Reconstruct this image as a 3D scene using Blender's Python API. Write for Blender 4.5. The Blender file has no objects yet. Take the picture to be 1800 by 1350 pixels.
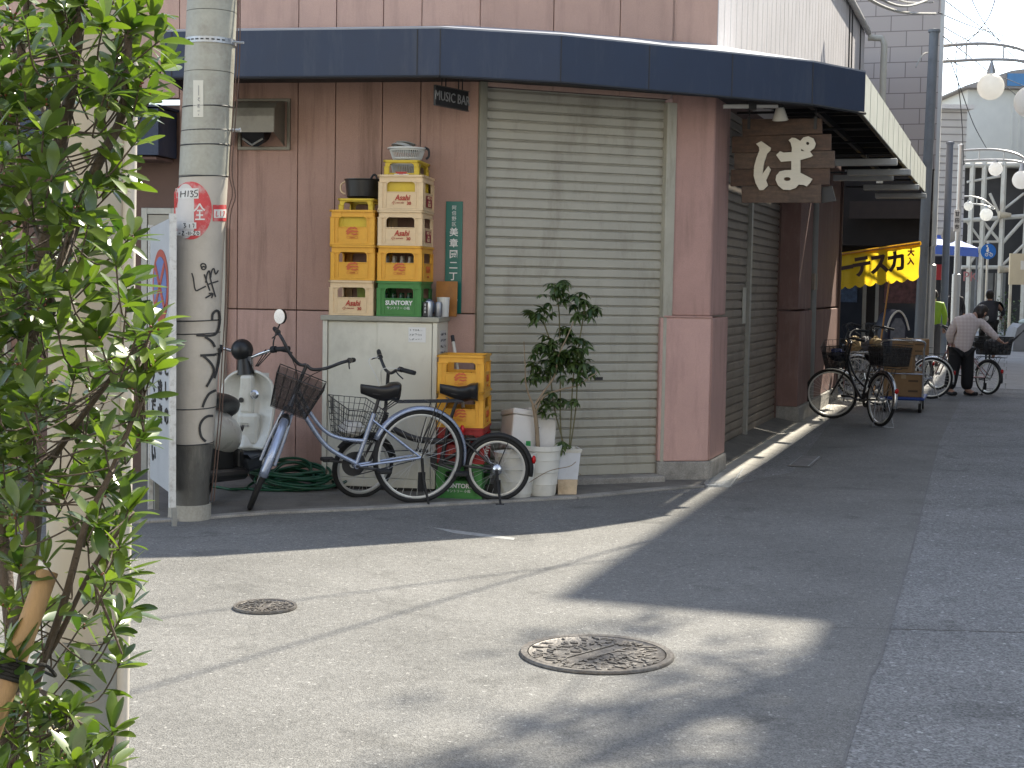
import bpy, bmesh, math, random
from mathutils import Vector, Matrix, Quaternion
random.seed(7)
R = math.radians
sc = bpy.context.scene
COL = sc.collection
# ------------------------------------------------------------------ camera
CH = 1.55
F = 2620.0
PITCH, ROLL = R(3.82), R(1.0)
_f = Vector((0, math.cos(PITCH), -math.sin(PITCH)))
_r0 = Vector((1, 0, 0)); _u0 = _r0.cross(_f)
_r = _r0 * math.cos(ROLL) + _u0 * math.sin(ROLL)
_u = -_r0 * math.sin(ROLL) + _u0 * math.cos(ROLL)
CAM = Vector((0, 0, CH))
cd = bpy.data.cameras.new('camera'); cam = bpy.data.objects.new('camera', cd); COL.objects.link(cam)
cd.sensor_width = 36; cd.sensor_fit = 'HORIZONTAL'; cd.lens = 36 * F / 1800.0
cd.clip_start = .05; cd.clip_end = 2000
cam.matrix_world = Matrix(((_r.x, _u.x, -_f.x, 0), (_r.y, _u.y, -_f.y, 0), (_r.z, _u.z, -_f.z, CH), (0, 0, 0, 1)))
sc.camera = cam
# ------------------------------------------------------------------ light
SUN_AZ, SUN_EL = R(37.7), R(46)
w = bpy.data.worlds.new('World'); sc.world = w; w.use_nodes = True
nt = w.node_tree; bg = nt.nodes['Background']
sky = nt.nodes.new('ShaderNodeTexSky'); sky.sky_type = 'NISHITA'; sky.sun_disc = False
sky.sun_elevation = SUN_EL; sky.sun_rotation = SUN_AZ; sky.air_density = 1.0; sky.dust_density = .4; sky.ozone_density = 1.0
hs = nt.nodes.new('ShaderNodeHueSaturation'); hs.inputs['Saturation'].default_value = .66
nt.links.new(sky.outputs[0], hs.inputs['Color']); nt.links.new(hs.outputs[0], bg.inputs[0]); bg.inputs[1].default_value = .12
ld = bpy.data.lights.new('sun', 'SUN'); ld.energy = 3.3; ld.angle = R(.53); ld.color = (1, .925, .775)
sun = bpy.data.objects.new('sun', ld); COL.objects.link(sun)
TOSUN = Vector((math.sin(SUN_AZ) * math.cos(SUN_EL), math.cos(SUN_AZ) * math.cos(SUN_EL), math.sin(SUN_EL)))
sun.rotation_euler = (-TOSUN).to_track_quat('-Z', 'Y').to_euler(); sun.location = (10, 12, 20)
vs = sc.view_settings; vs.view_transform = 'Standard'; vs.look = 'None'; vs.exposure = 1.75; vs.gamma = 1
sc.cycles.max_bounces = 8; sc.cycles.diffuse_bounces = 4; sc.cycles.transparent_max_bounces = 12
# ------------------------------------------------------------------ pixel helpers (photo pixels -> real points)
def ray(px, py):
    return _f + _r * ((px - 900) / F) + _u * ((675 - py) / F)
def gp(px, py, z=0.0):
    d = ray(px, py); return CAM + d * ((z - CH) / d.z)
def atY(px, py, Y):
    d = ray(px, py); return CAM + d * (Y / d.y)
def onplane(px, py, p0, n):
    d = ray(px, py); return CAM + d * ((Vector(p0) - CAM).dot(n) / d.dot(n))
# ------------------------------------------------------------------ materials
def lin(h):
    h = h.lstrip('#'); v = [int(h[i:i+2], 16) / 255 for i in (0, 2, 4)]
    return tuple(c / 12.92 if c <= .04045 else ((c + .055) / 1.055) ** 2.4 for c in v)
MATS = {}
def pm(name, col, rough=.6, var=.12, scale=6, bump=0.0, bscale=80, metal=0.0, dirt=None, coat=0.0, stretch=(1, 1, 1), spec=.5, alpha=None, emit=None, fine=0.0):
    """procedural material: base colour with noise, optional dirt (colour, amount, scale), optional bump"""
    if name in MATS: return MATS[name]
    if isinstance(col, str): col = lin(col)
    m = bpy.data.materials.new(name); m.use_nodes = True
    t = m.node_tree; N = t.nodes; L = t.links; b = N['Principled BSDF']
    tc = N.new('ShaderNodeTexCoord'); mp = N.new('ShaderNodeMapping'); mp.inputs['Scale'].default_value = stretch
    L.new(tc.outputs['Object'], mp.inputs[0])
    nz = N.new('ShaderNodeTexNoise'); nz.inputs['Scale'].default_value = scale; nz.inputs['Detail'].default_value = 7; nz.inputs['Roughness'].default_value = .62
    L.new(mp.outputs[0], nz.inputs[0])
    rp = N.new('ShaderNodeValToRGB'); e = rp.color_ramp.elements
    e[0].position = .28; e[1].position = .72
    e[0].color = tuple(max(0, c * (1 - var)) for c in col) + (1,); e[1].color = tuple(min(1, c * (1 + var)) for c in col) + (1,)
    L.new(nz.outputs[0], rp.inputs[0]); out = rp.outputs[0]
    if fine:
        n3 = N.new('ShaderNodeTexNoise'); n3.inputs['Scale'].default_value = bscale; n3.inputs['Detail'].default_value = 3
        L.new(tc.outputs['Object'], n3.inputs[0])
        mr = N.new('ShaderNodeMapRange'); mr.inputs[1].default_value = .3; mr.inputs[2].default_value = .7; mr.inputs[3].default_value = 1 - fine; mr.inputs[4].default_value = 1 + fine
        L.new(n3.outputs[0], mr.inputs[0])
        mu = N.new('ShaderNodeVectorMath'); mu.operation = 'SCALE'; L.new(out, mu.inputs[0]); L.new(mr.outputs[0], mu.inputs['Scale']); out = mu.outputs[0]
    if dirt:
        dc, amt, ds = dirt[:3]; dst = dirt[3] if len(dirt) > 3 else (1, 1, 1)
        if isinstance(dc, str): dc = lin(dc)
        mp2 = N.new('ShaderNodeMapping'); mp2.inputs['Scale'].default_value = dst; mp2.inputs['Location'].default_value = (3.1, 1.7, .4)
        L.new(tc.outputs['Object'], mp2.inputs[0])
        n2 = N.new('ShaderNodeTexNoise'); n2.inputs['Scale'].default_value = ds; n2.inputs['Detail'].default_value = 8; n2.inputs['Roughness'].default_value = .7
        L.new(mp2.outputs[0], n2.inputs[0])
        r2 = N.new('ShaderNodeMapRange'); r2.inputs[1].default_value = .5; r2.inputs[2].default_value = .75; r2.inputs[3].default_value = 0; r2.inputs[4].default_value = amt
        L.new(n2.outputs[0], r2.inputs[0])
        mx = N.new('ShaderNodeMix'); mx.data_type = 'RGBA'; L.new(r2.outputs[0], mx.inputs[0]); L.new(out, mx.inputs[6]); mx.inputs[7].default_value = dc + (1,)
        out = mx.outputs[2]
    L.new(out, b.inputs['Base Color'])
    rr = N.new('ShaderNodeMapRange'); rr.inputs[3].default_value = max(.02, rough - .1); rr.inputs[4].default_value = min(1, rough + .1); L.new(nz.outputs[0], rr.inputs[0]); L.new(rr.outputs[0], b.inputs['Roughness'])
    b.inputs['Metallic'].default_value = metal; b.inputs['Specular IOR Level'].default_value = spec
    if coat: b.inputs['Coat Weight'].default_value = coat; b.inputs['Coat Roughness'].default_value = .15
    if alpha is not None: b.inputs['Alpha'].default_value = alpha
    if emit: b.inputs['Emission Color'].default_value = emit[0] + (1,); b.inputs['Emission Strength'].default_value = emit[1]
    if bump:
        nb = N.new('ShaderNodeTexNoise'); nb.inputs['Scale'].default_value = bscale; nb.inputs['Detail'].default_value = 5; L.new(mp.outputs[0], nb.inputs[0])
        bp = N.new('ShaderNodeBump'); bp.inputs['Strength'].default_value = bump; bp.inputs['Distance'].default_value = .01; L.new(nb.outputs[0], bp.inputs['Height']); L.new(bp.outputs[0], b.inputs['Normal'])
    MATS[name] = m; return m
# ------------------------------------------------------------------ mesh builder
I4 = Matrix.Identity(4)
def T(x=0, y=0, z=0): return Matrix.Translation((x, y, z))
def RX(a): return Matrix.Rotation(R(a), 4, 'X')
def RY(a): return Matrix.Rotation(R(a), 4, 'Y')
def RZ(a): return Matrix.Rotation(R(a), 4, 'Z')
def frame(o, xd, up=Vector((0, 0, 1))):
    """x along xd, z up, y away from the viewer"""
    x = Vector(xd).normalized(); z = Vector(up); y = z.cross(x).normalized(); z = x.cross(y)
    return Matrix(((x.x, y.x, z.x, o[0]), (x.y, y.y, z.y, o[1]), (x.z, y.z, z.z, o[2]), (0, 0, 0, 1)))
class MB:
    def __init__(s, M=I4): s.v = []; s.f = []; s.M = M
    def add(s, vs, fs, M=None):
        M = s.M if M is None else s.M @ M
        o = len(s.v); s.v += [M @ Vector(p) for p in vs]; s.f += [tuple(i + o for i in q) for q in fs]; return s
    def box(s, a, b, M=None):
        x0, y0, z0 = [min(a[i], b[i]) for i in range(3)]; x1, y1, z1 = [max(a[i], b[i]) for i in range(3)]
        return s.add([(x0,y0,z0),(x1,y0,z0),(x1,y1,z0),(x0,y1,z0),(x0,y0,z1),(x1,y0,z1),(x1,y1,z1),(x0,y1,z1)],
                     [(0,3,2,1),(4,5,6,7),(0,1,5,4),(1,2,6,5),(2,3,7,6),(3,0,4,7)], M)
    def tube(s, path, r, n=8, closed=False, M=None, cap=True, flat=1.0):
        P = [Vector(p) for p in path]; m = len(P); rs = r if isinstance(r, (list, tuple)) else [r] * m
        vs = []; fs = []; prev = None
        for i in range(m):
            if closed: t = (P[(i+1) % m] - P[i-1])
            else: t = P[min(i+1, m-1)] - P[max(i-1, 0)]
            if t.length < 1e-9: t = Vector((0, 0, 1))
            t.normalize()
            if prev is None:
                a = Vector((0, 0, 1)) if abs(t.z) < .9 else Vector((1, 0, 0)); e = t.cross(a).normalized()
            else:
                e = prev - t * prev.dot(t)
                if e.length < 1e-6: e = t.orthogonal()
                e.normalize()
            prev = e; g = t.cross(e)
            for k in range(n):
                an = 2 * math.pi * k / n; vs.append(P[i] + e * (math.cos(an) * rs[i]) + g * (math.sin(an) * rs[i] * flat))
        for i in range(m if closed else m - 1):
            j = (i + 1) % m
            for k in range(n): fs.append((i*n+k, i*n+(k+1) % n, j*n+(k+1) % n, j*n+k))
        if cap and not closed: fs.append(tuple(range(n))[::-1]); fs.append(tuple(range((m-1)*n, m*n)))
        return s.add(vs, fs, M)
    def cyl(s, a, b, r, r2=None, n=16, M=None): return s.tube([a, b], [r, r if r2 is None else r2], n, M=M)
    def lathe(s, prof, n=24, M=None, sx=1, sy=1, ring=False):
        """prof: (r, z) list"""
        vs = []; fs = []; m = len(prof)
        for (r, z) in prof:
            for k in range(n):
                an = 2 * math.pi * k / n; vs.append((r * math.cos(an) * sx, r * math.sin(an) * sy, z))
        for i in range(m - 1):
            for k in range(n): fs.append((i*n+k, i*n+(k+1) % n, (i+1)*n+(k+1) % n, (i+1)*n+k))
        if ring:
            for k in range(n): fs.append(((m-1)*n+k, (m-1)*n+(k+1) % n, (k+1) % n, k))
            return s.add(vs, fs, M)
        if prof[0][0] > 1e-6: fs.append(tuple(range(n))[::-1])
        if prof[-1][0] > 1e-6: fs.append(tuple(range((m-1)*n, m*n)))
        return s.add(vs, fs, M)
    def sphere(s, c, r, n=16, m=10, M=None, sc3=(1, 1, 1)):
        prof = [(max(1e-5, math.sin(math.pi * i / m)), -math.cos(math.pi * i / m)) for i in range(m + 1)]
        return s.lathe(prof, n, (M or I4) @ T(*c) @ Matrix.Diagonal((r*sc3[0], r*sc3[1], r*sc3[2], 1)))
    def prism(s, poly, z0, z1, M=None):
        n = len(poly)
        vs = [(p[0], p[1], z0) for p in poly] + [(p[0], p[1], z1) for p in poly]
        fs = [tuple(range(n))[::-1], tuple(range(n, 2*n))] + [(i, (i+1) % n, n+(i+1) % n, n+i) for i in range(n)]
        return s.add(vs, fs, M)
    def pris_xz(s, poly, y0, y1, M=None):
        """polygon in local x,z (counter clockwise seen from -y) extruded along y"""
        return s.prism(poly, 0, 1, (M or I4) @ Matrix(((1,0,0,0),(0,0,y1-y0,y0),(0,1,0,0),(0,0,0,1))))
    def quad(s, a, b, c, d, M=None): return s.add([a, b, c, d], [(0, 1, 2, 3)], M)
    def grid(s, rows, M=None, closed=False):
        m = len(rows); n = len(rows[0]); vs = [p for r in rows for p in r]; fs = []
        for i in range(m - 1):
            for k in range(n if closed else n - 1): fs.append((i*n+k, i*n+(k+1) % n, (i+1)*n+(k+1) % n, (i+1)*n+k))
        return s.add(vs, fs, M)
    def obj(s, name, mat, parent=None, smooth=False, bevel=0, solid=0, subsurf=0):
        me = bpy.data.meshes.new(name); me.from_pydata([tuple(p) for p in s.v], [], s.f); me.validate()
        o = bpy.data.objects.new(name, me); COL.objects.link(o)
        bm = bmesh.new(); bm.from_mesh(me); bmesh.ops.recalc_face_normals(bm, faces=bm.faces); bm.to_mesh(me); bm.free()
        if mat: me.materials.append(mat)
        if smooth:
            for p in me.polygons: p.use_smooth = True
            if smooth != 'all':
                try: me.set_sharp_from_angle(angle=R(40))
                except Exception: pass
        if subsurf: mo = o.modifiers.new('sub', 'SUBSURF'); mo.levels = subsurf; mo.render_levels = subsurf
        if solid: mo = o.modifiers.new('solid', 'SOLIDIFY'); mo.thickness = solid; mo.offset = 0
        if bevel: mo = o.modifiers.new('bevel', 'BEVEL'); mo.width = bevel; mo.segments = 2; mo.limit_method = 'ANGLE'; mo.angle_limit = R(50)
        if parent: o.parent = parent
        return o
def tag(o, label=None, cat=None, group=None, kind=None):
    if label: o['label'] = label
    if cat: o['category'] = cat
    if group: o['group'] = group
    if kind: o['kind'] = kind
    return o
def thing(name, label, cat, M=I4, group=None):
    o = bpy.data.objects.new(name, None); COL.objects.link(o); o.empty_display_size = .2
    o.matrix_world = M; return tag(o, label, cat, group)
def dup(src, M=None, label=None, group=None):
    r = src.copy(); COL.objects.link(r)
    if M is not None: r.matrix_world = M
    if label: r['label'] = label
    if group: r['group'] = group
    for ch in list(src.children):
        c = ch.copy(); COL.objects.link(c); c.parent = r
        for g in list(ch.children):
            d = g.copy(); COL.objects.link(d); d.parent = c
    return r
def eval_mesh(o, name):
    dg = bpy.context.evaluated_depsgraph_get(); me = bpy.data.meshes.new_from_object(o.evaluated_get(dg)); me.name = name
    return me
def text(s, size, mat, parent, M, name='lettering', depth=.0015, bold=0.0, shear=0.0, ax='CENTER', width=1.0, spacing=1.0, lines=1.0):
    """flat lettering in the local x-z plane facing -y"""
    cu = bpy.data.curves.new('t', 'FONT'); cu.body = s; cu.size = size; cu.align_x = ax; cu.align_y = 'CENTER'
    cu.extrude = depth; cu.offset = bold; cu.shear = shear; cu.space_character = spacing; cu.space_line = lines; cu.resolution_u = 2
    o = bpy.data.objects.new('t', cu); COL.objects.link(o)
    bpy.context.view_layer.update(); me = eval_mesh(o, name); bpy.data.objects.remove(o); bpy.data.curves.remove(cu)
    me.transform(M @ RX(90) @ Matrix.Diagonal((width, 1, 1, 1)))
    me.materials.clear(); me.materials.append(mat)
    r = bpy.data.objects.new(name, me); COL.objects.link(r); r.parent = parent
    return r
def shape2d(polys, mat, parent, M, name, depth=.006):
    """filled outline(s) with holes in the local x-z plane facing -y"""
    cu = bpy.data.curves.new('t', 'CURVE'); cu.dimensions = '2D'; cu.fill_mode = 'BOTH'; cu.extrude = depth
    for p in polys:
        sp = cu.splines.new('POLY'); sp.points.add(len(p) - 1)
        for q, (x, y) in zip(sp.points, p): q.co = (x, y, 0, 1)
        sp.use_cyclic_u = True
    o = bpy.data.objects.new('t', cu); COL.objects.link(o); bpy.context.view_layer.update()
    me = eval_mesh(o, name); bpy.data.objects.remove(o); bpy.data.curves.remove(cu)
    me.transform(M @ RX(90)); me.materials.clear(); me.materials.append(mat)
    r = bpy.data.objects.new(name, me); COL.objects.link(r); r.parent = parent
    return r
def smooth_path(P, k=5):
    """Catmull-Rom through the points"""
    P = [Vector(p) for p in P]; out = []
    for i in range(len(P) - 1):
        a = P[max(i-1, 0)]; b = P[i]; c = P[i+1]; d = P[min(i+2, len(P)-1)]
        for j in range(k):
            t = j / k
            out.append(.5 * ((2*b) + (c-a)*t + (2*a-5*b+4*c-d)*t*t + (3*b-a-3*c+d)*t**3))
    out.append(P[-1]); return out
def skinned(name, mat, joints, edges, parent, sub=2):
    """one smooth tapering surface grown over connected joints {key: (pos, rx[, ry])}; first key is the root"""
    ks = list(joints); me = bpy.data.meshes.new('s'); me.from_pydata([joints[k][0] for k in ks], [(ks.index(a), ks.index(b)) for a, b in edges], [])
    o = bpy.data.objects.new('s', me); COL.objects.link(o)
    sm = o.modifiers.new('skin', 'SKIN'); sm.use_smooth_shade = True
    lay = me.skin_vertices[0] if me.skin_vertices else None
    if lay is None:
        bm = bmesh.new(); bm.from_mesh(me); bm.verts.layers.skin.verify(); bm.to_mesh(me); bm.free(); lay = me.skin_vertices[0]
    for i, k in enumerate(ks):
        j = joints[k]; lay.data[i].radius = (j[1], j[2] if len(j) > 2 else j[1]); lay.data[i].use_root = (i == 0)
    ss = o.modifiers.new('sub', 'SUBSURF'); ss.levels = sub; ss.render_levels = sub
    bpy.context.view_layer.update(); m2 = eval_mesh(o, name); bpy.data.objects.remove(o); bpy.data.meshes.remove(me)
    for p in m2.polygons: p.use_smooth = True
    m2.materials.clear(); m2.materials.append(mat)
    r = bpy.data.objects.new(name, m2); COL.objects.link(r); r.parent = parent
    return r
# ------------------------------------------------------------------ street frame: s along the side street, n out into it
PC = Vector((1.58, 11.95, 0)); SU = Vector((math.sin(R(18.4)), math.cos(R(18.4)), 0)); SN = Vector((SU.y, -SU.x, 0))
def S(s, n, z=0): return PC + SU * s + SN * n + Vector((0, 0, z))
MS = Matrix(((SU.x, -SN.x, 0, PC.x), (SU.y, -SN.y, 0, PC.y), (0, 0, 1, 0), (0, 0, 0, 1)))   # local x = s, y = -n (into building), z up
W1 = Vector((-.25, 11.28, 0)); LD = Vector((math.cos(R(-10)), math.sin(R(-10)), 0))
W2 = Vector((1.21, 11.86, 0)); ML = frame(W1, LD); MR = frame(W1, W2 - W1)
def wx(M, px, py):
    """local (x, z) on the wall plane y=0 of frame M under photo pixel"""
    n = Vector((M[0][1], M[1][1], M[2][1])); p = M.inverted() @ onplane(px, py, M.translation, n); return p.x, p.z
# ================================================================== GROUND
def asphalt(name, base, specks, warm, bump, vscale=150, blotch=.3):
    m = bpy.data.materials.new(name); m.use_nodes = True; t = m.node_tree; N = t.nodes; L = t.links; b = N['Principled BSDF']
    tc = N.new('ShaderNodeTexCoord'); O = tc.outputs['Object']
    v = N.new('ShaderNodeTexVoronoi'); v.inputs['Scale'].default_value = vscale; L.new(O, v.inputs[0])
    sp = N.new('ShaderNodeSeparateColor'); L.new(v.outputs['Color'], sp.inputs[0])
    r1 = N.new('ShaderNodeMapRange'); r1.inputs[3].default_value = 1 - specks; r1.inputs[4].default_value = 1 + specks; L.new(sp.outputs[0], r1.inputs[0])
    wn = N.new('ShaderNodeTexVoronoi'); wn.inputs['Scale'].default_value = vscale * .45; L.new(O, wn.inputs[0])
    s2 = N.new('ShaderNodeSeparateColor'); L.new(wn.outputs['Color'], s2.inputs[0])
    r4 = N.new('ShaderNodeMapRange'); r4.inputs[1].default_value = .965; r4.inputs[2].default_value = 1; r4.inputs[3].default_value = 1; r4.inputs[4].default_value = 1 + specks * 2.2; L.new(s2.outputs[1], r4.inputs[0])
    n1 = N.new('ShaderNodeTexNoise'); n1.inputs['Scale'].default_value = .9; n1.inputs['Detail'].default_value = 9; n1.inputs['Roughness'].default_value = .68; L.new(O, n1.inputs[0])
    r2 = N.new('ShaderNodeMapRange'); r2.inputs[1].default_value = .3; r2.inputs[2].default_value = .7; r2.inputs[3].default_value = 1 - blotch; r2.inputs[4].default_value = 1 + blotch * .7; L.new(n1.outputs[0], r2.inputs[0])
    n4 = N.new('ShaderNodeTexNoise'); n4.inputs['Scale'].default_value = 26; n4.inputs['Detail'].default_value = 4; L.new(O, n4.inputs[0])
    r5 = N.new('ShaderNodeMapRange'); r5.inputs[1].default_value = .3; r5.inputs[2].default_value = .7; r5.inputs[3].default_value = .88; r5.inputs[4].default_value = 1.12; L.new(n4.outputs[0], r5.inputs[0])
    # dark stains with shapes of their own and hair cracks
    n2 = N.new('ShaderNodeTexNoise'); n2.inputs['Scale'].default_value = 2.7; n2.inputs['Detail'].default_value = 6; n2.inputs['Distortion'].default_value = .6; L.new(O, n2.inputs[0])
    r3 = N.new('ShaderNodeMapRange'); r3.inputs[1].default_value = .60; r3.inputs[2].default_value = .74; r3.inputs[3].default_value = 1; r3.inputs[4].default_value = .66; L.new(n2.outputs[0], r3.inputs[0])
    mapw = N.new('ShaderNodeVectorMath'); mapw.operation = 'MULTIPLY_ADD'; n5 = N.new('ShaderNodeTexNoise'); n5.inputs['Scale'].default_value = 3; n5.inputs['Detail'].default_value = 5
    L.new(O, n5.inputs[0]); L.new(n5.outputs['Color'], mapw.inputs[0]); mapw.inputs[1].default_value = (.5, .5, 0); L.new(O, mapw.inputs[2])
    vc = N.new('ShaderNodeTexVoronoi'); vc.feature = 'DISTANCE_TO_EDGE'; vc.inputs['Scale'].default_value = .42; L.new(mapw.outputs[0], vc.inputs[0])
    rc = N.new('ShaderNodeMapRange'); rc.inputs[1].default_value = .001; rc.inputs[2].default_value = .004; rc.inputs[3].default_value = .86; rc.inputs[4].default_value = 1; L.new(vc.outputs['Distance'], rc.inputs[0])
    prod = r1.outputs[0]
    for q in (r2, r3, r4, r5, rc):
        mm = N.new('ShaderNodeMath'); mm.operation = 'MULTIPLY'; L.new(prod, mm.inputs[0]); L.new(q.outputs[0], mm.inputs[1]); prod = mm.outputs[0]
    cc = N.new('ShaderNodeCombineColor')
    for i in range(3):
        mm = N.new('ShaderNodeMath'); mm.operation = 'MULTIPLY'; L.new(prod, mm.inputs[0]); mm.inputs[1].default_value = base * warm[i]; L.new(mm.outputs[0], cc.inputs[i])
    L.new(cc.outputs[0], b.inputs['Base Color']); b.inputs['Roughness'].default_value = .82; b.inputs['Specular IOR Level'].default_value = .35
    bp = N.new('ShaderNodeBump'); bp.inputs['Strength'].default_value = bump; bp.inputs['Distance'].default_value = .006; L.new(v.outputs['Distance'], bp.inputs['Height']); L.new(bp.outputs[0], b.inputs['Normal'])
    MATS[name] = m; return m
M_road = asphalt('worn coarse asphalt', .20, .42, (1, .995, .98), .9, 120, .24)
M_pave = asphalt('fine grey asphalt', .166, .34, (1.0, .98, .925), .5, 190, .24)
M_conc = pm('grey concrete', (.30, .285, .26), .85, .22, 5, .35, 120, dirt=((.09, .085, .075), .7, 3.5), fine=.2)
M_conc_lt = pm('pale gutter concrete', (.42, .40, .36), .85, .18, 4, .35, 130, dirt=((.13, .12, .11), .8, 5), fine=.18)
M_conc_dk = pm('dirty apron concrete', (.16, .15, .135), .88, .25, 3, .3, 90, dirt=((.05, .047, .042), .8, 2.5), fine=.2)

mb = MB(); mb.quad((-150, -60, 0), (250, -60, 0), (250, 500, 0), (-150, 500, 0))
tag(mb.obj('road', M_road), kind='structure')
# smoother, paler resurfaced asphalt of the crossing; its right edge is a straight patch joint
E1 = [gp(1480, 1350), gp(1530, 1190), gp(1545, 1168), gp(1603, 965), gp(1650, 780), gp(1690, 700), gp(1480, 715)]
poly = [(-60, -20), (1.0, -20)] + [(p.x, p.y) for p in E1] + [(2.4, 12.6), (1.4, 11.2), (-2, 10.9), (-12, 12.6), (-60, 18)]
mb = MB(); mb.prism(poly, .0, .0015); tag(mb.obj('pavement', M_pave), kind='structure')
# narrow resurfacing strip lines (trench joints) on the crossing
M_joint = pm('bitumen joint', (.125, .122, .118), .8, .3, 20)
mb = MB()
def strip(pts, w, z, h=.0015):
    P = [gp(*p) for p in pts]
    for a, b in zip(P[:-1], P[1:]):
        d = (b - a); d.z = 0; d.normalize(); e = Vector((-d.y, d.x, 0)) * w / 2
        mb.prism([(q.x, q.y) for q in (a - e, b - e + d*.01, b + e + d*.01, a + e)], z, z + h)
strip([(1480, 1350), (1530, 1190), (1545, 1168), (1603, 965), (1650, 780)], .009, .0015, .001)
strip([(1460, 1103), (1800, 1112)], .007, .0015, .001)
tag(mb.obj('joint_line', M_joint), kind='structure')
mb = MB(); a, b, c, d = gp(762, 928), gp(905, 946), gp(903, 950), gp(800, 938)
mb.prism([(q.x, q.y) for q in (a, d, c, b)], .0015, .003); tag(mb.obj('sun_sliver', pm('painted sun sliver', (.30, .30, .29), .8, .25, 30, dirt=((.15, .15, .14), .7, 18))), kind='structure')  # sliver of sunlight painted as a pale wedge on the shaded asphalt
# pedestrian paving far down the street
M_slab = pm('grey paving slabs', (.25, .25, .25), .8, .15, 3, .2, 60)
mb = MB()
for i in range(30):
    for k in range(7):
        a = S(13.5 + i * 1.5, .35 + k * .62 + (0 if i % 2 else .05)); b_ = a + SU * 1.48 + SN * .6
        mb.add([(a.x, a.y, .0), (a + SN*.6)[:2] + (.0,), (b_.x, b_.y, .0), (a + SU*1.48)[:2] + (.0,), (a.x, a.y, .006), (a + SN*.6)[:2] + (.006,), (b_.x, b_.y, .006), (a + SU*1.48)[:2] + (.006,)], [(4, 5, 6, 7), (0, 1, 5, 4), (1, 2, 6, 5), (2, 3, 7, 6), (3, 0, 4, 7)])
tag(mb.obj('paving', M_slab), kind='structure')
# concrete apron along the front of the corner building
front = [gp(180, 922), gp(300, 916), gp(470, 903), gp(640, 896), gp(860, 884), gp(1010, 876), gp(1165, 861), gp(1232, 856)]
back = [(1.60, 12.0), (1.2, 11.95), (-.2, 11.4), (-6, 12.5)]
mb = MB(); mb.prism([(p.x, p.y) for p in front] + back, .0, .012); tag(mb.obj('apron', M_conc_dk), kind='structure')
mb = MB()   # kerb line along the edge of the apron
for a, b in zip(front[:-1], front[1:]):
    d = (b - a).normalized(); e = Vector((-d.y, d.x, 0)) * .045
    mb.prism([(q.x, q.y) for q in (a - e, b - e, b + e, a + e)], .0, .018)
tag(mb.obj('kerb', M_conc, bevel=.004), kind='structure')
# gutter along the side street: pale concrete channel with a small hump
gl = [(0, 0), (0, 0), (.62, .0), (1.5, .02), (6, .02), (14, 0), (40, 0)]
mb = MB()
rows = [[S(s, n - .08, .012), S(s, n + .0, .02), S(s, n + .2, .012), S(s, n + .24, .002)] for s, n in gl[2:]]; rows.insert(0, [S(-.25, -.12, .004), S(-.25, -.04, .006), S(-.25, .16, .005), S(-.25, .2, .002)])
mb.grid(rows); tag(mb.obj('gutter', M_conc_lt, solid=.006), kind='structure')
mb = MB(); rows = [[S(s, n, z) for n, z in ((-.34, .075), (-.1, .035), (-.02, .022))] for s in (.72, 3.3, 6.3, 9.4)]
mb.grid(rows); tag(mb.obj('pavement_ramp', M_conc_dk, solid=.01), kind='structure')
# drain grate
M_steel = pm('galvanised steel', (.42, .44, .46), .45, .15, 30, .1, 80, metal=.8)
g0, g1 = gp(1262, 856), gp(1287, 826)
dg = (g1 - g0).normalized(); MG = frame(((g0 + g1) / 2) + Vector((0, 0, -.004)), dg)
t = thing('drain_grate', 'small grey steel drain grating set in the kerb gutter below the pillar', 'drain grate', MG)
L2 = (g1 - g0).length / 2
mb = MB(); mb.box((-L2, -.10, 0), (-L2 + .02, .10, .022)); mb.box((L2 - .02, -.10, 0), (L2, .10, .022)); mb.box((-L2, -.10, 0), (L2, -.085, .0215)); mb.box((-L2, .085, 0), (L2, .10, .0215)); mb.obj('grate_frame', M_steel, t, bevel=.002)
mb = MB()
for i in range(15): x = -L2 + .03 + i * (2 * L2 - .06) / 14; mb.box((x, -.084, .002), (x + .008, .084, .019))
for y in (-.03, .03): mb.box((-L2 + .02, y, .001), (L2 - .02, y + .006, .014))
mb.obj('grate_bars', M_steel, t)
mb = MB(); mb.box((-L2 + .02, -.084, .0045), (L2 - .02, .084, .007)); mb.obj('drain_pit', pm('black hole', (.01, .01, .01), .9, .1), t)
# faint survey plate
M_iron = pm('rusty cast iron', (.14, .13, .12), .5, .3, 14, .35, 70, metal=.5, dirt=((.10, .08, .065), .6, 8), fine=.25)
p = gp(1415, 812); t = thing('access_cover', 'small flat rectangular metal access cover in the road beside the right gutter', 'access cover', frame(p + Vector((0, 0, .004)), SU))
mb = MB(); mb.box((-.42, -.10, 0), (.42, .10, .008)); mb.obj('plate', pm('worn steel plate', (.17, .165, .16), .6, .3, 9, .3, 60, metal=.3, dirt=((.3, .29, .27), .8, 5)), t, bevel=.003)
mb = MB()
for y in (-.085, .075): mb.box((-.40, y, .008), (.40, y + .01, .011))
mb.obj('rim', M_steel, t)
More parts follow.
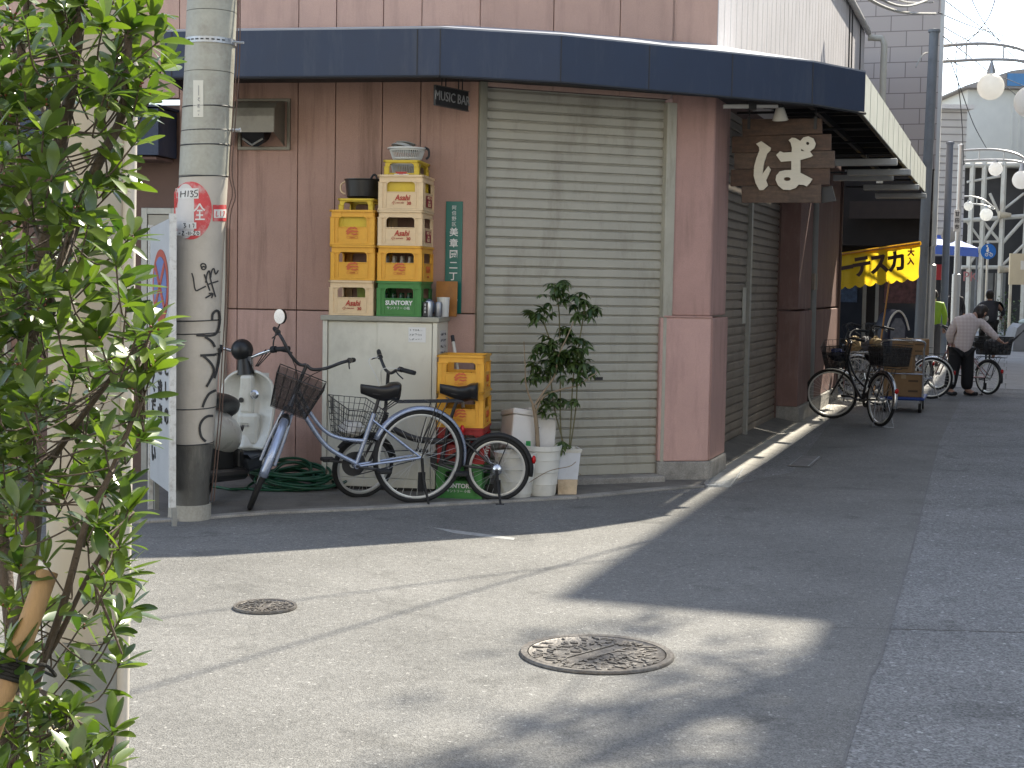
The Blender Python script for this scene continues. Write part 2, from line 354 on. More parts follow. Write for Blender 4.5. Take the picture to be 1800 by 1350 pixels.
# manhole covers
def manhole(c, rad, label, seed):
    rg = random.Random(seed); t = thing('manhole_cover', label, 'manhole cover', T(c.x, c.y, .004) @ RZ(seed * 37))
    fr = MB(); fr.lathe([(rad * .90, .0), (rad * .90, .010), (rad * .985, .012), (rad, .006), (rad, 0)], 64); fr.obj('cover_frame', M_iron, t, smooth=True)
    li = MB(); li.lathe([(0.0001, .004), (rad * .86, .004), (rad * .885, .009), (rad * .885, .0), (.0001, 0)], 64); li.obj('lid', M_iron, t, smooth=True)
    # raised cast relief: leaves and stalks round a plain centre band
    rl = MB()
    for i in range(250):
        rr = rad * .84 * math.sqrt(rg.random()); a = rg.random() * 6.283; x, y = rr * math.cos(a), rr * math.sin(a)
        if abs(y - .2 * x) < rad * .12 and abs(x) < rad * .5: continue
        ln = rad * rg.uniform(.06, .19); wd = rad * rg.uniform(.012, .035); an = rg.uniform(-.9, .9) + a
        MM = T(x, y, .004) @ Matrix.Rotation(an, 4, 'Z')
        rl.prism([(-ln/2, 0), (-ln*.1, -wd), (ln*.3, -wd*.8), (ln/2, 0), (ln*.3, wd*.8), (-ln*.1, wd)], 0, .003 + rg.random() * .004, MM)
    for s in (-.09, .09): rl.box((-rad*.5, s*rad*1.3 - .004, .004), (rad*.5, s*rad*1.3 + .004, .010), RZ(11))
    for s in (1, -1): rl.lathe([(rad*.05, .004), (rad*.05, .011), (rad*.032, .011), (rad*.032, .004)], 16, T(s*rad*.62, s*.1*rad, 0))
    rl.obj('relief', M_iron, t, bevel=.001)
    return t
manhole(gp(1049, 1152), .325, 'large round cast iron manhole cover with leafy relief in front of the dappled shade', 1)
manhole(gp(466, 1069), .15, 'small round rusty cover in the sunlit asphalt near the utility pole', 2)
# ================================================================== CORNER BUILDING
PINK = (.37, .23, .182)
M_pink = pm('pink stucco wall', PINK, .8, .10, 2.2, .35, 160, dirt=((.13, .075, .055), .75, 2.2, (4, 4, .28)), fine=.08)
M_pinkd = pm('pink stucco pillar', (.44, .27, .235), .8, .10, 2.2, .35, 160, dirt=((.22, .14, .12), .7, 2.6, (3, 3, .4)), fine=.07)
M_pinkup = pm('upper pink wall panel', (.50, .335, .275), .78, .08, 2.0, .3, 160, dirt=((.22, .14, .12), .4, 2.5, (3, 3, .4)), fine=.05)
M_gap = pm('dark joint', (.13, .08, .068), .9, .1)
M_shut = pm('beige shutter paint', (.385, .37, .315), .5, .10, 3, .08, 60, metal=.15, dirt=((.20, .18, .14), .65, 2.2, (2.2, 2, .7)))
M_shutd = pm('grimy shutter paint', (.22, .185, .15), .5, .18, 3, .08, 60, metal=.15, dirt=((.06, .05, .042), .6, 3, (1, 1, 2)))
M_jamb = pm('olive jamb paint', (.22, .21, .165), .55, .15, 4, .1, 60, dirt=((.08, .07, .055), .6, 6, (3, 3, .5)))
M_navy = pm('navy awning sheet', (.020, .034, .070), .55, .10, 2, .06, 30, dirt=((.055, .068, .095), .75, 2.8, (3, 3, .5)))
M_awtop = pm('weathered awning top', (.30, .32, .36), .5, .12, 3, .05, 30)
M_black = pm('black painted steel', (.012, .012, .014), .5, .2, 8)
M_white = pm('white siding', (.62, .60, .62), .6, .06, 2, .15, 40, dirt=((.42, .38, .36), .6, 2.5, (4, 4, .5)), fine=.05)
M_skirt = pm('pale canopy skirt', (.58, .60, .55), .6, .08, 3, .05, 30, dirt=((.33, .33, .28), .6, 2.5, (2, 2, .6)))
M_alu = pm('dull aluminium', (.33, .33, .31), .45, .12, 10, .05, 60, metal=.6)
M_roof = pm('grey roof sheet', (.2, .21, .22), .6, .15, 3)
M_pipe = pm('cream pipe', (.6, .57, .48), .5, .08, 5)
B = thing('corner_building', 'pink corner building with rolled down beige shutters and a navy awning round its corner', 'building', T(0, 12.5, 0))
BI = B.matrix_world.inverted()
def bm_(M): return MB(BI @ M)
# left wall: vertical panels with open joints, a groove at ledge height
xs = [-6.3, -4.7, -4.15, -3.3, -2.41, -1.93, -1.448, -1.149, -.781, -.483, -.035]
lw = bm_(ML); lo = bm_(ML); up = bm_(ML); bk = bm_(ML)
for a, b in zip(xs[:-1], xs[1:]):
    g = .003
    if b <= -2.405: 
        up.box((a+g, 0, 2.95), (b-g, .03, 4.1)); continue
    lw.box((a+g, 0, .02), (b-g, .03, 1.318)); lo.box((a+g, 0, 1.328), (b-g, .03, 3.40))
    up.box((a+g, 0, 3.40), (b-g, .03, 4.1))
bk.box((-2.405, .03, 0), (-.036, .12, 3.4)); bk.box((-6.3, .03, 2.95), (-.036, .12, 4.09))
lo.obj('wall', M_pink, B, bevel=.004); M_pinkl = pm('bounce lit pink base panel', (.44, .285, .24), .8, .10, 2.2, .35, 160, dirt=((.24, .15, .12), .7, 2.2, (4, 4, .3)), fine=.08); lw.obj('base_panel', M_pinkl, B, bevel=.004)  # pinker lower panels, with ground bounce light also put into the colour
# right front: wall over the shutter, pillar
LR = (W2 - W1).length
ur = bm_(MR)
for a, b in zip([-.03, .56, 1.119, 1.60], [.56, 1.119, 1.60, LR]): ur.box((a+.004, 0, 3.40), (b-.004, .03, 4.1))
ur.box((.0, .0, 3.03), (.56, .03, 3.39)); ur.box((.565, .0, 3.03), (1.12, .03, 3.39)); ur.box((1.125, .0, 3.03), (LR, .03, 3.39))
bk.add([], []); b2 = bm_(MR); b2.box((-.02, .031, 3.03), (LR, .12, 4.09)); b2.v = bk.v + b2.v; b2.f = bk.f + [tuple(i + len(bk.v) for i in q) for q in b2.f]; b2.obj('backing_wall', M_gap, B)
P0 = W2 + Vector((.03, .02, 0))
MP = frame(P0, PC - P0); LP = (PC - P0).length
pl = bm_(MP); pl.box((-.01, 0, 1.325), (LP, .34, 3.40)); 
pl.obj('pillar', M_pinkd, B, bevel=.012)
pl = bm_(MP); pl.box((-.075, -.022, .16), (LP + .004, .34, 1.31)); pl.obj('pillar_foot', pm('bounce lit pink pillar base', (.55, .35, .31), .8, .08, 2.2, .3, 160, dirt=((.32, .2, .175), .6, 2.4, (3, 3, .5)), fine=.06), B, bevel=.01)  # pinker foot; light bounced off the ground is put into its colour
pl = bm_(MP); pl.box((-.05, -.03, 1.31), (LP + .008, .34, 1.325)); pl.obj('ledge_trim', M_pinkd, B, bevel=.003)
up2 = bm_(MP); up2.box((-.03, 0, 3.40), (LP - .004, .03, 4.1))
up.v += up2.v; up.f += [tuple(i + len(up.v) - len(up2.v) for i in q) for q in up2.f]
n0 = len(up.v); up.v += ur.v; up.f += [tuple(i + n0 for i in q) for q in ur.f]
up.obj('upper_wall', M_pinkup, B, bevel=.004)
# side pillar return on the street
ps = bm_(MS); ps.box((.004, .0, 1.326), (.66, .35, 3.40)); ps.obj('pillar', M_pinkd, B, bevel=.012)
ps = bm_(MS); ps.box((.01, -.02, .16), (.68, .35, 1.309)); ps.obj('pillar_foot', M_pinkd, B, bevel=.01)
# concrete foundation and the step under the shutter
f2 = bm_(MS); f2.box((5.44, -.012, 0), (9.55, .3, .2)); f2.obj('foundation', M_conc, B, bevel=.012)
fd = bm_(MP); fd.box((-.08, -.032, .0), (LP + .012, .3, .158)); fd.box((LP - .04, -.036, .0), (LP + .016, .3, .12)); 
f2 = bm_(MS); f2.box((-.0, -.034, .0), (.70, .3, .156))
fd.v += f2.v; fd.f += [tuple(i + len(fd.v) - len(f2.v) for i in q) for q in f2.f]
fd.obj('foundation', M_conc, B, bevel=.012)
st = bm_(MR); st.box((-.05, -.13, 0), (LR - .03, .2, .06)); s2 = bm_(ML); s2.box((-1.0, -.01, 0), (-.05, .03, .019)); st.obj('step', M_conc, B, bevel=.012)
# roller shutters: corrugated slats as one profile
def slats(M, x0, x1, z0, z1, y, pitch, mat, name):
    prof = []; z = z0; rs_ = random.Random(3)
    y_ = y
    while z < z1 - 1e-6:
        y = y_ + rs_.uniform(-.0022, .0022)
        for dz, dy in ((0, .014), (.10, .0165), (.12, .004), (.2, 0), (.82, .0), (.93, .004), (.945, .0165)):
            if z + dz * pitch <= z1: prof.append((z + dz * pitch, y + dy))
        z += pitch
    m = bm_(M); m.grid([[(x0, d, z_) for z_, d in prof], [(x1, d, z_) for z_, d in prof]])
    return m.obj(name, mat, B)
sh = slats(MR, .03, LR - .02, .135, 3.04, .045, .0737, M_shut, 'shutter')
sh['label'] = 'wide beige roller shutter facing the crossing'
m = bm_(MR); m.box((.03, .035, .062), (LR - .02, .07, .135)); o = m.obj('bottom_bar', M_shut, sh, bevel=.004)
m = bm_(MR); x, z = wx(MR, 1056, 666); m.box((x - .036, .038, z - .012), (x + .036, .05, z + .012)); m.obj('lock_slot', M_black, sh)
m = bm_(MR); m.box((-.03, -.012, .06), (.03, .09, 3.06)); m.obj('shutter_jamb', M_jamb, B, bevel=.004)
m = bm_(MR); m.box((LR - .02, -.01, .06), (LR + .01, .09, 1.31)); m.box((LR - .03, -.012, 1.31), (LR + .055, .09, 3.0)); m.obj('shutter_jamb', pm('pale jamb paint', (.42, .40, .33), .55, .12, 4, .1, 60, dirt=((.14, .12, .09), .5, 6, (3, 3, .5))), B, bevel=.004)
# right side street: two-leaf shutter, wall, pipe, window
MSR = MS
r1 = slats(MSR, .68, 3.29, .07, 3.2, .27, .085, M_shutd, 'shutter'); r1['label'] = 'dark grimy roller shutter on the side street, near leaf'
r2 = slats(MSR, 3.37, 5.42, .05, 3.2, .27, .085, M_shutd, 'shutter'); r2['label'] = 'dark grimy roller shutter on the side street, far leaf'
m = bm_(MSR); m.box((3.29, .23, .05), (3.37, .32, 3.2)); m.obj('shutter_post', M_alu, B, bevel=.004)
PX, PZ = wx(frame(S(0, -.265), SU), 1302, 570)
m = bm_(MSR)
m.box((3.05, .262, 1.2), (3.24, .268, 1.56)); pn = m.obj('paper_notice', pm('yellowed paper', (.5, .48, .42), .8, .1, 8), r1)
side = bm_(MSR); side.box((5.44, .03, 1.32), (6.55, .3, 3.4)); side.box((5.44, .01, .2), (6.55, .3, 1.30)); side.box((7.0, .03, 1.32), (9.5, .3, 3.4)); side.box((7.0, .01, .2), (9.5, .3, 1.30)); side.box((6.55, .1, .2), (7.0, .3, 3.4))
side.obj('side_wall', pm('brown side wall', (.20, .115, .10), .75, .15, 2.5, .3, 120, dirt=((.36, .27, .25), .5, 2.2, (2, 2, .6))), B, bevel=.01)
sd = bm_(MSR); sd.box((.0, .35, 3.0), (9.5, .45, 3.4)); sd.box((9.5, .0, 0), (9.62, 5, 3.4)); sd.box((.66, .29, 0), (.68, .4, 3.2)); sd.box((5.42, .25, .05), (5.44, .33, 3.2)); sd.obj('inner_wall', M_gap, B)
m = bm_(MSR); m.tube([(6.78, .04, .15), (6.78, .04, 3.3)], .05, 12); m.obj('drainpipe', pm('grey plastic pipe', (.22, .22, .21), .5, .1, 5), B, smooth=True)
m = bm_(MSR); m.box((6.62, .0, 1.55), (6.94, .04, 1.75)); m.obj('pipe_box', M_shutd, B, bevel=.006)
# awning round the corner
FA = [Vector((-2.57, 10.95, 0)), Vector((-.546, 10.6, 0)), Vector((.31, 10.82, 0)), Vector((2.32, 11.85, 0)), Vector((2.855, 12.36, 0))]
WB = [Vector((-2.6, 11.68, 0)), Vector((-.4, 11.3, 0)), Vector((.3, 11.48, 0)), W2 + Vector((.3, .1, 0)), S(.79, -.02)]
aw = bm_(I4); seams = []
def seg_wall(m, a, b, z0, z1, th=.02):
    d = (b - a).normalized(); n = Vector((d.y, -d.x, 0))
    m.add([a, b, b - n*th, a - n*th], [], None)
    o = len(m.v) - 4; base = m.v[o:]; m.v = m.v[:o]
    m.prism([(q.x, q.y) for q in (a, b, b - n*th, a - n*th)], z0, z1)
    return m
for a, b in zip(FA[:-1], FA[1:]): seg_wall(aw, a, b, 3.0, 3.335)
seg_wall(aw, FA[0] + Vector((-.02, .72, 0)), FA[0], 3.0, 3.335)
awo = aw.obj('awning', M_navy, B, bevel=.003)
tp = bm_(I4); tp.grid([[a + Vector((0, 0, 3.34)) for a in FA], [b + Vector((0, 0, 3.47)) for b in WB]]); tp.obj('awning_top', M_awtop, awo, solid=.012)
rimm = bm_(I4)
for a, b in zip(FA[:-1], FA[1:]):
    d = (b - a).normalized(); n = Vector((d.y, -d.x, 0))
    rimm.tube([a + n*.006 + Vector((0, 0, 3.0)), b + n*.006 + Vector((0, 0, 3.0))], .012, 6)
for (i, tt) in ((0, .03), (0, .92), (1, .0), (2, 0), (2, .66), (3, .0), (2, .33)):
    a, b = FA[i], FA[i+1]; d = (b - a).normalized(); n = Vector((d.y, -d.x, 0)); p = a + (b - a) * tt
    rimm.box((p.x - .003, p.y - .003, 3.01), (p.x + .003, p.y + .003, 3.33), T(n.x*.002, n.y*.002, 0))
rimm.obj('awning_rim', M_black, awo)
sof = bm_(I4); sof.grid([[a + Vector((0, 0, 3.06)) for a in FA], [b + Vector((0, 0, 3.06)) for b in WB]]); sof.obj('awning_soffit', pm('dark soffit', (.035, .032, .032), .8, .2), awo)
# side street canopies
def canopy(s0, s1, z, name, n1=1.05):
    m = bm_(MS); m.box((s0, -n1 + .02, z + .30), (s1, .0, z + .335)); o = m.obj(name, M_black, B)
    k = bm_(MS); k.box((s0, -n1 - .012, z), (s1, -n1, z + .35))
    k.obj('canopy_skirt', M_skirt, o, bevel=.003)
    f = bm_(MS); n = int((s1 - s0) / .62)
    for i in range(n + 1):
        s = s0 + .04 + (s1 - s0 - .08) * i / n
        f.box((s - .012, -n1 - .016, z + .01), (s + .012, -n1 - .0125, z + .345)) if False else None
        f.box((s - .02, -n1 + .01, z + .22), (s + .02, -.03, z + .295))
        if i % 2 == 0: f.tube([(s, -n1 + .06, z + .03), (s, -.02, z + .03)], .012, 6)
    f.box((s0, -n1 + .002, z), (s1, -n1 + .03, z + .05)); f.box((s0, -.55, z + .16), (s1, -.51, z + .22))
    f.obj('canopy_frame', M_black, o)
    for i in range(1, n):
        jn = bm_(MS); s = s0 + (s1 - s0) * i / n; jn.box((s - .004, -n1 - .0145, z + .004), (s + .004, -n1 - .0125, z + .346)); jn.obj('skirt_seam', pm('grey seam', (.36, .37, .34), .7, .1), o)
    return o
canopy(.80, 6.88, 3.0, 'canopy'); canopy(6.98, 10.35, 2.97, 'canopy')
m = bm_(MS)
for s, n_ in ((4.3, .5), (5.7, .55), (6.5, .3), (8.2, .5), (10, .5)): m.box((s - .06, -n_ - .6, 2.86), (s + .06, -n_ + .1, 2.93))
m.obj('fluorescent_fitting', pm('fitting enamel', (.5, .5, .48), .5, .1), B, bevel=.01)
# upper white siding wall on the street side, sloped eave, roof
m = bm_(MS); x = .0
while x < 11.7:
    zt = min(5.5, 4.1 + x * .7); zt2 = min(5.5, 4.1 + (x + .27) * .7)
    m.pris_xz([(x + .006, 3.36), (x + .264, 3.36), (x + .264, zt2), (x + .006, zt)], .0, .03); x += .27
m.obj('siding_wall', M_white, B, bevel=.004)
m = bm_(MS); m.pris_xz([(.0, 3.36), (11.7, 3.36), (11.7, 5.48), (2.0, 5.48), (0, 4.08)], .031, .1); m.box((11.6, .1, 3.36), (11.7, 6, 5.48)); m.obj('siding_backing', pm('grey siding joint', (.3, .29, .3), .8, .1), B)
m = bm_(MS); m.tube([(2.1, -.06, 5.50), (11.85, -.06, 5.50)], .045, 10); m.box((2.0, -.07, 5.551), (11.9, .2, 5.575)); m.obj('gutter_pipe', pm('white gutter', (.55, .54, .52), .5, .1), B)
m = bm_(MS); m.tube([(11.82, -.06, 5.42), (11.82, -.26, 5.40), (11.82, -.30, 5.3), (11.82, -.30, 3.2)], .05, 12); m.obj('drainpipe', M_pipe, B, smooth=True)
m = bm_(MS)
for s, n_ in ((9.3, .035), (9.65, .035), (10.9, .03)): m.tube([(s, -n_, 5.45), (s + .1, -n_, 4.4), (s + .45, -n_, 3.4)], .010, 6)
m.obj('wall_cable', M_black, B)
rf = bm_(I4)
a0 = ML @ Vector((-6.3, .0, 4.1)); a1 = ML @ Vector((-.03, 0, 4.1)); a2 = MR @ Vector((LR, 0, 4.1)); a3 = PC + Vector((0, 0, 4.1))
b0 = S(2.0, -6, 5.5) + Vector((-3, 0, 0)); b3 = S(2.0, 0, 5.5)
c0 = S(11.7, -6, 5.5); c3 = S(11.7, 0, 5.5)
rf.add([a0, a1, a2, a3, b3, b0, c3, c0], [(0, 1, 5), (1, 2, 5), (2, 3, 4), (2, 4, 5), (5, 4, 6, 7)])
rf.obj('roof', M_roof, B, solid=.03)
# exhaust hood on the left wall
x0, z1 = wx(ML, 420, 174); x1, z0 = wx(ML, 511, 264)
hb = bm_(ML); H = z1 - z0; Wd = x1 - x0
hb.box((x0, -.025, z0), (x0 + .025, -.0, z1)); hb.box((x1 - .025, -.025, z0), (x1, -.0, z1)); hb.box((x0, -.026, z1 - .025), (x1, -.001, z1)); hb.box((x0, -.026, z0), (x1, -.001, z0 + .025))
M_hood = pm('greasy hood metal', (.17, .155, .125), .45, .2, 5, .1, 40, metal=.35, dirt=((.06, .05, .04), .6, 4))
hood = hb.obj('exhaust_hood', M_hood, B, bevel=.002)
sh_ = bm_(ML); a, b = x0 - .05, x1 - .045; prof = [(-.02, z1 - .03), (-.12, z1 - .035), (-.2, z1 - .055), (-.25, z1 - .1), (-.265, z1 - .16), (-.265, z0 + .11)]
sh_.grid([[(a, y, z) for y, z in prof], [(b, y, z) for y, z in prof]])
for x in (a, b): sh_.add([(x, y, z) for y, z in prof] + [(x, -.02, z0 + .03)], [tuple(range(len(prof) + 1))])
sh_.obj('hood_cowl', M_hood, hood, solid=.006)
du = bm_(ML); du.tube([((a+b)/2, -.002, (z0+z1)/2 - .05), ((a+b)/2, -.06, (z0+z1)/2 - .06), ((a+b)/2, -.13, (z0+z1)/2 - .1)], [.1, .1, .09], 20); du.obj('fan_duct', M_black, hood, smooth=True)
gr = bm_(ML); gr.tube([((a+b)/2 - .08, -.135, (z0+z1)/2 - .12), ((a+b)/2, -.15, (z0+z1)/2 - .17), ((a+b)/2 + .08, -.135, (z0+z1)/2 - .12)], .008, 6); gr.obj('duct_ring', M_alu, hood)
# pipe on the wall beside the pole
px0, _ = wx(ML, 394, 600)
m = bm_(ML); m.box((px0 - .025, -.045, .02), (px0 + .025, -.001, 1.95)); m.obj('wall_conduit', pm('beige conduit', (.40, .37, .31), .5, .1, 5), B, bevel=.006)
# ---- neighbouring shop to the left (behind the tree and pole)
M_brown = pm('dark brown wall', (.12, .07, .055), .7, .15, 2, .2, 60)
NB = thing('neighbour_house', 'pink neighbouring shop with a low navy awning behind the tree and the pole', 'building', T(-4, 12.6, 0))
NI = NB.matrix_world.inverted()
def nb_(M): return MB(NI @ M)
m = nb_(ML)
for a, b in zip([-14, -9, -7.0, -6.3], [-9.01, -7.01, -6.31, -2.9]): 
    if b < -6.2: m.box((a, 0, 2.4), (b, .2, 4.6))
m.box((-14, .04, 0), (-3.75, .3, 2.9)); m.obj('wall', M_pink, NB, bevel=.005)
m = nb_(ML); m.box((-3.70, .03, 0), (-2.415, .25, 2.9)); m.obj('entrance_wall', M_brown, NB)
m = nb_(ML); m.box((-2.72, -.01, .02), (-2.67, .029, 2.10)); m.box((-2.47, -.01, .02), (-2.42, .029, 2.10)); m.box((-2.67, -.01, 2.05), (-2.47, .029, 2.10)); d = m.obj('door_frame', M_alu, NB, bevel=.004)
m = nb_(ML); m.box((-2.665, .0, .03), (-2.475, .028, 2.045)); m.obj('door', pm('beige door', (.34, .32, .27), .5, .08, 3), NB)
m = nb_(ML); m.box((-12, -.35, 2.48), (-2.43, -.33, 2.83)); m.box((-2.45, -.33, 2.48), (-2.43, .0, 2.83)); m.pris_xz([(-12, 2.84), (-2.42, 2.84), (-2.42, 2.86), (-12, 2.86)], -.36, .02); aw2 = m.obj('awning', M_navy, NB, bevel=.003)
m = nb_(ML); m.box((-12, -.32, 2.45), (-2.46, .0, 2.47)); m.obj('awning_soffit', M_gap, aw2)
m = nb_(ML); m.box((-6.4, -.02, 1.75), (-3.95, .035, 2.45)); m.obj('window_pane', pm('dark glass', (.02, .025, .03), .1, .2), NB)
m = nb_(ML); m.box((-6.5, -.05, 1.65), (-3.9, .03, 1.75)); m.obj('window_sill', M_alu, NB, bevel=.005)
m = nb_(ML); m.box((-9, -.03, .05), (-3.85, .035, 1.62)); m.obj('panel_wall', pm('cream panel', (.42, .39, .32), .6, .1, 3, .1, 50), NB)
# ================================================================== buildings across the side street (out of frame, they cast the shade)
def plain_block(name, label, s0, s1, n0, depth, H, wallcol, seed):
    rg = random.Random(seed); M = frame(S(s0, n0), SU)      # local x along street; faces the street at y=0 -> building towards -y
    t = thing(name, label, 'building', M)
    m = MB(); m.box((0, -depth, 0), (s1 - s0, 0, H)); m.obj('wall', pm('wall of ' + name, wallcol, .75, .1, 2, .2, 60, dirt=((.2, .19, .17), .4, 2)), t)
    m = MB(); m.box((-.06, -depth - .06, H + .002), (s1 - s0 + .06, .04, H + .06)); m.obj('roof', M_roof, t)
    for lv in range(int(H // 3)):
        x = .8
        while x < s1 - s0 - 1.6:
            m = MB(); m.box((x, .002, lv * 3 + 1.0), (x + 1.3, .05, lv * 3 + 2.3)); wf = m.obj('window', M_alu, t)
            m = MB(); m.box((x + .06, .051, lv * 3 + 1.06), (x + .62, .056, lv * 3 + 2.24)); m.box((x + .68, .051, lv * 3 + 1.06), (x + 1.24, .056, lv * 3 + 2.24)); m.obj('pane', pm('window glass', (.03, .04, .05), .08, .1), wf)
            x += 2.6
    return t
plain_block('unseen_apartment_block', 'unseen tall cream apartment block across the side street, beyond the right edge', 7.1, 20.1, 4.39, 9, 13, (.66, .63, .57), 3)
plain_block('unseen_low_office_block', 'unseen lower white office block farther up the side street, beyond the right edge', 20.2, 60, 4.39, 9, 10.2, (.62, .61, .58), 6)
plain_block('unseen_office_block', 'unseen grey office block across the crossing, beyond the right edge', -3.5, 7.0, 5.69, 9, 13, (.62, .62, .60), 4)
def back_block(name, label, x0, x1, y, H, col):  # unseen houses behind the camera, added to bounce sunlight onto the shaded front
    t = thing(name, label, 'building', T(x0, y, 0)); W = x1 - x0
    m = MB(); m.box((0, -8, 0), (W, 0, H)); m.obj('wall', pm('wall of ' + name, col, .8, .08, 2, .15, 60), t)
    m = MB(); m.box((-.1, -8.1, H + .002), (W + .1, .12, H + .12)); m.obj('roof', M_roof, t)
    for lv in range(int(H // 2.9)):
        x = .9
        while x < W - 1.6:
            m = MB(); m.box((x, .002, lv*2.9 + 1.0), (x + 1.1, .05, lv*2.9 + 2.0)); wf = m.obj('window', M_alu, t)
            m = MB(); m.box((x + .05, .051, lv*2.9 + 1.05), (x + .53, .055, lv*2.9 + 1.95)); m.box((x + .57, .051, lv*2.9 + 1.05), (x + 1.05, .055, lv*2.9 + 1.95)); m.obj('pane', MATS['window glass'], wf)
            x += 3.1
back_block('unseen_town_house', 'unseen cream rendered town house behind the viewpoint, added to bounce sunlight', -13, 1.2, -2.6, 9, (.66, .62, .54))
back_block('unseen_shop_house', 'unseen white rendered shop house added behind the viewpoint, next to the office block', 1.9, 13, -3.4, 8, (.66, .64, .60))
# ================================================================== LEFT UTILITY POLE
M_pole = pm('old concrete pole', (.36, .34, .29), .75, .12, 3, .25, 60, dirt=((.15, .14, .11), .7, 4, (2, 2, .8)), fine=.1)
M_polew = pm('pole wrap sheet', (.36, .355, .30), .5, .12, 4, .12, 40, dirt=((.17, .14, .11), .65, 5), fine=.06)
M_polep = pm('painted pole cover', (.47, .43, .37), .55, .07, 3, .1, 60, dirt=((.30, .26, .21), .45, 3))
M_sleeve = pm('dark pole sleeve', (.085, .08, .07), .5, .25, 6, .2, 50, dirt=((.22, .21, .18), .6, 5, (3, 3, .7)))
YP = 9.58
def pc(px, py): return atY(px, py, YP)
ctr = [pc(333, 905), pc(334.5, 845), pc(339, 780), pc(344, 640), pc(347, 540), pc(352, 420), pc(362, 240), pc(368, 120), pc(373, 0)]
ctr[0].z = 0
top = ctr[-1] + (ctr[-1] - ctr[-3]) * 2.2; ctr.append(top)
rad = [.126, .121, .132, .147, .150, .1515, .153, .153, .153, .15]
def pole_at(z):
    for i in range(len(ctr) - 1):
        if z <= ctr[i+1].z or i == len(ctr) - 2:
            t = (z - ctr[i].z) / (ctr[i+1].z - ctr[i].z); return ctr[i].lerp(ctr[i+1], t), rad[i] + (rad[i+1] - rad[i]) * t
PT = thing('utility_pole', 'thick concrete utility pole with red round sticker and graffiti in front of the pink wall', 'utility pole', T(ctr[0].x, ctr[0].y, 0))
PI_ = PT.matrix_world.inverted()
def pole_seg(z0, z1, dr, name, mat, k=4):
    m = MB(PI_); P = [pole_at(z0 + (z1 - z0) * i / k) for i in range(k + 1)]
    n = 32; vs = []; fs = []
    for c, r in P:
        for j in range(n): a = 2*math.pi*j/n; vs.append((c.x + (r+dr)*math.cos(a), c.y + (r+dr)*math.sin(a), c.z))
    for i in range(k):
        for j in range(n): fs.append((i*n+j, i*n+(j+1) % n, (i+1)*n+(j+1) % n, (i+1)*n+j))
    fs.append(tuple(range(n))[::-1]); fs.append(tuple(range(k*n, (k+1)*n)))
    m.add(vs, fs); return m.obj(name, mat, PT, smooth=True)
zz = lambda py: pc(350, py).z
pole_seg(0, zz(885), .012, 'pole_foot', M_pole)
pole_seg(0.001, zz(779), .0, 'lower_sleeve', M_sleeve)
pole_seg(zz(778.5), zz(563), .0, 'shaft', M_polep)
pole_seg(zz(562.5), zz(311), .001, 'shaft', M_polep)
ws = [310, 256, 189, 128, 22]
for a, b in zip(ws, ws[1:] + [-500]): pole_seg(zz(a), zz(b + 1), .003, 'wrap_sheet', M_polew)
m = MB(PI_)
for py, dr in ((562.5, .004), (310.5, .004), (230, .0035), (255.5, .005), (188.5, .005), (778, .003), (716, .002), (585, .002)):
    c, r = pole_at(zz(py)); m.tube([(c.x + (r+dr-.002)*math.cos(a), c.y + (r+dr-.002)*math.sin(a), c.z + .008*math.sin(a + 1)) for a in [2*math.pi*i/40 for i in range(40)]], .004, 5, closed=True)
m.obj('wrap_wire', pm('dark wire', (.05, .05, .048), .6, .2), PT)
c, r = pole_at(zz(75)); m = MB(PI_)
m.lathe([(r + .004, -.018), (r + .010, -.018), (r + .010, .018), (r + .004, .018)], 40, T(c.x, c.y, c.z), ring=True); m.tube([(c.x + r, c.y - .05, c.z), (c.x + r + .07, c.y - .06, c.z - .005)], .008, 6)
band = m.obj('steel_band', M_steel, PT)
m = MB(PI_)
for i in range(9): 
    a = R(215 + i * 12); m.box((-.010, -.002, -.004), (.010, .002, .004), T(c.x + (r+.0105)*math.cos(a), c.y + (r+.0105)*math.sin(a), c.z) @ Matrix.Rotation(a + math.pi/2, 4, 'Z'))
m.obj('band_slots', M_black, band)
m = MB(PI_); p = pc(403, 229); m.tube([p + Vector((-.03, 0, 0)), p + Vector((.07, -.02, 0))], .009, 8); m.tube([p + Vector((.07, -.02, 0)), p + Vector((.076, -.021, 0))], .014, 8); m.obj('step_bolt', M_steel, PT)
m = MB(PI_)
for dx, seed in ((0, 1), (5, 2)):
    rg = random.Random(seed); m.tube(smooth_path([pc(x + dx, y) + Vector((0, -.02, 0)) for x, y in ((418, -60), (418, 60), (416, 130), (411, 200), (404, 300 ), (410, 340 + dx), (401, 380), (399, 470), (396, 560), (391, 640), (386, 730), (372, 880))], 4), .004, 5)
m.obj('cable', pm('brown cable', (.10, .06, .045), .6, .2), PT)
def cyl_hit(px, py, dr=.0):
    """where the ray under a photo pixel meets the pole's face"""
    d = ray(px, py); best = None
    p = pc(px, py)
    for it in range(6):
        c, r = pole_at(p.z); r += dr
        # solve |CAM.xy + t d.xy - c.xy| = r
        ox, oy = CAM.x - c.x, CAM.y - c.y; A = d.x**2 + d.y**2; Bq = 2*(ox*d.x + oy*d.y); Cq = ox**2 + oy**2 - r*r
        D = Bq*Bq - 4*A*Cq
        t = (-Bq - math.sqrt(max(D, 0))) / (2*A); p = CAM + d*t
    return p
def pole_patch(poly_px, name, mat, dr=.0022, n=14):
    """thin sheet stuck to the pole; poly given as rows of (xleft, xright, y)"""
    rows = [[cyl_hit(xl + (xr - xl)*k/n, y, dr) for k in range(n + 1)] for xl, xr, y in poly_px]
    m = MB(PI_); m.grid(rows); return m.obj(name, mat, PT, smooth=True)
